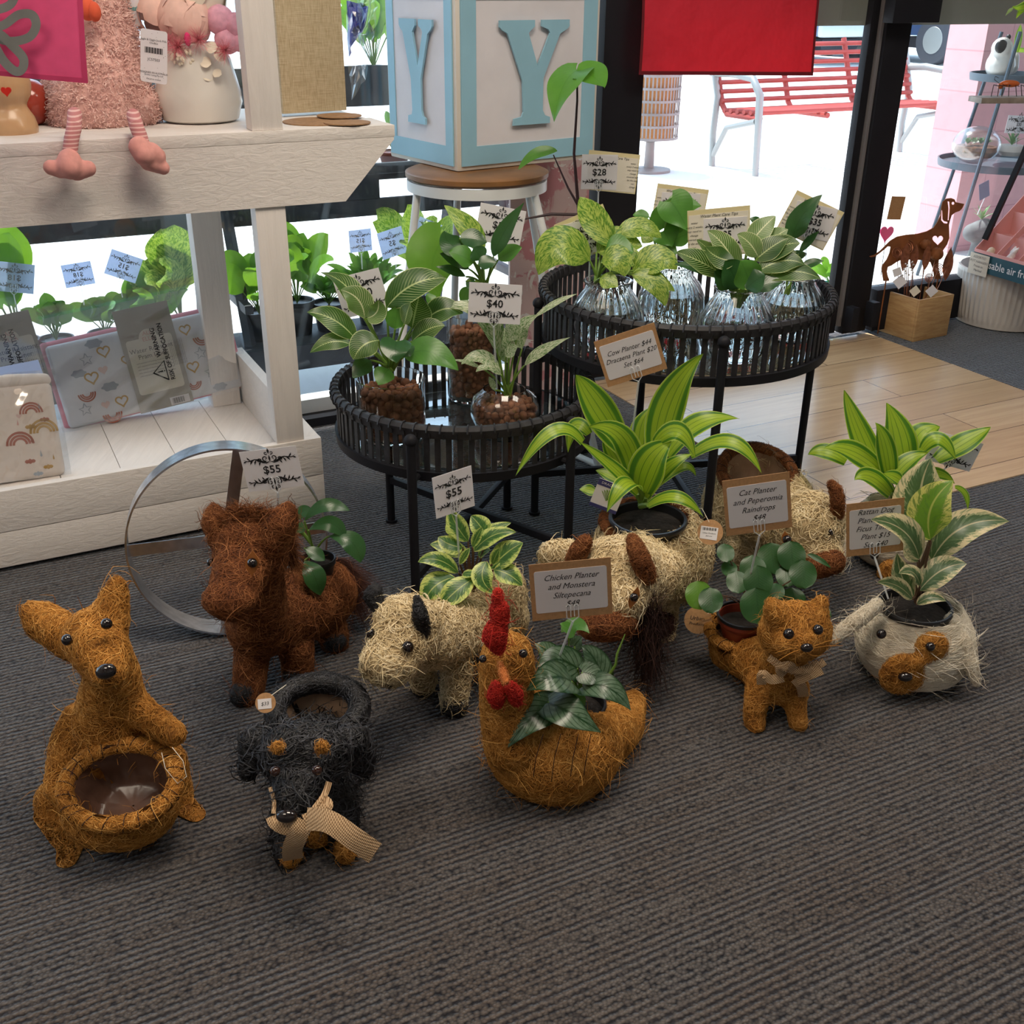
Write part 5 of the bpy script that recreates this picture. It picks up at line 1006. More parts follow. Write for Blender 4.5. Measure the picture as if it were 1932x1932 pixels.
plant(r, T1, Yv, (1230, 560), [(1210, 330, 960, 25, 130, .02, .04, {'mid': (1110, 170), 'm': 'l_pothos'}), (1280, 360, 1480, 5, 100, -.03, -.03, {'mid': (1350, 200), 'sh': 'lance'}), (1110, 330, 960, 190, 130, -.01, .0, {'mid': (1000, 280), 'sh': 'ov'}), (1150, 400, 990, 330, 130, -.03, -.05, {'m': 'l_green'}), (1120, 440, 930, 340, 80, 0, 0, {}), (1100, 490, 905, 425, 60, 0, 0, {'sh': 'lance'}), (1310, 380, 1465, 300, 100, 0, 0, {'m': 'l_green'}), (1200, 380, 1150, 300, 110, -.03, -.03), (1180, 410, 1300, 400, 90, -.04, -.04), (1060, 240, 1240, 270, 120, .0, .0), (1120, 560, 1070, 670, 70, 0, 0, {'m': 'l_green'}), (1100, 520, 1160, 560, 70, -.03, -.03), (950, 250, 930, 630, 320, .08, .06, {'mid': (880, 430, .07), 'm': 'l_lime', 'sh': 'heart', 'roll': 10, 'ns': 1})], 'l_dark', 'ov', 'stemg', .003)
c_ = FL(952, 806, TG); r = thing('vase_plant', 'white splashed small plant in a round glass bowl of clay pebbles', 'plant in vase', c_); r1 = 65*mpp(c_); h1 = V(952, 733, c_.y).z-TG
pr = [(r1*.55, 0), (r1*.85, .006), (r1*.99, h1*.35), (r1*1.0, h1*.5), (r1*.9, h1*.8), (r1*.62, h1*1.0)]; mb = MB(); mb.lathe(shell(pr), c_, 48); mb.build('vase', M['glass'], r); pebbles(r, c_, pr, .012, h1*.66, .0095, 300)
Yv = c_.y
plant(r, T1, Yv, (1370, 1270), [(1320, 1010, 930, 690, 110, 0, .0, {'mid': (1190, 730)}), (1300, 960, 1110, 655, 110, -.02, -.02, {'mid': (1260, 750)}), (1430, 900, 1360, 800, 110, -.02, -.02), (1380, 1000, 1340, 820, 90, 0, .02), (1465, 960, 1570, 740, 100, 0, .01, {'mid': (1460, 830), 'm': 'l_white'}), (1540, 760, 1830, 600, 40, .01, .03, {'ns': 1, 'sh': 'lance'}), (1480, 1070, 1780, 885, 70, 0, 0, {'mid': (1600, 970), 'sh': 'lance'}), (1320, 1080, 1070, 1060, 90, -.02, -.04, {'mid': (1190, 1010)}), (1330, 1130, 1165, 1110, 70, -.03, -.05, {'mid': (1250, 1070)}), (1210, 1090, 1010, 1030, 30, 0, 0, {'sh': 'lance'}), (1360, 1010, 1440, 940, 80, -.03, -.04), (1380, 1050, 1300, 920, 80, .01, .02), (1290, 1230, 1250, 1140, 40, -.02, -.02)], 'l_white', 'ov', 'stemg', .0026)
def jar(label, px, py, rpx, neck, hpx, wcol, rootm, ribs=24):
    c_ = FL(px, py, TG2); r = thing('vase_plant', label, 'plant in vase', c_, None); r1 = rpx*mpp(c_); h1 = V(px, hpx, c_.y).z-TG2; rn = neck*mpp(c_)
    pr = [(r1*.5, 0), (r1*.72, .001), (r1*.92, h1*.16), (r1, h1*.38), (r1*.97, h1*.55), (r1*.80, h1*.74), (rn*.96, h1*.88), (rn*.90, h1*.93), (rn*1.06, h1*.985), (rn*1.0, h1)]
    mb = MB(); n_ = 9*ribs//2; sh_ = shell(pr, .0028)
    mb.lathe(sh_, c_, 144, ripple=lambda a, i: .020*math.cos(a*ribs)*(1 if 1 < i < 6 else 0)); mb.build('vase', M['glass'], r)
    wz = h1*.60; wp = [(r1*.44, .006), (r1*.68, .006), (r1*.88, h1*.17), (r1*.955, h1*.38), (r1*.925, h1*.55), (r1*.88, wz), (0, wz)]; mb = MB(); mb.lathe(wp, c_, 48); mb.build('water', M['water'], r)
    mb = MB()
    for i in range(46):
        a = random.uniform(0, 6.28); q = r1*random.uniform(.2, .8); z = random.uniform(.01, h1*.35); P = [c_+Vector((math.cos(a)*.01, math.sin(a)*.01, h1*.6))]
        for j in range(1, 6): a += random.uniform(-.5, .7); f = j/5; P.append(c_+Vector((math.cos(a)*q*f, math.sin(a)*q*f, h1*.6*(1-f)+z*f)))
        mb.tube(P, .0010, 5)
    mb.build('roots', M[rootm], r); return r, c_
t = NT('water'); t.set(Roughness=0, IOR=1.33); t.p.inputs['Transmission Weight'].default_value = 1; t.col((.97, .99, .98)); M['water'] = t.m
r, c_ = jar('ribbed glass vase with marbled yellow-green leaves, leftmost on the tall stand', 1142, 652, 68, 44, 528, 0, 'root'); Yv = c_.y
plant(r, T2, Yv, (440, 760), [(400, 640, 108, 720, 200, -.01, -.06, {'mid': (230, 560, -.05), 'roll': -10}), (540, 560, 345, 275, 140, .02, .05, {'mid': (420, 400)}), (440, 590, 700, 560, 170, .02, .03, {'mid': (570, 540)}), (560, 500, 810, 510, 110, .04, .05, {'mid': (690, 450)}), (640, 710, 895, 690, 150, -.02, -.03, {'mid': (790, 630)}), (640, 720, 830, 900, 110, -.04, -.08, {'mid': (770, 770)}), (650, 700, 885, 815, 90, -.03, -.04, {}), (470, 650, 600, 730, 150, -.05, -.07, {'mid': (560, 640)}), (460, 740, 560, 790, 90, -.07, -.09), (560, 620, 700, 640, 110, 0, 0), (470, 560, 540, 440, 100, .05, .05), (490, 580, 650, 590, 150, -.01, -.02, {'m': 'l_green'})], 'l_pothos', 'ov', 'stemg', .003)
r, c_ = jar('ribbed glass vase of heart-leaved green pothos at the back of the tall stand', 1262, 622, 62, 36, 500, 0, 'root'); Yv = c_.y
plant(r, T2, Yv, (800, 640), [(840, 450, 870, 280, 180, 0, 0, {'sh': 'heart', 'roll': 0}), (860, 300, 960, 470, 190, -.02, -.04, {'sh': 'heart'}), (870, 400, 760, 400, 130, .03, .04, {'sh': 'heart'}), (880, 330, 1035, 330, 130, 0, .0, {'sh': 'heart'}), (740, 390, 645, 380, 60, .05, .05), (800, 560, 900, 600, 130, -.01, -.02, {'sh': 'heart'}), (850, 540, 1000, 480, 110, 0, 0), (780, 500, 680, 420, 90, .03, .03), (760, 480, 700, 540, 80, .01, 0, {'m': 'l_pothos'}), (740, 430, 600, 440, 60, .05, .05), (820, 470, 870, 560, 150, -.02, -.03, {'sh': 'heart'})], 'l_green', 'ov', 'stemg', .0022)
r, c_ = jar('ribbed glass vase with pinstriped leaves and reddish roots on the tall stand', 1384, 672, 70, 46, 540, 0, 'rootr'); Yv = c_.y
BL2 = [(1240, 700, 1070, 470, 120, .0, .02, {'mid': (1170, 560), 'm': 'l_birkinp'}), (1360, 620, 1240, 490, 110, .0, .0, {'mid': (1310, 540), 'm': 'l_birkinp'}), (1300, 560, 1460, 385, 110, .03, .05, {'m': 'l_birkinp'}), (1230, 640, 1060, 560, 120, -.02, -.03, {'mid': (1130, 620)}), (1160, 720, 895, 590, 120, -.01, -.03, {'mid': (1020, 640)}), (1350, 640, 1600, 540, 130, .0, .0, {'mid': (1480, 560)}), (1390, 560, 1530, 460, 90, .03, .03, {'m': 'l_birkinp'}), (1360, 700, 1620, 660, 130, -.02, -.02, {'mid': (1500, 640)}), (1380, 740, 1720, 745, 110, -.03, -.03, {'mid': (1560, 700)}), (1340, 640, 1530, 510, 120, 0, 0), (1250, 800, 1170, 640, 150, -.03, -.04, {'m': 'l_dark'}), (1320, 800, 1260, 640, 150, -.05, -.06, {'m': 'l_green'}), (1290, 800, 1400, 720, 130, -.06, -.07, {'m': 'l_dark'}), (1200, 800, 1110, 700, 110, -.03, -.03, {'m': 'l_dark'}), (1330, 800, 1500, 760, 90, -.04, -.05, {'m': 'l_dark'}), (1180, 700, 1010, 520, 80, .02, .02), (1180, 740, 880, 660, 70, .03, .03, {'m': 'l_dark'}), (1400, 620, 1580, 590, 80, .02, .02)]
plant(r, T2, Yv, (1240, 900), BL2, 'l_birkin', 'ov', 'stemg', .004)
r, c_ = jar('ribbed glass vase with one upright dark leaf, rightmost on the tall stand', 1488, 632, 62, 40, 520, 0, 'root'); Yv = c_.y
plant(r, T2, Yv, (1520, 830), [(1560, 520, 1725, 262, 110, -.02, -.03, {'mid': (1600, 400)}), (1590, 600, 1710, 470, 40, 0, 0, {'sh': 'lance'}), (1600, 680, 1735, 640, 50, 0, 0, {'sh': 'lance'}), (1380, 440, 1310, 400, 50, .05, .05, {'ns': 1}), (1520, 640, 1640, 600, 60, .03, .03)], 'l_dark', 'ov', 'stemg', .0025)
# ---- tall philodendron on the floor behind the tall stand
c_ = Vector((V(1100, 600, 3.10).x-.01, 3.12, 0)); r = thing('floor_plant', 'tall plant with one big heart-shaped leaf held up beside the blue letter block', 'plant', c_)
mb = MB(); mb.lathe([(.05, 0), (.068, .13), (.072, .14), (.066, .14), (.060, .12), (0, .12)], c_, 32); mb.build('pot', M['potblk'], r)
Yt = 3.06; Q = lambda x, y, dy=0: V(x, y, Yt+dy)
mb = MB(); mb.tube([c_+Vector((0, 0, .12)), Q(1098, 500), Q(1092, 400), Q(1083, 290), Q(1089, 190), Q(1089, 134)], [.006, .006, .005, .004, .003, .0025], 10); mb.tube([Q(1095, 395), Q(1072, 355), Q(1044, 292)], [.004, .003, .0016], 8); mb.tube([Q(1095, 405), Q(1040, 404), Q(985, 414)], [.004, .004, .002], 8); mb.build('stems', M['stemp'], r)
leaf(r, Q(1089, 133), Q(1045, 230, -.1), 78*mpp(Q(1089, 133)), 'l_lime2' if 'l_lime2' in M else 'l_green', 'heart', Q(1062, 165, -.05), 25)
leaf(r, Q(1088, 134), Q(1140, 165, -.08), 74*mpp(Q(1089, 133)), 'l_lime2', 'ov', Q(1112, 140, -.02), -15)
leaf(r, Q(1052, 285), Q(978, 320, -.05), 24*mpp(Q(1089, 133)), 'l_green', 'ov', Q(1012, 290), 0)
# ================================================================ price and planter cards
def yy_(a, b): return V(a, b, 1)
price_card('$55 price card above the brown horse planter', frpx((457.7, 852.5), (565, 840), (463, 929), 1.93), '$55', V(525, 1000, 1.97))
price_card('$55 price card turned sideways above the small cow planter', frpx((818, 901), (892, 877), (820, 980), 1.86, .045), '$55', V(868, 1075, 1.91))
kraft_card('kraft card reading Chicken Planter and Monstera Siltepecana $48', frpx((997, 1066), (1152, 1051), (1005, 1172), 1.55, .01), ['Chicken Planter', 'and Monstera', 'Siltepecana', '$48'], V(1044, 1268, 1.58))
kraft_card('kraft card reading Cow Planter $44 Dracaena Plant $20, tilted in front of the tall stand', frpx((1121, 645), (1235, 608), (1146, 731), 2.12), ['Cow Planter $44', 'Dracaena Plant $20', 'Set $64'], V(1190, 840, 2.16), .0145)
kraft_card('kraft card reading Cat Planter and Peperomia Raindrops $48', frpx((1360, 908), (1487, 890), (1373, 1011), 1.80), ['Cat Planter', 'and Peperomia', 'Raindrops', '$48'], V(1405, 1130, 1.89))
kraft_card('kraft card reading Rattan Dog Planter and Ficus beside the rubber plant', frpx((1591, 952), (1701, 939), (1602, 1050), 1.93), ['Rattan Dog', 'Planter $25', 'Ficus Tineke', 'Plant $15', 'Set $40'], V(1676, 1130, 1.89), .0165)
price_card('white price card lying behind the rear striped plant', frpx((1765, 812), (1850, 836), (1750, 868), 2.52), '', V(1700, 950, 2.5))
price_card('tilted white price card ending in 0 behind the pinstriped plant', frpx((626, 527), (713, 505), (652, 601), 2.44), '$50', V(730, 700, 2.42), .006)
price_card('$40 price card on the low black stand', frpx((884, 532), (984, 538), (884, 607), 2.36), '$40', V(938, 735, 2.40))
price_card('tilted $50 price card behind the dark leafy lily', frpx((908, 382), (994, 399), (894, 452), 2.72), '$50', V(930, 640, 2.69))
price_card('$28 price card on a yellow care card beside the black window post', frpx((1098, 291), (1166, 292), (1096, 357), 3.30), '$28', V(1125, 560, 3.0) if False else V(1126, 470, 3.30), tips=(.038, .0, .150, .112, -.08))
price_card('$35 price card on a yellow care card above the marbled leaves', frpx((1063, 424), (1142, 408), (1072, 486), 2.62), '$35', V(1110, 570, 2.60), 0, (-.0, .006, .125, .102, .21))
price_card('back white price card on a yellow care card behind the green pothos', frpx((1247, 362), (1320, 366), (1244, 425), 2.90), '$28', V(1275, 560, 2.79), 0, (0, .004, .135, .11, -.07))
price_card('$35 price card on a yellow care card above the middle pinstriped plant', frpx((1327, 413), (1409, 408), (1327, 474), 2.57), '$35', V(1380, 560, 2.56), .0, (-.014, .004, .145, .112, .03), mat='paper')
price_card('$35 price card on a tilted yellow care card, rightmost on the tall stand', frpx((1503, 378), (1580, 395), (1487, 440), 2.66), '$35', V(1518, 560, 2.68), .006, (-.006, .0, .130, .100, -.21))
# ================================================================ steel ring
C0 = V(432, 1031, 2.09); nrm = Vector((.30, -1, .14)).normalized(); rr_ = 185*mpp(C0)*.985; rg = thing('steel_ring', 'round steel wheel rim with flat spokes leaning between the shelf and the horse', 'metal ring', (C0.x, C0.y, 0))
C0.z = rr_*.99+.002
mb = MB(); pr = [(rr_-.004, -.036), (rr_, -.036), (rr_, .036), (rr_-.004, .036)]; mb.lathe(pr+[pr[0]], C0, 120, nrm); mb.build('rim', M['steel'], rg)
X_ = Vector((0, 0, 1)).cross(nrm).normalized()
if X_.x < 0: X_ = -X_
Z_ = nrm.cross(X_); Z_ = Z_ if Z_.z > 0 else -Z_
for d_ in (-X_, -Z_*.98+X_*-.12, Z_*.97+X_*.22, X_):
    d_ = d_.normalized(); mb = MB(); mb.box(C0+d_*(rr_*.52), rr_*.94, .004, .026, d_, nrm) if abs(d_.z) < .01 else mb.prism([C0+d_*rr_*.05+d_.cross(nrm)*.013, C0+d_*rr_*.975+d_.cross(nrm)*.013, C0+d_*rr_*.975-d_.cross(nrm)*.013, C0+d_*rr_*.05-d_.cross(nrm)*.013], nrm, .004)
    mb.build('spoke', M['steel'], rg, smooth=False)
mb = MB(); mb.lathe([(.024, -.02), (.024, .02)], C0, 24, nrm); mb.build('hub', M['steel'], rg)
# ================================================================ things on the upper shelf
SZ = .9865
cer = simple('white_glazed_ceramic', (.72, .68, .62), .22)
c_ = FL(380, 228, SZ); s_ = mpp(c_); vz = thing('flower_vase', 'white ceramic vase filled with pink and cream dried flowers', 'vase', c_)
mb = MB(); mb.lathe([(60*s_, 0), (70*s_, .006), (79*s_, .045), (78*s_, .07), (66*s_, .135), (56*s_, .175), (50*s_, .178), (46*s_, .17), (0, .15)], c_, 56); mb.build('vase', cer, vz)
M['pink1'] = simple('blush_petal', (.78, .50, .42), .8, noise=.12, nscale=30); M['pink2'] = simple('candy_pink_cotton', (.80, .40, .50), .95, noise=.15, nscale=60, bump=.4); M['pink3'] = simple('rose_pink_dried', (.72, .22, .26), .9, noise=.3, nscale=60); M['creamf'] = simple('cream_petal', (.80, .72, .58), .8); M['mag'] = simple('magenta_bud', (.70, .03, .16), .8)
def petal_ball(name, c, r, n, mat, root, sq=1.0, up=(0, 0, 1)):
    mb = MB(); mb.openm = True; mb.noweld = True; U_ = Vector(up).normalized()
    for i in range(n):
        f = i/n; a = i*2.4; th = math.acos(1-1.5*f); X = U_.orthogonal(); d = (Matrix.Rotation(a, 3, U_) @ (Matrix.Rotation(th, 3, X) @ U_)).normalized(); p = c+Vector((d.x, d.y, d.z*sq))*r*.75; sd = d.cross(Vector((.3, .2, 1))).normalized(); t2 = d.cross(sd); w_ = r*.62; vs = []; fs = []
        for u in range(5):
            for v in range(5): x = (v-2)/2; y = (u-2)/2; q = p+sd*x*w_*(1-.25*y*y)+t2*y*w_*(1-.2*x*x)+d*(r*.3-.34*r*(x*x+y*y)*.5+.06*r*math.sin(x*4+i)); vs.append(q)
        for u in range(4):
            for v in range(4): fs.append((u*5+v, u*5+v+1, u*5+v+6, u*5+v+5))
        mb.add(vs, fs)
    return mb.build(name, M[mat], root)
Yf = c_.y
petal_ball('blush_rose', V(350, 38, Yf-.02), 46*s_, 16, 'pink1', vz, .9, (0, -.6, 1)); petal_ball('cream_petals', V(300, 30, Yf), 40*s_, 10, 'pink1', vz)
petal_ball('cream_petals', V(365, -10, Yf+.02), 55*s_, 12, 'creamf', vz)
for i, (x, y, r_) in enumerate(((415, 38, 28), (445, 48, 24), (430, 75, 26), (452, 78, 20))): fur('cotton_boll', [('e', (x, y, Yf-.02), (r_, r_, r_))], 'pink2', vz, 10, .01, .0005)
def puff(c, r, n, mat, name, w_=.0009, root=None):
    R_ = []
    for i in range(n):
        d = Vector(RNG.normal(size=3)); d.normalize(); d = (d+Vector((0, -.4, .2))).normalized(); R_.append((c, d, r*random.uniform(.6, 1.1), (0, 0, -.004)))
    return strands(name, R_, mat, root or vz, w_, 3)
puff(V(335, 88, Yf-.085), 30*s_, 260, 'pink3', 'dried_flower'); puff(V(375, 75, Yf-.085), 28*s_, 200, 'pink3', 'dried_flower'); puff(V(425, 95, Yf-.085), 26*s_, 220, 'pink3', 'dried_flower'); puff(V(315, 75, Yf-.075), 24*s_, 160, 'pink3', 'dried_flower')
mb = MB(); mb.noweld = True
for i in range(120):
    d = Vector(RNG.normal(size=3)).normalized(); mb.ball(V(347, 108, Yf-.065)+Vector((d.x, d.y, d.z*.7))*24*s_, 3.0*s_, 6)
mb.build('cream_berry_cluster', M['creamf'], vz)
mb = MB(); mb.ball(V(354, 74, Yf-.085), 9*s_, 10, (.7, .7, 1.3)); mb.build('magenta_bud', M['mag'], vz)
for (x, y, w_) in ((388, 120, 17), (375, 135, 15), (392, 145, 16), (410, 140, 14), (372, 150, 13), (383, 160, 12), (400, 92, 18), (415, 105, 20), (365, 122, 12)):
    a = random.uniform(0, 6.28); p = V(x, y, Yf-.075); leaf(vz, p+Vector((math.cos(a), 0, math.sin(a)))*w_*s_*.6, p-Vector((math.cos(a), .2, math.sin(a)))*w_*s_*.6, w_*s_*1.3, 'creamf', 'round', name='petal', nu=6, nv=5, fold=.2)
# plush chicken
ps = thing('plush_toy', 'pale pink fluffy plush chicken with striped legs dangling over the shelf edge', 'plush toy', FL(190, 235, SZ))
Yp = FL(190, 235, SZ).y; M['plush'] = fibmat('pink_plush', (.55, .30, .26), (.82, .52, .46), (.94, .72, .66))
sp = mpp(V(190, 150, Yp))
vs, fs = blobmesh('p', [('C', (V(185, 205, Yp+.02)+Vector((0, 0, .0)), 90*sp), (V(188, 150, Yp+.03), 88*sp), (V(180, 60, Yp+.04), 74*sp), (V(175, -20, Yp+.05), 55*sp)), ('C', (V(110, 200, Yp+.03), 45*sp), (V(255, 205, Yp+.03), 48*sp))], .008, 5)
vs[:, 2] = np.maximum(vs[:, 2], SZ+.001)
ov, of, oa = fibres(vs, fs, 9000, .013, .0022, lift=.006, curl=1.6, loose=.12, seg=4, zmin=SZ)
mb = MB(); mb.openm = True; mb.noweld = True; mb.add([tuple(q) for q in vs], fs, at=[.35]*len(vs)); mb.add(ov, of, at=oa); mb.build('body', M['plush'], ps)
t = NT('striped_leg'); w_ = t.math('SINE', t.math('MULTIPLY', t.N('ShaderNodeSeparateXYZ').outputs[2], 1)); sx2 = t.N('ShaderNodeSeparateXYZ'); t.L(t.geo(), sx2.inputs[0]); t.col(t.mix(t.mapr(t.math('SINE', t.math('MULTIPLY', sx2.outputs[2], 760)), .3, .6), (.56, .22, .22), (.80, .52, .48))); t.set(Roughness=.9); M['sleg'] = t.m
M['foot'] = simple('pink_velour', (.74, .34, .30), .9, noise=.1, nscale=60)
yl = (W(.3, SB-.03, 0)+AA*-.05); 
def pxb(x, y, b): return PB(x, y, b)
for pts, r_ in (([(141, 215, 2.66), (140, 240, 2.585), (135, 262, 2.578), (131, 295, 2.578)], 13), ([(252, 218, 2.66), (258, 240, 2.585), (264, 255, 2.578), (270, 275, 2.578)], 13)):
    mb = MB(); P = [pxb(*q) for q in pts]; mb.tube(P, r_*sp*.95, 14); mb.build('leg', M['sleg'], ps)
def footm(bl): fur('foot', [('C',)+tuple((pxb(x, y, b), r_*sp) for x, y, b, r_ in q) for q in bl], 'foot', ps, 8, .005, .0004, voxel=.004, smooth=3)
footm([[(131, 303, 2.56, 20), (131, 315, 2.55, 21)], [(115, 320, 2.56, 15), (96, 316, 2.56, 13)], [(145, 322, 2.56, 17), (166, 318, 2.56, 14)]])
footm([[(263, 278, 2.56, 19), (272, 292, 2.55, 19)], [(285, 288, 2.56, 18), (296, 295, 2.56, 16)], [(280, 305, 2.56, 16), (308, 317, 2.56, 12)]])
mb = MB(); mb.ball(V(165, 18, Yp-.085), 17*sp, 14, (1, 1, 1.1)); mb.ball(V(178, 22, Yp-.09), 14*sp, 14, (.8, 1, 1.2)); mb.build('beak', simple('orange_red_felt', (.70, .10, .04), .85), ps)
F_ = frpx((262, 52), (313, 60), (268, 153), Yp-.115); mb = MB(); x_, y_ = F_.w/2, F_.h/2; P = []
for cx, cy, a0 in ((x_-.006, y_-.006, 0), (-x_+.006, y_-.006, 90), (-x_+.006, -y_+.006, 180), (x_-.006, -y_+.006, 270)):
    for i in range(5): a = math.radians(a0+i*22.5); P.append(F_.p(cx+.006*math.cos(a), cy+.006*math.sin(a), 0))
mb.prism(P, F_.n, .001); tg = mb.build('swing_tag', M['paper'], ps, smooth=False); mb = MB()
for q, y_, s2 in (('Jiggle & Giggle Jools Pink', .62, .072), ('Chicken', .50, .072), ('JC57503', -.12, .10), ('DESIGNED IN AUSTRALIA', -.62, .07), ('Hinkler Living Pty Ltd', -.71, .06), ('MADE IN CHINA', -.87, .055)): text_on(mb, F_, q, 0, F_.h/2*y_, F_.h*s2*.72, z=.001)
for i in range(20): x = -F_.w*.34+i*F_.w*.034; a_, b_ = F_.h*.06, F_.h*.17; wd = F_.w*.012*(1+(i*7) % 3); mb.add([F_.p(x, a_, .001), F_.p(x+wd, a_, .001), F_.p(x+wd, b_, .001), F_.p(x, b_, .001)], [(0, 1, 2, 3)])
for i in range(26): x, y = random.uniform(-.46, .46)*F_.w, random.uniform(-.47, .47)*F_.h; q = .0006; mb.add([F_.p(x, y-q, .001), F_.p(x+q, y, .001), F_.p(x, y+q, .001), F_.p(x-q, y, .001)], [(0, 1, 2, 3)])
mb.build('tag_print', M['ink'], tg, smooth=False)
F_ = frpx((205, -30), (254, -26), (222, 46), Yp+.06); bt = price_card.__name__ and thing('brand_tag', 'speckled white brand tag with teal lettering behind the plush chicken', 'tag', F_.c)
mb = MB(); mb.prism([F_.p(-F_.w/2, -F_.h/2), F_.p(F_.w/2, -F_.h/2), F_.p(F_.w/2, F_.h/2), F_.p(-F_.w/2, F_.h/2)], F_.n, .001); mb.build('card', M['paper'], bt, smooth=False)
M['teal'] = simple('teal_print', (.05, .30, .30), .6); mb = MB(); text_on(mb, F_, 'Jiggle & Giggle', 0, -.004, .011, bold=.0002); text_on(mb, F_, '$37', .006, -F_.h*.4, .012, .2); mb.build('lettering', M['teal'], bt, smooth=False)
# figurine
c_ = FL(22, 250, SZ); fg = thing('figurine', 'beige ceramic figurine with a small red heart, leftmost on the shelf', 'figurine', c_); s_ = mpp(c_); M['beigec'] = simple('beige_ceramic', (.50, .31, .16), .3)
fur('body', [('C', (c_+Vector((0, 0, .008)), 50*s_), (c_+Vector((0, 0, .05)), 32*s_)), ('C', (c_+Vector((0, .0, .10)), 50*s_), (c_+Vector((0, 0, .115)), 48*s_)), ('C', (c_+Vector((.035, -.03, .01)), 14*s_), (c_+Vector((-.035, -.03, .01)), 14*s_))], 'beigec', fg, 4, .004, .0003, voxel=.005, zmin=SZ)
fg.children[0].location.z += 0.002
p = V(12, 172, c_.y-.062); F_ = Fr(p+Vector((-.02, 0, .02)), p+Vector((.02, 0, .02)), p+Vector((-.02, 0, -.02)))
def heartpts(F_, x, y, s_, rot=0, z=0, n=26):
    P = []
    for i in range(n): a = 2*math.pi*i/n; hx, hy = math.sin(a)**3, (13*math.cos(a)-5*math.cos(2*a)-2*math.cos(3*a)-math.cos(4*a))/16; P.append((x+s_*(hx*math.cos(rot)-hy*math.sin(rot)), y+s_*(hx*math.sin(rot)+hy*math.cos(rot))))
    return P
M['redp'] = simple('red_paint', (.55, .02, .01), .3); mb = MB(); mb.prism([F_.p(*q) for q in heartpts(F_, 0, 0, .011)], F_.n, .004); mb.build('heart', M['redp'], fg, smooth=False)
c2_ = FL(55, 238, SZ); mb = MB(); mb.ball(c2_+Vector((0, .03, .05)), .052, 20); o = mb.build('red_ball', simple('red_glazed_ball', (.35, .05, .03), .15), None); o.name = 'glazed_ball'; tag(o, 'dark red glazed ball half hidden behind the beige figurine', 'ball')
# pink flag
def cloth(name, TL, TR, BR, BL, mat, root=None, n=40, amp=.006, seed=0, wr=1.0):
    TL, TR, BR, BL = map(Vector, (TL, TR, BR, BL)); nn = (TR-TL).cross(BL-TL).normalized(); vs = []; fs = []; rs = random.Random(seed); K = [(rs.uniform(-9, 9), rs.uniform(-6, 6), rs.uniform(0, 6), rs.uniform(.3, 1)) for _ in range(7)]
    fn = lambda u, v: TL*(1-u)*(1-v)+TR*u*(1-v)+BR*u*v+BL*(1-u)*v + nn*amp*sum(k[3]*math.sin(k[0]*u*wr+k[1]*v+k[2]) for k in K)*.4
    for i in range(n+1):
        for j in range(n+1): vs.append(fn(j/n, i/n))
    for i in range(n):
        for j in range(n): a = i*(n+1)+j; fs.append((a, a+1, a+n+2, a+n+1))
    mb = MB(); mb.openm = True; mb.add(vs, fs); o = mb.build(name, mat, root); sm = o.modifiers.new('thickness', 'SOLIDIFY'); sm.thickness = .0009; return o, fn, nn
def clothmat(name, c, tr=.4, sc=40):
    t = NT(name); n_ = t.noise(sc, t.obj(), 4); t.col(t.mix(t.mapr(n_, .3, .7), tuple(q*.9 for q in c), c)); t.set(Roughness=.85); t.bump(n_, .15, .002); tr_ = t.N('ShaderNodeBsdfTranslucent'); tr_.inputs[0].default_value = c4(c); mx = t.N('ShaderNodeMixShader'); mx.inputs[0].default_value = tr; t.L(t.p.outputs[0], mx.inputs[1]); t.L(tr_.outputs[0], mx.inputs[2]); t.L(mx.outputs[0], t.out.inputs[0]); return t.m
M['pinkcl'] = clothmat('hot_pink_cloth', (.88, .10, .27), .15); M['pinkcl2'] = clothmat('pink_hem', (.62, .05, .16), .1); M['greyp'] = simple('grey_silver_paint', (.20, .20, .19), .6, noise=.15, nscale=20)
Yg = 2.13; pf = thing('pink_flag', 'hot pink cloth banner with grey looping script in the top left corner', 'flag', V(60, 100, Yg))
o, fn, nn = cloth('cloth', V(-260, -120, Yg), V(147, -120, Yg+.02), V(167, 156, Yg+.02), V(-260, 120, Yg), M['pinkcl'], pf, amp=.003)
if nn.dot(CO-V(60, 50, Yg)) < 0: nn = -nn
mb = MB(); mb.openm = True
for (u0, v0, u1, v1) in ((0, .985, 1, .985), (.99, 0, .99, 1)):
    vs = []; n_ = 40; du, dv = (.012, 0) if u0 == u1 else (0, .018)
    for i in range(n_+1): u, v = u0+(u1-u0)*i/n_, v0+(v1-v0)*i/n_; vs += [fn(u-du, v-dv)+nn*.002, fn(min(1.004, u+du), min(1.01, v+dv))+nn*.002]
    mb.add(vs, [(2*i, 2*i+1, 2*i+3, 2*i+2) for i in range(n_)])
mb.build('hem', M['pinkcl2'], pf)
def px_ribbon(pts, wpx, Y, off):
    P = []
    for i in range((len(pts)-1)*8+1):
        j = min(i//8, len(pts)-2); f = i/8-j; a, b, c, e = [np.array(pts[k]) for k in (max(j-1, 0), j, j+1, min(j+2, len(pts)-1))]; P.append(.5*((2*b)+(c-a)*f+(2*a-5*b+4*c-e)*f*f+(3*b-a-3*c+e)*f**3))
    vs = []
    for i, p in enumerate(P):
        d = P[min(i+1, len(P)-1)]-P[max(i-1, 0)]; d = d/np.linalg.norm(d); q = np.array((-d[1], d[0]))*wpx/2; vs += [V(*(p+q), Y+off), V(*(p-q), Y+off)]
    mb = MB(); mb.openm = True; mb.noweld = True; mb.add(vs, [(2*i, 2*i+1, 2*i+3, 2*i+2) for i in range(len(P)-1)]); return mb
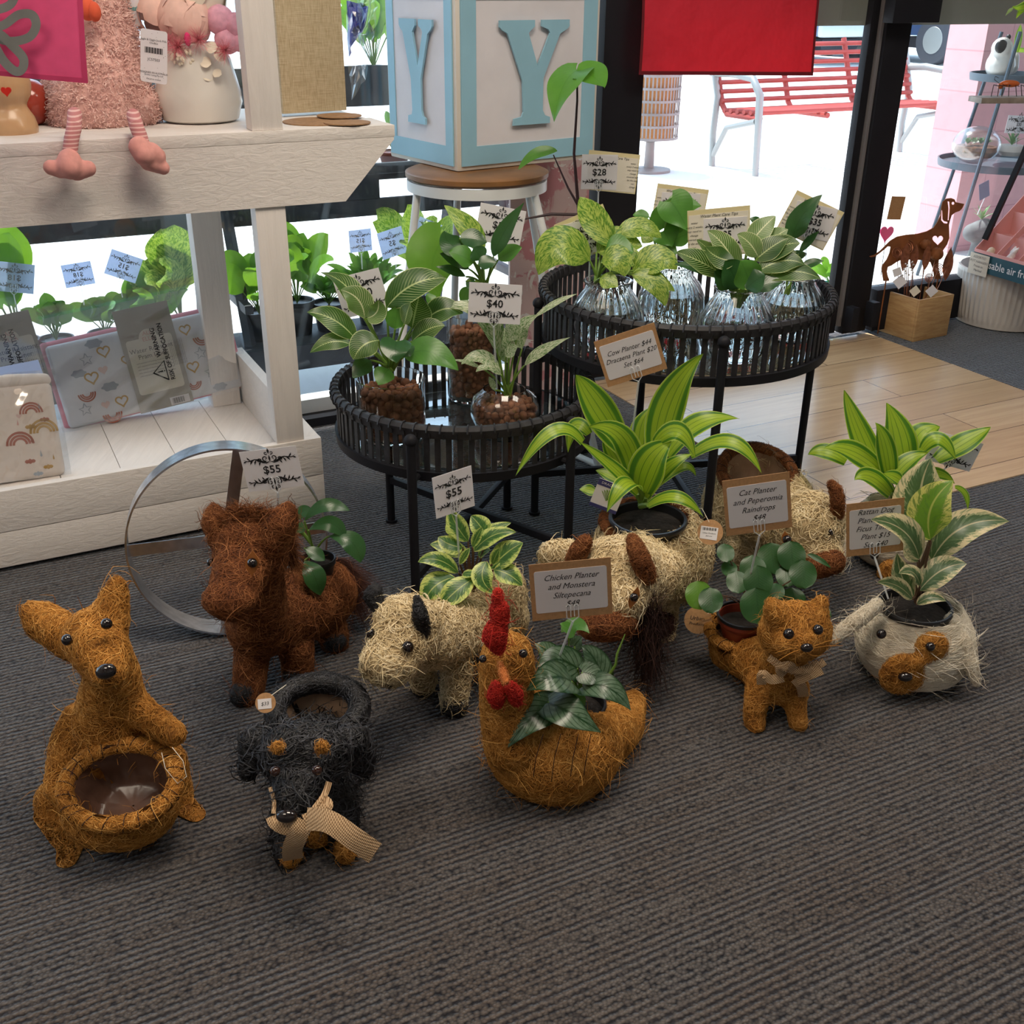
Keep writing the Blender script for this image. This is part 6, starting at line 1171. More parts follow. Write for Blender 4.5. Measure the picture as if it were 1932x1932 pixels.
px_ribbon([(-60, 60), (-20, 68), (20, 78), (55, 70), (68, 48), (60, 28), (35, 28), (5, 48), (-25, 50)], 17, Yg, -.012).build('script', M['greyp'], pf)
px_ribbon([(-40, 60), (-5, 62), (25, 88), (44, 110), (42, 130), (28, 134), (5, 112), (-15, 75)], 17, Yg, -.014).build('script', M['greyp'], pf)
px_ribbon([(-40, 18), (-5, 18), (20, 8), (30, -14)], 17, Yg, -.013).build('script', M['greyp'], pf)
# canvas block, coasters, bouquet
a0, b0 = .800, 2.872; cv = MB(); P0_, P1_ = W(a0, 2.865, 0), W(.978, 2.892, 0); ax_ = (P1_-P0_).normalized(); hb = .34
cv.box((P0_+P1_)/2+Vector((-ax_.y, ax_.x, 0))*.02+Vector((0, 0, SZ+.008+hb/2)), (P1_-P0_).length, .038, hb, ax_, None, .002)
t = NT('linen_canvas'); n1 = t.noise(1, t.mapping(t.geo(), sc=(30, 30, 900)), 3); n2 = t.noise(1, t.mapping(t.geo(), sc=(500, 500, 40)), 3); t.col(t.mix(t.mapr(t.math('ADD', n1, n2), .8, 1.2), (.40, .31, .18), (.56, .46, .30))); t.set(Roughness=.9); t.bump(n1, .3, .001)
o = cv.build('canvas_block', t.m); tag(o, 'beige linen covered canvas block standing on the shelf beside the post', 'canvas'); 
M['cork'] = simple('thin_cork_board', (.34, .19, .09), .8, noise=.2, nscale=90)
for i, (x, y, rpx, zo) in enumerate(((600, 230, 66, 0), (655, 232, 44, .0026), (640, 219, 42, .0052))):
    c_ = FL(x, y, SZ+zo); mb = MB(); r_ = rpx*mpp(c_); mb.lathe([(r_, 0), (r_, .0023)], c_, 48); o = mb.build('coaster', M['cork'], None, smooth=False); tag(o, ('widest thin round board lying flat at the bottom of the stack by the canvas', 'middle round board poking out to the right by the canvas', 'topmost small round board in front of the canvas')[i], 'coaster', 'thin round boards on the shelf end')
bq = thing('cellophane_bouquet', 'bouquet with deep blue wrapping inside crinkled clear cellophane behind the canvas', 'bouquet', W(1.02, 3.02, SZ)); Yb = 3.35
def crumple(name, pts, mat, root, th=.012, seed=1, n=24):
    P = [Vector(p) for p in pts]; c = sum(P, Vector())/len(P); rs = random.Random(seed); mb = MB(); vs = [c+Vector((0, -th, 0))]; fs = []; R_ = 5; m = len(P)
    for k in range(1, R_+1):
        for p in P: q = c+(p-c)*k/R_; vs.append(q+Vector((rs.uniform(-1, 1)*th*.4, rs.uniform(-1, 1)*th, rs.uniform(-1, 1)*th*.4)))
    for i in range(m): fs.append((0, 1+i, 1+(i+1) % m))
    for k in range(R_-1):
        for i in range(m): a = 1+k*m+i; b = 1+k*m+(i+1) % m; fs.append((a, a+m, b+m, b))
    mb.openm = True; mb.add(vs, fs); return mb.build(name, mat, root, smooth=False)
def dens(P, k=4): return [P[i]+(P[(i+1) % len(P)]-P[i])*j/k for i in range(len(P)) for j in range(k)]
crumple('cellophane', dens([V(652, -40, Yb), V(700, -30, Yb), V(712, 10, Yb), V(708, 70, Yb), V(690, 150, Yb), V(664, 188, Yb), (V(655, 90, Yb))]), M['film'], bq, .012)
M['blue'] = simple('deep_blue_paper', (.012, .035, .42), .35); crumple('blue_wrap', dens([V(655, 5, Yb+.03), V(690, 10, Yb+.03), V(692, 50, Yb+.03), V(668, 75, Yb+.03), V(658, 110, Yb+.03)], 3), M['blue'], bq, .016, 3); leaf(bq, V(655, 30, Yb+.04), V(690, 8, Yb+.04), .03, 'l_dark')
# ================================================================ packs on the low tray
M['fabw'] = simple('white_printed_fabric', (.70, .71, .74), .85, noise=.04, nscale=20, bump=.15); M['fabc'] = simple('cream_printed_fabric', (.78, .68, .60), .85, noise=.05, nscale=20); M['pinkb'] = simple('pink_binding', (.78, .28, .36), .8)
M['gcard'] = simple('grey_beige_card', (.36, .34, .30), .6); M['lcard'] = simple('pale_cream_label', (.70, .67, .58), .6)
PC = {k: simple('print_'+k, v, .9) for k, v in dict(rust=(.42, .13, .08), mustard=(.50, .30, .07), rose=(.66, .36, .32), slate=(.36, .40, .45), sage=(.36, .42, .38), pale=(.70, .50, .46)).items()}
def motif(root, F_, kind, x, y, s_, col, z=.001, rot=0):
    mb = MB()
    def st(pts, w_): stroke(mb, F_, [(x+s_*(a*math.cos(rot)-b*math.sin(rot)), y+s_*(a*math.sin(rot)+b*math.cos(rot))) for a, b in pts], w_*s_, z)
    if kind == 'heart': h_ = [((q[0]), q[1]) for q in heartpts(None, 0, 0, 1)]; st(h_+[h_[0], h_[1]], .13)
    elif kind == 'fheart': h_ = heartpts(None, x, y, s_*.8, rot); mb.openm = True; mb.add([F_.p(a, b, z) for a, b in h_], [tuple(range(len(h_)))])
    elif kind == 'star': p_ = [(math.sin(i*math.pi/5)*(1 if i % 2 == 0 else .45), math.cos(i*math.pi/5)*(1 if i % 2 == 0 else .45)) for i in range(11)]; st(p_, .08)
    elif kind == 'bow':
        for r_ in (1, .74, .5): st([(r_*math.cos(math.pi*i/12), r_*math.sin(math.pi*i/12)) for i in range(13)], .09)
    elif kind == 'cloud': p_ = [(1.1*math.cos(a)*(1+.12*math.cos(a*6)), .6*math.sin(a)*(1+.12*math.cos(a*6))) for a in [2*math.pi*i/30 for i in range(30)]]; mb.openm = True; mb.add([F_.p(x+s_*a, y+s_*b, z) for a, b in p_], [tuple(range(30))])
    elif kind == 'drop': mb.openm = True; mb.add([F_.p(x, y+s_, z), F_.p(x+s_*.25, y-s_*.3, z), F_.p(x, y-s_*.6, z), F_.p(x-s_*.25, y-s_*.3, z)], [(0, 1, 2, 3)])
    elif kind == 'leafm': p_ = [(math.cos(a), .42*math.sin(a)*(1+.3*math.cos(a*8))) for a in [2*math.pi*i/20 for i in range(20)]]; mb.openm = True; mb.add([F_.p(x+s_*(a*math.cos(rot)-b*math.sin(rot)), y+s_*(a*math.sin(rot)+b*math.cos(rot)), z) for a, b in p_], [tuple(range(20))])
    return mb.build(kind+'_print' if kind not in ('fheart', 'bow', 'leafm') else {'fheart': 'heart_print', 'bow': 'rainbow_print', 'leafm': 'leaf_print'}[kind], PC[col], root, smooth=False)
def softslab(name, F_, x0, x1, y0, y1, th, mat, root, zoff=0, bev=.012):
    c = F_.p((x0+x1)/2, (y0+y1)/2, zoff-th/2); bm = bmesh.new(); bmesh.ops.create_cube(bm, size=1)
    for q in bm.verts: q.co = Vector((q.co.x*(x1-x0), q.co.y*(y1-y0), q.co.z*th))
    bmesh.ops.bevel(bm, geom=list(bm.edges), offset=min(bev, th*.45), segments=4, affect='EDGES', profile=.5)
    mb = MB(); mb.add([c+F_.u*q.co.x+F_.v*q.co.y+F_.nf*q.co.z for q in bm.verts], [[v.index for v in f.verts] for f in bm.faces]); bm.free(); return mb.build(name, mat, root)
def header_card(root, F_, x, w_, top, bot, z):
    mb = MB(); mb.prism([F_.p(x-w_/2, bot, z), F_.p(x+w_/2, bot, z), F_.p(x+w_/2, top, z), F_.p(x-w_/2, top, z)], F_.n, .001); hc = mb.build('header_card', M['gcard'], root, smooth=False); lh = (top-bot)
    mb = MB(); P = []; xx, y1, y0, r_ = w_*.42, top-lh*.30, bot+lh*.17, .008
    for cx, cy, a0 in ((xx-r_, y1-r_, 0), (-xx+r_, y1-r_, 90), (-xx+r_, y0+r_, 180), (xx-r_, y0+r_, 270)):
        for i in range(5): a = math.radians(a0+i*22.5); P.append(F_.p(x+cx+r_*math.cos(a), cy+r_*math.sin(a), z+.001))
    mb.prism(P, F_.n, .0006); mb.prism([F_.p(x+w_*.17*math.cos(a), y1-.002+w_*.17*math.sin(a), z+.0011) for a in [2*math.pi*i/24 for i in range(24)]], F_.n, .0005); mb.build('card_label', M['lcard'], hc, smooth=False)
    mb = MB(); text_on(mb, F_, 'ALL', x, y1+.012, .016, z=z+.002); text_on(mb, F_, 'ELLA', x, y1-.004, .016, z=z+.002); mb.build('label_lettering', PC['rose'], hc, smooth=False)
    mb = MB(); text_on(mb, F_, 'Water Resistant', x, y1-.032, .018, z=z+.002); text_on(mb, F_, 'Pram Liner', x, y1-.050, .018, z=z+.002)
    for i in range(5): text_on(mb, F_, 'with waterproof backing, keeps the baby dry', x, y1-.066-i*.009, .0055, z=z+.002)
    for i in range(15): q = x+w_*.12+i*.0022; mb.add([F_.p(q, bot+.006, z+.0022), F_.p(q+.0006*(1+i % 3), bot+.006, z+.0022), F_.p(q+.0006*(1+i % 3), bot+.022, z+.0022), F_.p(q, bot+.022, z+.0022)], [(0, 1, 2, 3)])
    mb.build('label_text', M['inkg'], hc, smooth=False)
    mb = MB(); mb.prism([F_.p(x+w_*.08, bot+.003, z+.001), F_.p(x+w_*.44, bot+.003, z+.001), F_.p(x+w_*.44, bot+.025, z+.001), F_.p(x+w_*.08, bot+.025, z+.001)], F_.n, .0006); mb.build('barcode_label', M['paper'], hc, smooth=False)
    return hc
def warning(root, F_, x, y, s_, z):
    mb = MB(); text_on(mb, F_, 'WARNING', x, y+s_*1.2, s_, 0, math.pi/2, z, bold=s_*.02); text_on(mb, F_, 'RISK OF SUFFOCATION', x+s_*1.25, y-s_*.6, s_, 0, math.pi/2, z, bold=s_*.02, sx=.9)
    T_ = [(x-s_*1.6, y-s_*3.6), (x+s_*.5, y-s_*5.2), (x+s_*.5, y-s_*2.0)]; stroke(mb, F_, T_+[T_[0], T_[1]], s_*.13, z); stroke(mb, F_, [(x-s_*.9, y-s_*3.6), (x-s_*.05, y-s_*3.6)], [s_*.05, s_*.14], z); stroke(mb, F_, [(x+.10*s_, y-s_*3.6), (x+.28*s_, y-s_*3.6)], s_*.1, z)
    for i in range(9): text_on(mb, F_, 'Plastic bags can be dangerous. To avoid danger of suffocation', x+s_*(2.0+i*.26), y-s_*1.0, s_*.17, 0, math.pi/2, z)
    mb.build('warning_print', M['ink'], root, smooth=False)
def bag(root, F_, x0, x1, y0, y1, z, seed):
    rs = random.Random(seed); n_ = 26; vs = []; K = [(rs.uniform(-20, 20), rs.uniform(-20, 20), rs.uniform(0, 6)) for _ in range(6)]
    for i in range(n_+1):
        for j in range(n_+1):
            u, v = j/n_, i/n_; vs.append(F_.p(x0+(x1-x0)*u, y0+(y1-y0)*v, z+.004*sum(math.sin(a*u+b*v+c) for a, b, c in K)*.3+rs.uniform(-.0012, .0012)))
    mb = MB(); mb.openm = True; mb.add(vs, [(i*(n_+1)+j, i*(n_+1)+j+1, (i+1)*(n_+1)+j+1, (i+1)*(n_+1)+j) for i in range(n_) for j in range(n_)]); return mb.build('plastic_bag', M['film'], root)
F_ = Fr(PB(88, 655, 3.09), PB(428, 580, 3.09), PB(128, 812, 3.045)); pk = thing('pram_liner_pack', 'pink bordered pram liner with hearts and rainbows in a clear bag on the low tray', 'packaged blanket', F_.p(0, -F_.h/2)); w2, h2 = F_.w/2, F_.h/2
softslab('fabric', F_, -w2, w2, -h2, h2, .045, M['fabw'], pk); softslab('pink_border', F_, -w2-.012, w2+.010, -h2-.006, h2+.010, .030, M['pinkb'], pk, -.014)
for k_, x, y, s_, c in (('heart', -.20, .30, .012, 'mustard'), ('star', -.62, .52, .014, 'slate'), ('heart', -.42, .62, .013, 'mustard'), ('fheart', -.48, .20, .013, 'pale'), ('heart', -.62, .08, .014, 'mustard'), ('cloud', -.46, -.22, .016, 'slate'), ('bow', -.72, -.25, -.018, 'rust'), ('star', -.78, -.62, .014, 'slate'), ('fheart', -.56, -.62, .012, 'pale'), ('heart', -.38, -.62, .013, 'mustard'), ('bow', -.52, -.86, -.02, 'rust'), ('cloud', -.74, .24, .014, 'slate'), ('heart', .50, .70, .012, 'mustard'), ('bow', .66, .45, -.019, 'rust'), ('heart', .86, .42, .013, 'mustard'), ('star', .60, .06, .014, 'slate'), ('cloud', .82, -.02, .014, 'slate'), ('heart', .48, -.22, .013, 'mustard'), ('star', .66, -.44, .014, 'slate'), ('heart', .90, -.28, .012, 'mustard'), ('bow', .44, -.6, -.016, 'rust'), ('cloud', .72, -.85, .014, 'slate'), ('fheart', .84, .70, .012, 'pale'), ('cloud', -.50, .85, .016, 'slate')):
    motif(pk, F_, k_, x*w2, y*h2, s_*1.25, c, .0008)
hc = header_card(pk, F_, .02, .150, h2+.055, -h2-.004, .006); warning(pk, F_, .035, .045, .017, .012); bag(pk, F_, -w2-.02, w2+.02, -h2-.004, h2+.075, .013, 3)
F2 = Fr(PB(-120, 620, 3.09), PB(70, 580, 3.09), PB(-90, 780, 3.05)); p2 = thing('pram_liner_pack', 'grey carded pack with a suffocation warning at the left edge behind the muslin pack', 'packaged blanket', F2.p(0, -F2.h/2))
softslab('fabric', F2, -F2.w/2, F2.w/2-.03, -F2.h/2, F2.h/2-.06, .04, M['fabw'], p2); header_card(p2, F2, F2.w/2-.07, .125, F2.h/2, -F2.h/2+.01, .005); warning(p2, F2, F2.w/2-.085, -.0, .017, .011); bag(p2, F2, -F2.w/2, F2.w/2+.01, -F2.h/2, F2.h/2+.02, .012, 5)
F3 = Fr(PB(-60, 735, 2.80), PB(92, 720, 2.80), PB(-20, 915, 2.72)); p3 = thing('muslin_wrap_pack', 'cream muslin wrap with orange rainbows, in a clear pack on the tray', 'packaged blanket', F3.p(0, -F3.h/2)); w2, h2 = F3.w/2, F3.h/2
softslab('fabric', F3, -w2, w2, -h2, h2, .04, M['fabc'], p3, 0, .016)
for k_, x, y, s_, c in (('bow', .38, .38, .022, 'rust'), ('bow', -.02, -.25, .026, 'rust'), ('bow', .62, -.05, .027, 'mustard'), ('leafm', .30, .10, .011, 'mustard'), ('leafm', .68, .22, .010, 'rust'), ('drop', .28, -.18, .010, 'rust'), ('drop', .45, -.5, .010, 'slate'), ('leafm', .15, -.62, .011, 'rust'), ('leafm', .58, -.78, .010, 'mustard'), ('drop', .75, -.6, .008, 'mustard'), ('drop', 0, .2, .008, 'rose'), ('drop', .6, .5, .008, 'slate'), ('leafm', .3, -.9, .010, 'slate'), ('fheart', .06, .35, .007, 'pale')): motif(p3, F3, k_, x*w2, y*h2, s_*1.15, c, .0008)
M['bluep'] = papermat('pale_blue_paper', (.62, .70, .86), .6); mb = MB(); mb.prism([F3.p(-w2, h2*.6, -.045), F3.p(w2, h2*.6, -.045), F3.p(w2*.8, h2*1.5, -.045), F3.p(-w2, h2*1.35, -.045)], F3.n, .001); mb.build('backing_card', M['bluep'], p3, smooth=False)
fur('folded_top', [('C', (F3.p(-w2*.9, h2+.006, -.02), .018), (F3.p(0, h2+.010, -.02), .02), (F3.p(w2*.85, h2+.006, -.02), .018))], M['fabc'], p3, 4, .003, .0003); bag(p3, F3, -w2, w2+.012, -h2, h2+.03, .004, 8)
# ================================================================ red flag, door hardware, pink panel
M['redcl'] = clothmat('red_cloth', (.82, .04, .075), .38, 5); _b = [q for q in M['redcl'].node_tree.nodes if q.type == 'BUMP'][0]; _b.inputs['Strength'].default_value = .9; _b.inputs['Distance'].default_value = .03
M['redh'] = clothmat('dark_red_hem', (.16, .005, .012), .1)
rf = thing('red_flag', 'plain red cloth banner hanging in front of the door glass', 'flag', PB(1370, 140, 3.12))
o, fn, nn = cloth('cloth', PB(1222, -260, 3.13), PB(1556, -260, 3.13), PB(1535, 143, 3.12), PB(1204, 141, 3.12), M['redcl'], rf, 56, .012, 8)
if nn.dot(CO-PB(1370, 80, 3.1)) < 0: nn = -nn
mb = MB(); mb.openm = True
for (u0, v0, u1, v1) in ((0, .99, 1, .99), (.995, 0, .995, 1), (.005, 0, .005, 1)):
    vs = []; n_ = 50; du, dv = (.007, 0) if u0 == u1 else (0, .009)
    for i in range(n_+1): u, v = u0+(u1-u0)*i/n_, v0+(v1-v0)*i/n_; vs += [fn(u-du, v-dv)+nn*.002, fn(u+du, v+dv)+nn*.002]
    mb.add(vs, [(2*i, 2*i+1, 2*i+3, 2*i+2) for i in range(n_)])
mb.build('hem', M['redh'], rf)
def bx(name, label, cat, c, sx, sy, sz, mat, bev=.002, ax=AA, par=None, kind=None):
    mb = MB(); mb.box(c, sx, sy, sz, ax, None, bev); o = mb.build(name, M[mat] if isinstance(mat, str) else mat, par)
    if label: tag(o, label, cat)
    if kind: o['kind'] = kind
    return o
dc = PB(1715, 10, 3.12); bx('door_closer', 'black door closer box fixed to the top of the door post', 'door closer', W(3.205, 3.17, 1.30), .225, .05, .24, 'black', .003)
for i, (a, z) in enumerate(((3.13, .10), (3.235, .11))):
    bx('hinge', None, None, W(a, WB-.10, z), .035, .045, .10, 'black', .003, par=DOOR)
# pink marbled panel leaning by the column
t = NT('pink_marbled_paint'); n_ = t.noise(5.5, t.geo(), 6, .6, 1.5); cl = t.mix(t.mapr(n_, .44, .48), (.62, .27, .29), (.72, .52, .50)); cl = t.mix(t.mapr(t.noise(11, t.geo(), 4, .6, 2.0), .60, .62), cl, (.86, .80, .76)); t.col(cl); t.set(Roughness=.35)
P_ = [PB(962, 300, 3.20), PB(1112, 300, 3.20), PB(1112, 735, 3.20), PB(966, 735, 3.20)]; z0 = .003
P_ = [P_[0], P_[1], Vector((P_[1].x, P_[1].y, z0)), Vector((P_[0].x, P_[0].y, z0))]
mb = MB(); mb.prism(P_, BB, .012); o = mb.build('marbled_board', t.m, None, smooth=False); tag(o, 'pink and white marbled board standing against the window behind the stool', 'board')
# ================================================================ wooden box with rusty garden stakes
t = NT('bamboo_wood'); n_ = t.noise(1, t.mapping(t.obj(), sc=(12, 12, 90)), 4, .6, .5); t.col(t.mix(t.mapr(n_, .35, .7), (.58, .37, .17), (.42, .23, .09))); t.set(Roughness=.5); M['bamboo'] = t.m
B0, B1, B2 = FL(1722, 646), FL(1644.5, 617), FL(1786, 633); u1 = (B1-B0); u2 = (B2-B0); l1_, l2_ = u1.length, u2.length; u2.normalize(); u1 = Vector((-u2.y, u2.x, 0)); hz = .172; th = .010
wb = thing('wooden_box', 'square bamboo box full of rusty garden stakes on the carpet by the door', 'box', B0+u1*l1_/2+u2*l2_/2); cc = B0+u1*l1_/2+u2*l2_/2
for off, sx, sy, nm in ((-u1*(l1_/2-th/2), l2_, th, 'side_panel'), (u1*(l1_/2-th/2), l2_, th, 'side_panel'), (-u2*(l2_/2-th/2), th, l1_-2*th-.001, 'side_panel'), (u2*(l2_/2-th/2), th, l1_-2*th-.001, 'side_panel')):
    mb = MB(); mb.box(cc+off+Vector((0, 0, hz/2+.001)), sx, sy, hz, u2, u1, .0015); mb.build(nm, M['bamboo'], wb)
mb = MB(); mb.box(cc+Vector((0, 0, .012)), l2_-2*th, l1_-2*th, .008, u2, u1); mb.build('base', M['bamboo'], wb)
M['foam'] = simple('green_floral_foam', (.16, .24, .14), .95); mb = MB(); mb.box(cc+Vector((0, 0, .062)), l2_-2*th-.01, l1_-2*th-.01, .09, u2, u1, .004); mb.build('foam_block', M['foam'], wb)
M['rust'] = simple('rusted_steel', (.26, .085, .022), .75, .0, noise=.3, nscale=18, bump=.1); M['copper'] = simple('copper_wire', (.36, .14, .08), .35, .8, noise=.3, nscale=80)
# dachshund silhouette
TS = (1640, 340, 292/1659); X3 = lambda x, y, b: PB(TS[0]+x*TS[2], TS[1]+y*TS[2], b)
DG = [(5, 815), (60, 800), (120, 755), (175, 700), (225, 650), (300, 605), (400, 585), (520, 575), (620, 548), (690, 510), (730, 455), (765, 380), (775, 290), (790, 230), (830, 198), (880, 192), (915, 205), (928, 235), (975, 245), (1020, 255), (1000, 300), (970, 330), (925, 345), (885, 375), (870, 420), (855, 480), (858, 560), (860, 620), (835, 690), (800, 740), (760, 800), (745, 870), (742, 940), (760, 1010), (770, 1060), (700, 1060), (690, 960), (660, 880), (600, 860), (460, 850), (330, 860), (290, 880), (240, 915), (200, 930), (190, 980), (200, 1030), (215, 1065), (210, 1080), (155, 1080), (145, 1020), (135, 950), (140, 915), (190, 850), (220, 780), (232, 715), (200, 710), (160, 745), (110, 785), (60, 820), (20, 826)]
bD = 3.217; gd = thing('dachshund_silhouette', 'rust brown flat steel dog silhouette standing behind the wooden box', 'garden ornament', X3(450, 1150, bD))
bm = bmesh.new(); vv = [bm.verts.new(X3(x, y, bD)) for x, y in DG]; ee = [bm.edges.new((vv[i], vv[(i+1) % len(vv)])) for i in range(len(vv))]
def hole(pts): h_ = [bm.verts.new(X3(x, y, bD)) for x, y in pts]; return [bm.edges.new((h_[i], h_[(i+1) % len(h_)])) for i in range(len(h_))]
ee += hole([(840, 225), (862, 232), (866, 300), (862, 360), (856, 430), (842, 430), (846, 360), (850, 300)]); ee += hole([(775, 320), (785, 325), (790, 420), (805, 440), (845, 450), (840, 466), (800, 460), (772, 430)])
ee += hole([(900+17*math.cos(a), 248+17*math.sin(a)) for a in [i*math.pi/5 for i in range(10)]]); ee += hole([(742+60*math.sin(a)**3-5, 636-60*(13*math.cos(a)-5*math.cos(2*a)-2*math.cos(3*a)-math.cos(4*a))/16+4) for a in [2*math.pi*i/22 for i in range(22)]])
bmesh.ops.triangle_fill(bm, edges=ee, use_beauty=True); mb = MB(); mb.openm = True; bm.verts.index_update(); VS = [v.co.copy() for v in bm.verts]; FS = [[v.index for v in f.verts] for f in bm.faces]; bm.free()
mb.add(VS, FS); o = mb.build('plate', M['rust'], gd, smooth=False); sm = o.modifiers.new('thickness', 'SOLIDIFY'); sm.thickness = .003
for x, y in ((180, 1075), (735, 1055)): mb = MB(); p = X3(x, y, bD); mb.tube([p, Vector((p.x, p.y, .003))], .003, 6); mb.build('ground_spike', M['rust'], gd)
# stakes
def qb(x, y, d): return X3(x, y, d)
bc_ = cc.dot(BB)
def stake(label, kind, hx, hy, fx, fy, b, size):
    r = thing('garden_stake', label, 'garden stake', (0, 0, 0), 'rusty garden stakes in the bamboo box'); top = X3(hx, hy, b); ft = X3(fx, fy, bc_+random.uniform(-.04, .04)); 
    ac = (ft-cc).dot(u2); ft = cc+u2*max(-l2_*.36, min(l2_*.36, ac))+u1*max(-l1_*.36, min(l1_*.36, (ft-cc).dot(u1))); ft.z = .105; r.location = ft
    s_ = size*TS[2]*mpp(top); mb = MB(); mb.tube([ft, ft+(top-ft)*.5+Vector((.004, 0, 0)), top], .0016, 6); mb.build('rod', M['copper'], r)
    if kind == 'feather': leaf(r, top-Vector((0, 0, s_*.5)), top+Vector((0, 0, s_*.7)), s_*.34, 'copperl', 'lance', name='feather', fold=.25, wave=.06)
    elif kind == 'spiral': mb = MB(); P = [top+Vector((math.cos(a)*s_*.4*(1-i/60), math.sin(a)*s_*.15, math.sin(a)*s_*.4*(1-i/60))) for i, a in enumerate([q*.42 for q in range(56)])]; mb.tube(P, .0016, 5); mb.build('spiral', M['copper'], r)
    elif kind == 'beads':
        mb = MB()
        for i in range(6): mb.ball(top+Vector((math.sin(i*2.1)*s_*.12, math.cos(i)*.004, -i*s_*.16)), s_*.07, 8)
        mb.build('beads', M['glassb'], r)
    elif kind == 'rose': petal_ball('rusty_flower', top, s_*.45, 14, 'rust', r, .9, (0, -1, .4))
    return r
M['copperl'] = M['copper']; M['glassb'] = simple('silver_beads', (.8, .75, .72), .1, .6)
for a in (('tall rusty feather stake at the left of the bamboo box', 'feather', 380, 850, 360, 1200, 3.17, 260), ('rusty feather stake left of the middle in the bamboo box', 'feather', 480, 850, 430, 1200, 3.16, 240), ('curved rusty feather stake right of the middle in the bamboo box', 'feather', 610, 850, 520, 1210, 3.15, 240), ('rusty spiral stake at the left back of the bamboo box', 'spiral', 300, 780, 330, 1190, 3.20, 150), ('large rusty spiral stake before the dog silhouette belly', 'spiral', 410, 720, 440, 1180, 3.21, 190), ('rusty curled rose stake before the dog silhouette', 'rose', 600, 690, 560, 1180, 3.20, 130), ('rusty rose stake beside the heart cut-out', 'rose', 720, 790, 600, 1190, 3.19, 150), ('copper spiral stake at the right of the bamboo box', 'spiral', 740, 960, 640, 1210, 3.16, 160), ('copper spiral stake low at the right of the bamboo box', 'spiral', 640, 1050, 600, 1230, 3.13, 120), ('beaded copper stake at the left of the bamboo box', 'beads', 395, 900, 390, 1210, 3.14, 150), ('beaded copper stake in the middle of the bamboo box', 'beads', 465, 880, 470, 1210, 3.13, 170), ('rusty feather stake leaning to the right out of the bamboo box', 'feather', 840, 930, 700, 1200, 3.17, 300)): stake(*a)
for i, (x, y, s_, rt_, lb) in enumerate(((670, 1190, 66, .8, 'white square price tag tilted on the right stakes in the bamboo box'), (490, 1190, 60, .75, 'cream price tag hanging in the middle of the bamboo box'), (300, 985, 58, .4, 'white price tag hanging at the left back of the bamboo box'), (330, 1090, 75, .75, 'pale blue price tag at the left of the bamboo box'))):
    p = X3(x, y, 3.10 if y > 1100 else 3.15); k_ = s_*TS[2]*mpp(p); F_ = Fr(p+Vector((-k_, 0, k_)), p+Vector((k_, 0, k_)), p+Vector((-k_, 0, -k_))); mb = MB(); mb.prism([F_.p((a*math.cos(rt_)-b*math.sin(rt_))*k_*.75, (a*math.sin(rt_)+b*math.cos(rt_))*k_*.75) for a, b in ((-1, -1), (1, -1), (1, 1), (-1, 1))], F_.n, .0008); o = mb.build('price_tag', M['paper' if i != 1 else 'paperc'], None, smooth=False); tag(o, lb, 'price tag')
# ================================================================ ribbed pot
c_ = FL(1888, 605); rp0 = 92*mpp(c_); hp_ = V(1888, 541, (FL(1888, 651)).y).z; t_ = thing('ribbed_pot', 'large white ribbed empty pot on the carpet at the right edge', 'pot', c_); M['potw'] = simple('white_matte_plastic', (.66, .61, .56), .5)
prof = [(rp0*.84, 0), (rp0*.90, .006), (rp0*.92, .03)]+[(rp0*(.925+.075*i/8), .035+(hp_-.055)*i/8) for i in range(9)]+[(rp0*1.01, hp_-.015), (rp0*1.01, hp_), (rp0*.965, hp_), (rp0*.95, hp_-.02), (rp0*.85, .02), (0, .02)]
mb = MB(); mb.lathe(prof, c_, 280, ripple=lambda a, i: .012*math.cos(a*56) if 3 <= i <= 11 else 0); mb.build('body', M['potw'], t_)
# ================================================================ pink display of ornaments
TP = (1780, 330, 152/1277); X4 = lambda x, y, b: PB(TP[0]+x*TP[2], TP[1]+y*TP[2], b)
f0b = FL(1832.4, 507.4, hp_+.002); f0 = V(1836, 474, f0b.y); f0.x, f0.y = f0b.x, f0b.y; dh = f0.z-f0b.z; fw = .42; ax4 = FL(1932, 501, f0.z)-FL(1837, 474, f0.z); ax4.z = 0; ax4.normalize(); up4 = Vector((0, 0, 1)); bk4 = Vector((-ax4.y, ax4.x, 0)); M['pinkd'] = simple('pink_display_card', (.70, .33, .31), .7); M['tealc'] = simple('dark_teal_card', (.012, .07, .10), .6)
ds = thing('ornament_display', 'stepped pink compartment display with a dark teal front reading usable air', 'display box', f0-up4*dh)
def q4(x, y, z): return f0+ax4*x+bk4*y+up4*z
slope = .95; dd = .34
mb = MB(); mb.prism([q4(0, 0, -dh), q4(fw, 0, -dh), q4(fw, 0, 0), q4(0, 0, 0)], bk4, .004); mb.build('front_panel', M['tealc'], ds, smooth=False)
for x in (0, fw):
    mb = MB(); mb.prism([q4(x, 0, -dh), q4(x, dd, -dh), q4(x, dd, dd*slope+.02), q4(x, 0, .012)], ax4, .004); mb.build('side_panel', M['pinkd'], ds, smooth=False)
mb = MB(); mb.prism([q4(.003, 0, .0), q4(fw-.003, 0, .0), q4(fw-.003, 0, .012), q4(.003, 0, .012)], bk4, .005); mb.build('front_lip', M['pinkd'], ds, smooth=False)
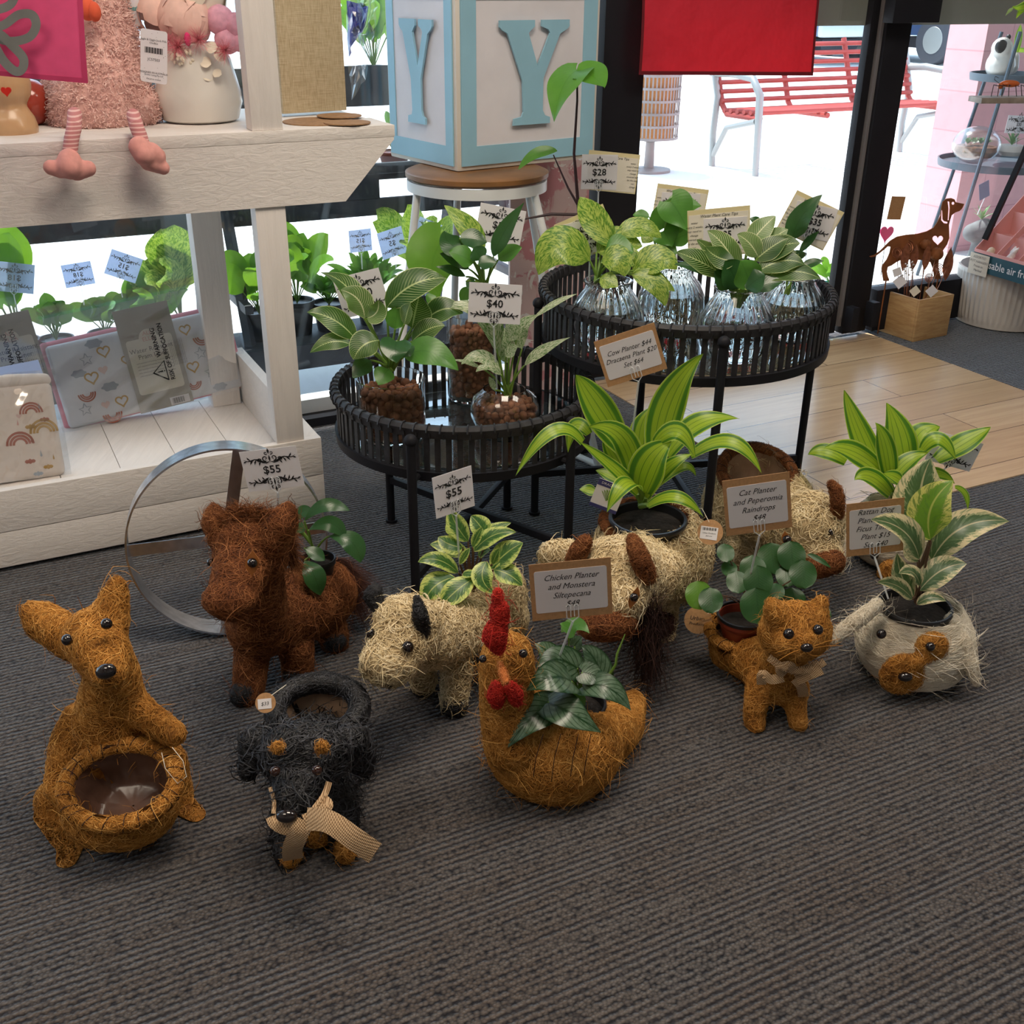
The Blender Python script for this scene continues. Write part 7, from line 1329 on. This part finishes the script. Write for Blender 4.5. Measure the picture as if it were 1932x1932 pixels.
for i in range(4):
    y0_, z_ = i*.085+.003, i*.085*slope-.02; mb = MB(); mb.prism([q4(.003, y0_, z_), q4(fw-.003, y0_, z_), q4(fw-.003, y0_+.083, z_), q4(.003, y0_+.083, z_)], up4, .003); mb.build('shelf', M['pinkd'], ds, smooth=False)
    mb = MB(); mb.prism([q4(.003, y0_+.084, z_), q4(fw-.003, y0_+.084, z_), q4(fw-.003, y0_+.084, z_+.085*slope+.01), q4(.003, y0_+.084, z_+.085*slope+.01)], bk4, .003); mb.build('riser', M['pinkd'], ds, smooth=False)
for x in (.115, .23, .34):
    mb = MB(); mb.prism([q4(x, .002, -.015), q4(x, dd-.004, dd*slope-.06), q4(x, dd-.004, dd*slope+.0), q4(x, .002, .010)], ax4, .003); mb.build('divider', M['pinkd'], ds, smooth=False)
F_ = Fr(q4(0, -.003, 0), q4(fw, -.003, 0), q4(0, -.003, -dh)); mb = MB(); text_on(mb, F_, 'reusable air fresheners', .022, .0, .043, 0, z=.002, bold=.0004); mb.build('lettering', M['paper'], ds, smooth=False)
F_ = Fr(q4(-.010, -.008, -.003), q4(.094, -.008, -.003), q4(-.010, -.008, -.088)); sg = thing('pot_hanger_sign', 'cream sign reading Assorted Pot Hangers on the corner of the pink display', 'sign', F_.p(0, -F_.h/2)); mb = MB(); mb.prism([F_.p(-F_.w/2, -F_.h/2), F_.p(F_.w/2, -F_.h/2), F_.p(F_.w/2, F_.h/2), F_.p(-F_.w/2, F_.h/2)], F_.n, .0012); mb.build('card', simple('cream_sign_card', (.60, .52, .42), .7), sg, smooth=False)
mb = MB()
for i, q in enumerate(('ASSORTED', 'POT HANGERS', 'Prices as', 'Marked')): text_on(mb, F_, q, 0, F_.h*(.34-.21*i), .0145, .25, z=.0012)
mb.build('lettering', M['inkg'], sg, smooth=False)
def orn(name, label, blobs, mat, vox=.003): 
    r = thing(name, label, 'ornament', X4(*blobs[0][1][:3])); fur('figure', [('C',)+tuple((X4(x, y, b), rr*TP[2]*mpp(X4(x, y, b))) for x, y, b, rr in q[1:]) for q in blobs], mat, r, 4, .002, .0002, voxel=vox, smooth=2); return r
M['orn1'] = simple('cream_ornament', (.70, .56, .42), .5); M['orn2'] = simple('white_pink_ornament', (.74, .66, .64), .4, noise=.25, nscale=50); M['orn3'] = simple('red_glass_bauble', (.65, .015, .02), .08)
def orn(name, label, blobs, mat, vox=.0025):
    r = thing(name, label, 'ornament', q4(*blobs[0][1][:3])); fur('figure', [('C',)+tuple((q4(x, y, z), rr) for x, y, z, rr in q[1:]) for q in blobs], mat, r, 4, .002, .0002, voxel=vox, smooth=2); return r
orn('shell_ornament', 'small round cream ornament in the front left compartment of the pink display', [('c', (.05, .035, .0, .018), (.052, .037, .010, .015)), ('c', (.035, .03, -.008, .009), (.068, .03, -.008, .009))], 'orn1')
orn('rabbit_ornament', 'small grey and pink rabbit ornament in the second front compartment', [('c', (.155, .03, -.002, .014), (.16, .04, .012, .013)), ('c', (.165, .042, .024, .010), (.175, .05, .044, .004)), ('c', (.155, .042, .024, .009), (.160, .05, .046, .004)), ('c', (.135, .025, -.008, .008), (.17, .022, -.008, .009))], 'orn2')
orn('fairy_ornament', 'white figure ornament with pink collar in the second row of the pink display', [('c', (.16, .12, .075, .014), (.172, .125, .10, .016), (.185, .13, .12, .011)), ('c', (.185, .13, .128, .011), (.193, .132, .148, .006)), ('c', (.145, .115, .085, .006), (.155, .115, .08, .007))], 'orn2')
orn('fish_ornament', 'beige ornament cut by the right edge in the front of the pink display', [('c', (.27, .02, .0, .012), (.29, .03, .015, .014), (.30, .04, .04, .010))], 'orn1')
orn('red_bauble', 'shiny red bauble in an upper compartment at the right edge', [('c', (.17, .21, .165, .022), (.17, .211, .1655, .022))], 'orn3')
# ================================================================ outside: bench, bin, cars, pink wall
M['benchr'] = simple('red_painted_slats', (.36, .045, .035), .6, noise=.15, nscale=6); M['alu'] = simple('cast_aluminium', (.34, .35, .34), .45, .4)
bn = thing('park_bench', 'red slatted metal bench with curved grey arm frames outside the door', 'bench', W(6.6, 7.3, 0)); a0, a1 = 5.60, 7.62; bb_ = 7.25
def slatb(y0, z0, y1, z1, n, r_=.014):
    for i in range(n):
        f = i/(n-1); p0 = W(a0, bb_+y0+(y1-y0)*f, z0+(z1-z0)*f); p1 = W(a1, bb_+y0+(y1-y0)*f, z0+(z1-z0)*f); mb = MB(); mb.tube([p0, p1], r_, 8, flat=.9); mb.build('slat', M['benchr'], bn)
slatb(-.30, .42, .12, .40, 6, .020); slatb(.16, .47, .34, .86, 7, .020)
for a in (a0+.02, a0+.68, a0+1.36, a1-.02): mb = MB(); mb.tube([W(a, bb_-.32, .38), W(a, bb_+.1, .375), W(a, bb_+.17, .44), W(a, bb_+.36, .90)], .022, 8); mb.build('slat_bracket', M['benchr'], bn)
for a in (a0-.01, a1+.01):
    mb = MB(); mb.tube([W(a, bb_-.36, -.03), W(a, bb_-.34, .30), W(a, bb_-.32, .55), W(a, bb_-.22, .66), W(a, bb_+.05, .68), W(a, bb_+.30, .66)], [.025, .028, .03, .03, .03, .025], 10); mb.tube([W(a, bb_+.20, -.03), W(a, bb_+.22, .22), W(a, bb_+.20, .5), W(a, bb_+.36, .92)], .027, 10); mb.tube([W(a, bb_+.2, .05), W(a, bb_+.05, .28), W(a, bb_-.3, .36)], .022, 8); mb.build('arm_frame', M['alu'], bn)
c_ = W(4.96, 7.42, -.03); bi = thing('litter_bin', 'round slotted steel litter bin on a post outside, left of the bench', 'bin', c_); M['binm'] = simple('orange_grey_slotted_steel', (.27, .23, .22), .5, .3, noise=.3, nscale=3)
mb = MB(); mb.lathe([(.17, 0), (.17, .02), (.04, .03), (.035, .22), (.10, .24), (0, .24)], c_, 24); mb.build('post', M['binm'], bi)
M['orangep'] = simple('orange_liner', (.55, .22, .06), .6); mb = MB(); mb.lathe([(.17, .25), (.19, .72), (.0, .60)], c_, 28); mb.build('liner', M['orangep'], bi)
for z in (.25, .34, .43, .52, .61, .70): mb = MB(); pr = [(.205, z), (.212, z), (.212, z+.018), (.205, z+.018)]; mb.lathe(pr+[pr[0]], c_, 40); mb.build('ring', M['binm'], bi)
mb = MB()
for i in range(44): a = 2*math.pi*i/44; mb.box(c_+Vector((math.cos(a)*.206, math.sin(a)*.206, .485)), .005, .012, .47, Vector((math.cos(a), math.sin(a), 0)))
mb.build('slotted_side', M['binm'], bi, smooth=False)
M['carb'] = simple('dark_blue_car_paint', (.035, .07, .16), .25, Coat_Weight=.5); M['tyre'] = simple('tyre_rubber', (.035, .04, .055), .8); M['bumper'] = simple('silver_bumper', (.42, .45, .47), .35, .5); M['carg'] = simple('car_glass', (.03, .04, .05), .1)
def car(label, a, b, L_, bodym, cl, wr=.42, bump='bumper'):
    r = thing('parked_car', label, 'car', W(a, b, -.03)); q = lambda x, y, z: W(a+x, b+y, z-.03)
    for x in (-.85, .85):
        for y in (.75, L_-.9):
            mb = MB(); mb.lathe([(wr*.45, -.12), (wr*.96, -.12), (wr, -.08), (wr, .08), (wr*.96, .12), (wr*.45, .12)], q(x, y, wr), 32, AA); w_ = mb.build('wheel', M['tyre'], r); mb = MB(); mb.lathe([(.02, -.13), (wr*.55, -.125), (wr*.6, -.10), (wr*.6, .10), (wr*.55, .125), (.02, .13)], q(x, y, wr), 20, AA); mb.build('hub', M['alu'], w_)
    mb = MB(); P = [(0, .5), (0, .95), (.2, 1.1), (1.1, 1.15), (1.7, 1.75), (3.6, 1.8), (4.3, 1.2), (L_, 1.1), (L_, .45)]; mb.prism([q(0, y, z) for y, z in P], AA, 1.85); mb.build('body', M[bodym], r, smooth=False)
    mb = MB(); mb.box(q(0, -.05, .60), 1.86, .16, .24, AA, BB, .06); mb.build('bumper', M[bump], r); mb = MB(); mb.box(q(0, 1.2, .34), .9, 1.6, .2, AA, BB, .05); mb.build('underbody', M['tyre'], r)
    mb = MB(); mb.box(q(-.72, -.02, .86), .3, .06, .1, AA, BB, .02); mb.build('tail_light', M['redp'], r); mb = MB(); mb.prism([q(0, 1.13, 1.25), q(0, 1.66, 1.70), q(0, 1.60, 1.72), q(0, 1.08, 1.27)], AA, 1.5); mb.build('rear_window', M['carg'], r)
car('blue parked car with a silver bumper beyond the bench', *[W_ for W_ in (15.3, 16.4)], 4.6, 'carb', 0, .33)
car('dark blue off-road car on big tyres seen right of the door post', 17.8, 15.3, 4.6, 'carb', 0, .42, 'tyre')
t = NT('pink_brick_wall'); r_ = t.mapping(t.geo(), rot=(0, 0, -(math.pi/2-AZ))); s3 = t.N('ShaderNodeSeparateXYZ'); t.L(r_, s3.inputs[0]); cx = t.N('ShaderNodeCombineXYZ'); t.L(s3.outputs[0], cx.inputs[0]); t.L(s3.outputs[2], cx.inputs[1]); br = t.N('ShaderNodeTexBrick'); br.inputs['Scale'].default_value = 1; br.inputs['Brick Width'].default_value = .39; br.inputs['Row Height'].default_value = .2; br.inputs['Mortar Size'].default_value = .004; br.inputs['Mortar Smooth'].default_value = .2
for k_, v_ in (('Color1', (.80, .40, .42, 1)), ('Color2', (.82, .44, .45, 1)), ('Mortar', (.66, .32, .34, 1))): br.inputs[k_].default_value = v_
t.L(cx.outputs[0], br.inputs['Vector']); t.col(br.outputs['Color']); t.set(Roughness=.8); t.bump(br.outputs['Fac'], -.3, .006)
o = slab('wall_outside', 4.88, 8.4, 4.30, 4.55, -.03, 3.2, t.m); struct(o)
# ---- A-frame plant shelf against the right window
M['bluemet'] = simple('blue_grey_steel', (.09, .12, .15), .45, .3); M['greyw'] = simple('grey_weathered_plank', (.30, .25, .21), .7, noise=.3, nscale=20)
af = thing('ladder_shelf', 'blue-grey metal ladder shelf holding trays of succulents outside the right window', 'shelf', W(4.3, 3.75, -.03))
def pole(x0, y0, b0, x1, y1, b1, r_=.009, mat='bluemet'):
    p0, p1 = PB(x0, y0, b0), PB(x1, y1, b1); d = (p1-p0)/(p1.z-p0.z); p1 = p0+d*(-.028-p0.z) if mat == 'bluemet' else p1; mb = MB(); mb.tube([p0, p1], r_, 8); mb.build('pole', M[mat], af)
pole(1890, 60, 3.9, 1796, 330, 3.95); pole(1925, 60, 3.55, 1812, 430, 3.50); pole(2010, 60, 3.9, 1980, 330, 4.0); pole(2060, 60, 3.6, 2040, 430, 3.5)
def tray(x, y, b, rx, name='tray'):
    c = PB(x, y, b); mb = MB(); r_ = rx*mpp(c); mb.lathe([(0, -.02), (r_, -.02), (r_+.004, 0), (r_+.004, .012), (r_-.003, .012), (r_-.004, -.008), (0, -.008)], c, 40); mb.build(name, M['bluemet'], af); return c
tA = tray(1905, 143, 3.75, 70); tB = tray(1880, 306, 3.72, 104)
c_ = PB(1885, 136, 3.72); bd = thing('animal_planter', 'white ceramic dog-shaped planter with a dark face on the top tray outside', 'planter', c_); s_ = mpp(c_)
fur('body', [('C', (c_+Vector((0, 0, .03)), 27*s_), (c_+Vector((-.0, 0, .075)), 20*s_)), ('C', (c_+Vector((-.012, -.015, .10)), 19*s_), (c_+Vector((-.008, 0, .10)), 19*s_)), ('C', (c_+Vector((.05, 0, .022)), 14*s_), (c_+Vector((.05, 0, .06)), 12*s_))], cer, bd, 4, .002, .0002, voxel=.005)
mb = MB(); mb.ball(c_+Vector((-.030, -.045, .108)), 12*s_, 12, (1, .6, 1)); mb.build('face_patch', M['potblk'], bd); mb = MB(); mb.ball(c_+Vector((.012, .0, .145)), 5*s_, 8); mb.build('ear', M['potblk'], bd)
leaf(bd, c_+Vector((.06, 0, .08)), PB(1926, 45, 3.68), .03, 'l_drac', 'strap', name='leaf'); leaf(bd, c_+Vector((.06, 0, .08)), PB(1960, 100, 3.68), .03, 'l_drac', 'strap', PB(1925, 95, 3.7), name='leaf')
hl = thing('hanging_plant', 'yellow-green strappy leaf tips at the top right corner', 'plant', PB(1935, -20, 3.0)); leaf(hl, PB(1990, -30, 3.0), PB(1910, 12, 3.0), .045, 'l_drac', 'strap', PB(1940, 10, 3.0)); leaf(hl, PB(1990, -10, 3.0), PB(1917, 35, 3.0), .04, 'l_drac', 'strap', PB(1945, 5, 3.0)); leaf(hl, PB(1912, 14, 3.0), PB(1897, 30, 3.0), .012, 'l_birkinp', 'lance')
def succ(root, c, r_, n, mat='l_suc', spiky=False, name='rosette'):
    for i in range(n):
        a = i*2.4; el = .35+.9*i/n; d = Vector((math.cos(a)*math.cos(el), math.sin(a)*math.cos(el), math.sin(el)+.15)); leaf(root, c, c+d*r_*(1 if not spiky else random.uniform(.9, 1.5)), r_*(.45 if not spiky else .2), mat, 'lance' if spiky else 'obov', name='leaf', nu=6, nv=5, fold=.3, nrm=(0, 0, 1))
M['l_suc'] = leafmat('succulent_leaf', 'plain', (.16, .30, .12), (.10, .22, .10), trans=.1)
c_ = PB(1838, 297, 3.68); tr_ = thing('terrarium', 'open glass terrarium with succulents and dark stones on the lower tray outside', 'terrarium', c_); s_ = mpp(c_); mb = MB(); mb.ball(c_+Vector((0, 0, .055)), 40*s_, 24, (1.1, 1, .85)); mb.build('bowl', M['film'], tr_); mb = MB(); mb.lathe([(30*s_, .004), (38*s_, .03), (36*s_, .05), (0, .058)], c_, 24); mb.build('stones', M['clay'], tr_)
for k_ in range(4): succ(tr_, c_+Vector((-.05+.03*k_, -.02, .062)), .028, 9)
c_ = PB(1905, 293, 3.62); al = thing('aloe_pot', 'small pale stone pot with a spiky aloe on the lower tray outside', 'potted plant', c_); s_ = mpp(c_); mb = MB(); mb.lathe([(18*s_, 0), (24*s_, .02), (22*s_, .045), (19*s_, .045), (0, .04)], c_, 20); mb.build('pot', M['potw'], al); succ(al, c_+Vector((0, 0, .045)), .05, 13, spiky=True)
price_card('$30 price card by the aloe against the pink wall', Fr(PB(1899, 217, 3.55), PB(1945, 219, 3.55), PB(1899, 251, 3.55)), '$30', PB(1918, 290, 3.6))
c_ = PB(1833, 512, 3.42); c_.z = -.028; ra = thing('statue_planter', 'grey stone rabbit statue planter with succulents outside behind the glass', 'planter', c_); s_ = mpp(c_); M['stone'] = simple('grey_stone', (.17, .18, .18), .85, noise=.25, nscale=25, bump=.3)
h_ = PB(1842, 408, 3.42).z; fur('body', [('C', (c_+Vector((0, 0, .05)), 27*s_), (c_+Vector((.0, 0, h_*.45)), 17*s_), (c_+Vector((.01, 0, h_*.75)), 14*s_)), ('C', (c_+Vector((-.03, 0, h_*.88)), 17*s_), (c_+Vector((.02, 0, h_*.92)), 20*s_)), ('C', (c_+Vector((-.04, -.04, .02)), 12*s_), (c_+Vector((.03, -.04, .02)), 12*s_))], 'stone', ra, 4, .002, .0002, voxel=.006)
succ(ra, c_+Vector((0, 0, h_+.01)), .05, 11, spiky=True); F_ = Fr(PB(1849, 348, 3.4), PB(1868, 338, 3.4), PB(1846, 380, 3.4)); 
bc2 = thing('plant_marker', 'small blue marker card on a white stick above the rabbit statue planter', 'marker card', PB(1845, 400, 3.41)); mb = MB(); mb.prism([F_.p(-F_.w/2, -F_.h/2), F_.p(F_.w/2, -F_.h/2), F_.p(F_.w/2, F_.h/2), F_.p(-F_.w/2, F_.h/2)], F_.n, .001); mb.build('card', simple('blue_card', (.16, .24, .38), .6), bc2, smooth=False); mb = MB(); mb.tube([F_.p(0, -F_.h/2), PB(1844, 405, 3.41)], .002, 6); mb.build('stick', M['paper'], bc2)
# inside: black leaning post, plank and metal ant
mb = MB(); mb.tube([PB(1952, 240, 3.12), PB(1932, 290, 3.12), PB(1858, 452, 3.14)], .014, 4); o = mb.build('display_ladder', M['black'], None, smooth=False); tag(o, 'slanted black metal leg of a display ladder at the right edge', 'display ladder')
p0, p1, p2_ = PB(1853, 184, 3.1), PB(1990, 196, 3.0), PB(1880, 180, 3.2); mb = MB(); ud = (p1-p0); ud.z = 0; ud.normalize(); mb.box(p0+ud*.13+Vector((-ud.y, ud.x, 0))*.04+Vector((0, 0, -.011)), .27, .10, .02, ud, None, .001); o = mb.build('plank_shelf', M['greyw']); tag(o, 'grey weathered plank shelf with the orange metal ant on it', 'shelf')
M['oran'] = simple('orange_enamel', (.60, .13, .03), .15); an = thing('metal_ant', 'orange enamel metal ant with wire legs on the grey plank', 'ornament', p0+ud*.07); p = PB(1905, 158, 3.12); mb = MB(); mb.ball(p, .030, 16, (1.3, .6, .45)); mb.build('body', M['oran'], an); mb = MB(); mb.ball(PB(1888, 162, 3.12), .012, 12); mb.build('head', M['oran'], an)
for x0, x1 in ((1880, 1870), (1888, 1882), (1895, 1890), (1905, 1903), (1915, 1918), (1925, 1928)): mb = MB(); mb.tube([PB(x0+8, 163, 3.12), PB((x0+x1)/2, 160, 3.10), PB(x1, 182, 3.09)], .0016, 5); mb.build('leg', M['thread'], an)
mb = MB(); mb.tube([PB(1886, 158, 3.12), PB(1876, 150, 3.12), PB(1878, 144, 3.12), PB(1884, 147, 3.12)], .0012, 5); mb.build('feeler', M['thread'], an)
# small cards in the glass by the door
F_ = Fr(PB(1681, 370, 3.24), PB(1707, 371, 3.24), PB(1675, 414, 3.24)); mb = MB(); mb.prism([F_.p(-F_.w/2, -F_.h/2), F_.p(F_.w/2, -F_.h/2), F_.p(F_.w/2, F_.h/2), F_.p(-F_.w/2, F_.h/2)], F_.n, .001); o = mb.build('window_card', M['kraft'], None, smooth=False); tag(o, 'small brown card stuck on the glass above the steel dog', 'card')
hp = thing('heart_pick', 'pink heart plant pick outside the glass behind the steel dog tail', 'plant pick', PB(1668, 500, 3.5)); F_ = Fr(PB(1660, 425, 3.5), PB(1685, 425, 3.5), PB(1660, 455, 3.5)); mb = MB(); mb.prism([F_.p(*q) for q in heartpts(None, 0, 0, F_.w*.5)], F_.n, .004); mb.build('heart', M['mag'], hp, smooth=False); mb = MB(); mb.tube([F_.p(0, -.01), PB(1662, 520, 3.5)], .0015, 5); mb.build('stick', M['thread'], hp)
# ================================================================ black tiered plant stand outside the left window
ts = thing('tiered_stand', 'black tiered outdoor plant stand running along the left window', 'plant stand', W(.3, 3.75, -.03)); M['blk2'] = simple('black_timber', (.022, .024, .032), .6)
def tb(name, a0_, a1_, b0_, b1_, z0_, z1_): return slab(name, a0_, a1_, b0_, b1_, z0_, z1_, M['blk2'], ts, .002)
tb('lower_rail', -1.5, 1.95, 3.74, 3.765, .548, .605); tb('upper_rail', -1.5, 1.95, 3.74, 3.765, .690, .725); tb('shelf_board', -1.5, 1.95, 3.766, 4.02, .665, .686)
for a in (-1.2, -.6, -.02, .40, .86, 1.30, 1.62, 1.90): tb('rail_block', a-.10, a+.07, 3.742, 3.763, .6055, .6895)
tb('shelf_board', -1.5, 1.95, 3.52, 3.74, .165, .185); tb('lower_rail', -1.5, 1.95, 3.50, 3.5195, .10, .185); tb('shelf_board', -1.5, 1.75, 4.1, 4.35, .90, .93); tb('upper_rail', -1.5, 1.75, 4.08, 4.0995, .88, 1.02)
for a in (-.35, .82, 1.85):
    for (b0_, z0_, b1_, z1_) in ((3.74, .60, 3.49, -.028), (4.08, 1.0, 4.40, -.028), (3.752, .60, 4.09, .90)): mb = MB(); P0_, P1_ = W(a, b0_, z0_), W(a+.045, b1_, z1_) if False else W(a, b1_, z1_); mb.tube([P0_, P1_], .020, 4); mb.build('leg', M['blk2'], ts, smooth=False)
    tb('crossbar', a-.014, a+.014, 3.54, 3.9, .30, .33)
NP = [0]
def bush(label, px, py, b, z, rp_, hp_, n, L_, w_, mat, sh='ov', up=.6, potm='potblk', seed=0, group=None, name='outdoor_pot_plant'):
    rs = random.Random(seed); L_ *= 1.25; w_ *= 1.25; n = int(n*1.3); P = PB(px, py, b) if z is None else W(0, 0, 0); c = PB(px, py, b); c.z = z if z is not None else c.z; r = thing(name, label, 'potted plant', c, group); mb = MB(); mb.lathe([(rp_*.72, 0), (rp_*.95, hp_*.85), (rp_, hp_*.86), (rp_, hp_), (rp_*.9, hp_), (rp_*.88, hp_*.9), (0, hp_*.9)], c, 24); mb.build('pot', M[potm], r); t0 = c+Vector((0, 0, hp_*.9)); mb = MB()
    for i in range(n):
        a = i*2.4+rs.uniform(-.3, .3); el = up*rs.uniform(.6, 1.5); d = Vector((math.cos(a)*math.cos(el), math.sin(a)*math.cos(el), math.sin(el))); st_ = t0+d*L_*rs.uniform(.25, .6)+Vector((0, 0, L_*.15)); e = st_+d*L_*rs.uniform(.6, 1.0)+Vector((0, 0, -L_*.15)); leaf(r, st_, e, w_*rs.uniform(.8, 1.2), mat, sh, (st_+e)/2+Vector((0, 0, L_*.12)), rs.uniform(-25, 25), name='leaf', nu=9, nv=7); mb.tube([t0, (t0+st_)/2+Vector((0, 0, .004)), st_], .0018, 5)
    mb.build('stems', M['stemg'], r); return r
bush('tall leafy lily in a black pot outside, seen left of the white post', 490, 600, 3.63, .1855, .055, .10, 12, .13, .07, 'l_green2' if 'l_green2' in M else 'l_lime', 'ov', .9, seed=1)
bush('peace lily in a black pot outside just right of the white post', 563, 600, 3.64, .1855, .06, .12, 14, .15, .065, 'l_lime', 'ov', 1.0, seed=2)
bush('small green shrub in a wide black pot outside beside the bar stool leg', 622, 590, 3.64, .1855, .062, .10, 18, .07, .035, 'l_green', 'ov', .9, seed=3)
bush('fine leaved dark plant outside behind the bar stool leg', 700, 580, 3.65, .1855, .055, .09, 30, .11, .02, 'l_green', 'lance', 1.0, seed=4)
bush('pothos with yellow veined leaves outside behind the white post', 345, 620, 3.63, .1855, .06, .10, 9, .17, .10, 'l_pothos', 'ov', 1.2, seed=5)
bush('heart-leaved plant in a pot outside behind the pram liner', 280, 640, 3.63, .1855, .055, .09, 8, .11, .075, 'l_lime', 'heart', 1.0, seed=6)
bush('low green plant outside behind the left of the pram liner', 200, 640, 3.63, .1855, .055, .09, 9, .09, .06, 'l_green', 'ov', .9, seed=7)
bush('broad-leaved plant outside at the far left edge', 45, 680, 3.62, .1855, .06, .10, 9, .20, .085, 'l_lime', 'ov', 1.2, seed=8)
bush('leafy plant outside between the two leftmost price cards', 110, 660, 3.63, .1855, .055, .09, 12, .09, .04, 'l_green', 'lance', 1.0, seed=12)
bush('round-leaved plant with bright leaves outside below the stool seat', 800, 560, 3.65, .1855, .055, .09, 8, .20, .08, 'l_pothos', 'ov', 1.25, seed=9)
bush('green tufted plant in an orange pot on the upper outdoor tier below the letter block', 745, 330, 3.9, .6865, .06, .055, 14, .09, .02, 'l_green', 'lance', 1.0, 'terra', seed=10)
bush('green leafy plant on the top outdoor tier left of the letter block', 705, 120, 4.2, .9305, .07, .08, 16, .17, .05, 'l_lime', 'ov', 1.1, seed=11)
bush('small plant in a teal pot outside the door', 1575, 490, 3.75, -.028, .075, .09, 14, .09, .03, 'l_lime', 'ov', .9, 'teal', seed=14)
def rcard(label, TL, TR, BL, b, s_): F_ = Fr(PB(*TL, b), PB(*TR, b), PB(*BL, b)); return price_card(label, F_, s_, F_.p(0, -F_.h*.5)-Vector((0, 0, .06)), mirror=True, mat='bluep', hold=True)
rcard('back of a pale price card outside at the far left edge', (-10, 492), (66, 500), (-12, 548), 3.56, '$18'); rcard('pale price card outside reading $18 from behind', (120, 500), (176, 491), (119, 545), 3.56, '$18'); rcard('tilted pale price card outside reading $15 from behind', (213, 470), (272, 490), (194, 515), 3.56, '$15')
rcard('blue-tinted $15 price card outside beside the fine leaved plant', (662, 435), (704, 430), (656, 478), 3.57, '$15'); rcard('second blue-tinted price card outside behind the stool leg', (714, 440), (760, 425), (720, 492), 3.58, '$5'); rcard('highest blue-tinted price card outside right of the stool leg', (787, 406), (832, 424), (785, 445), 3.58, '$5')
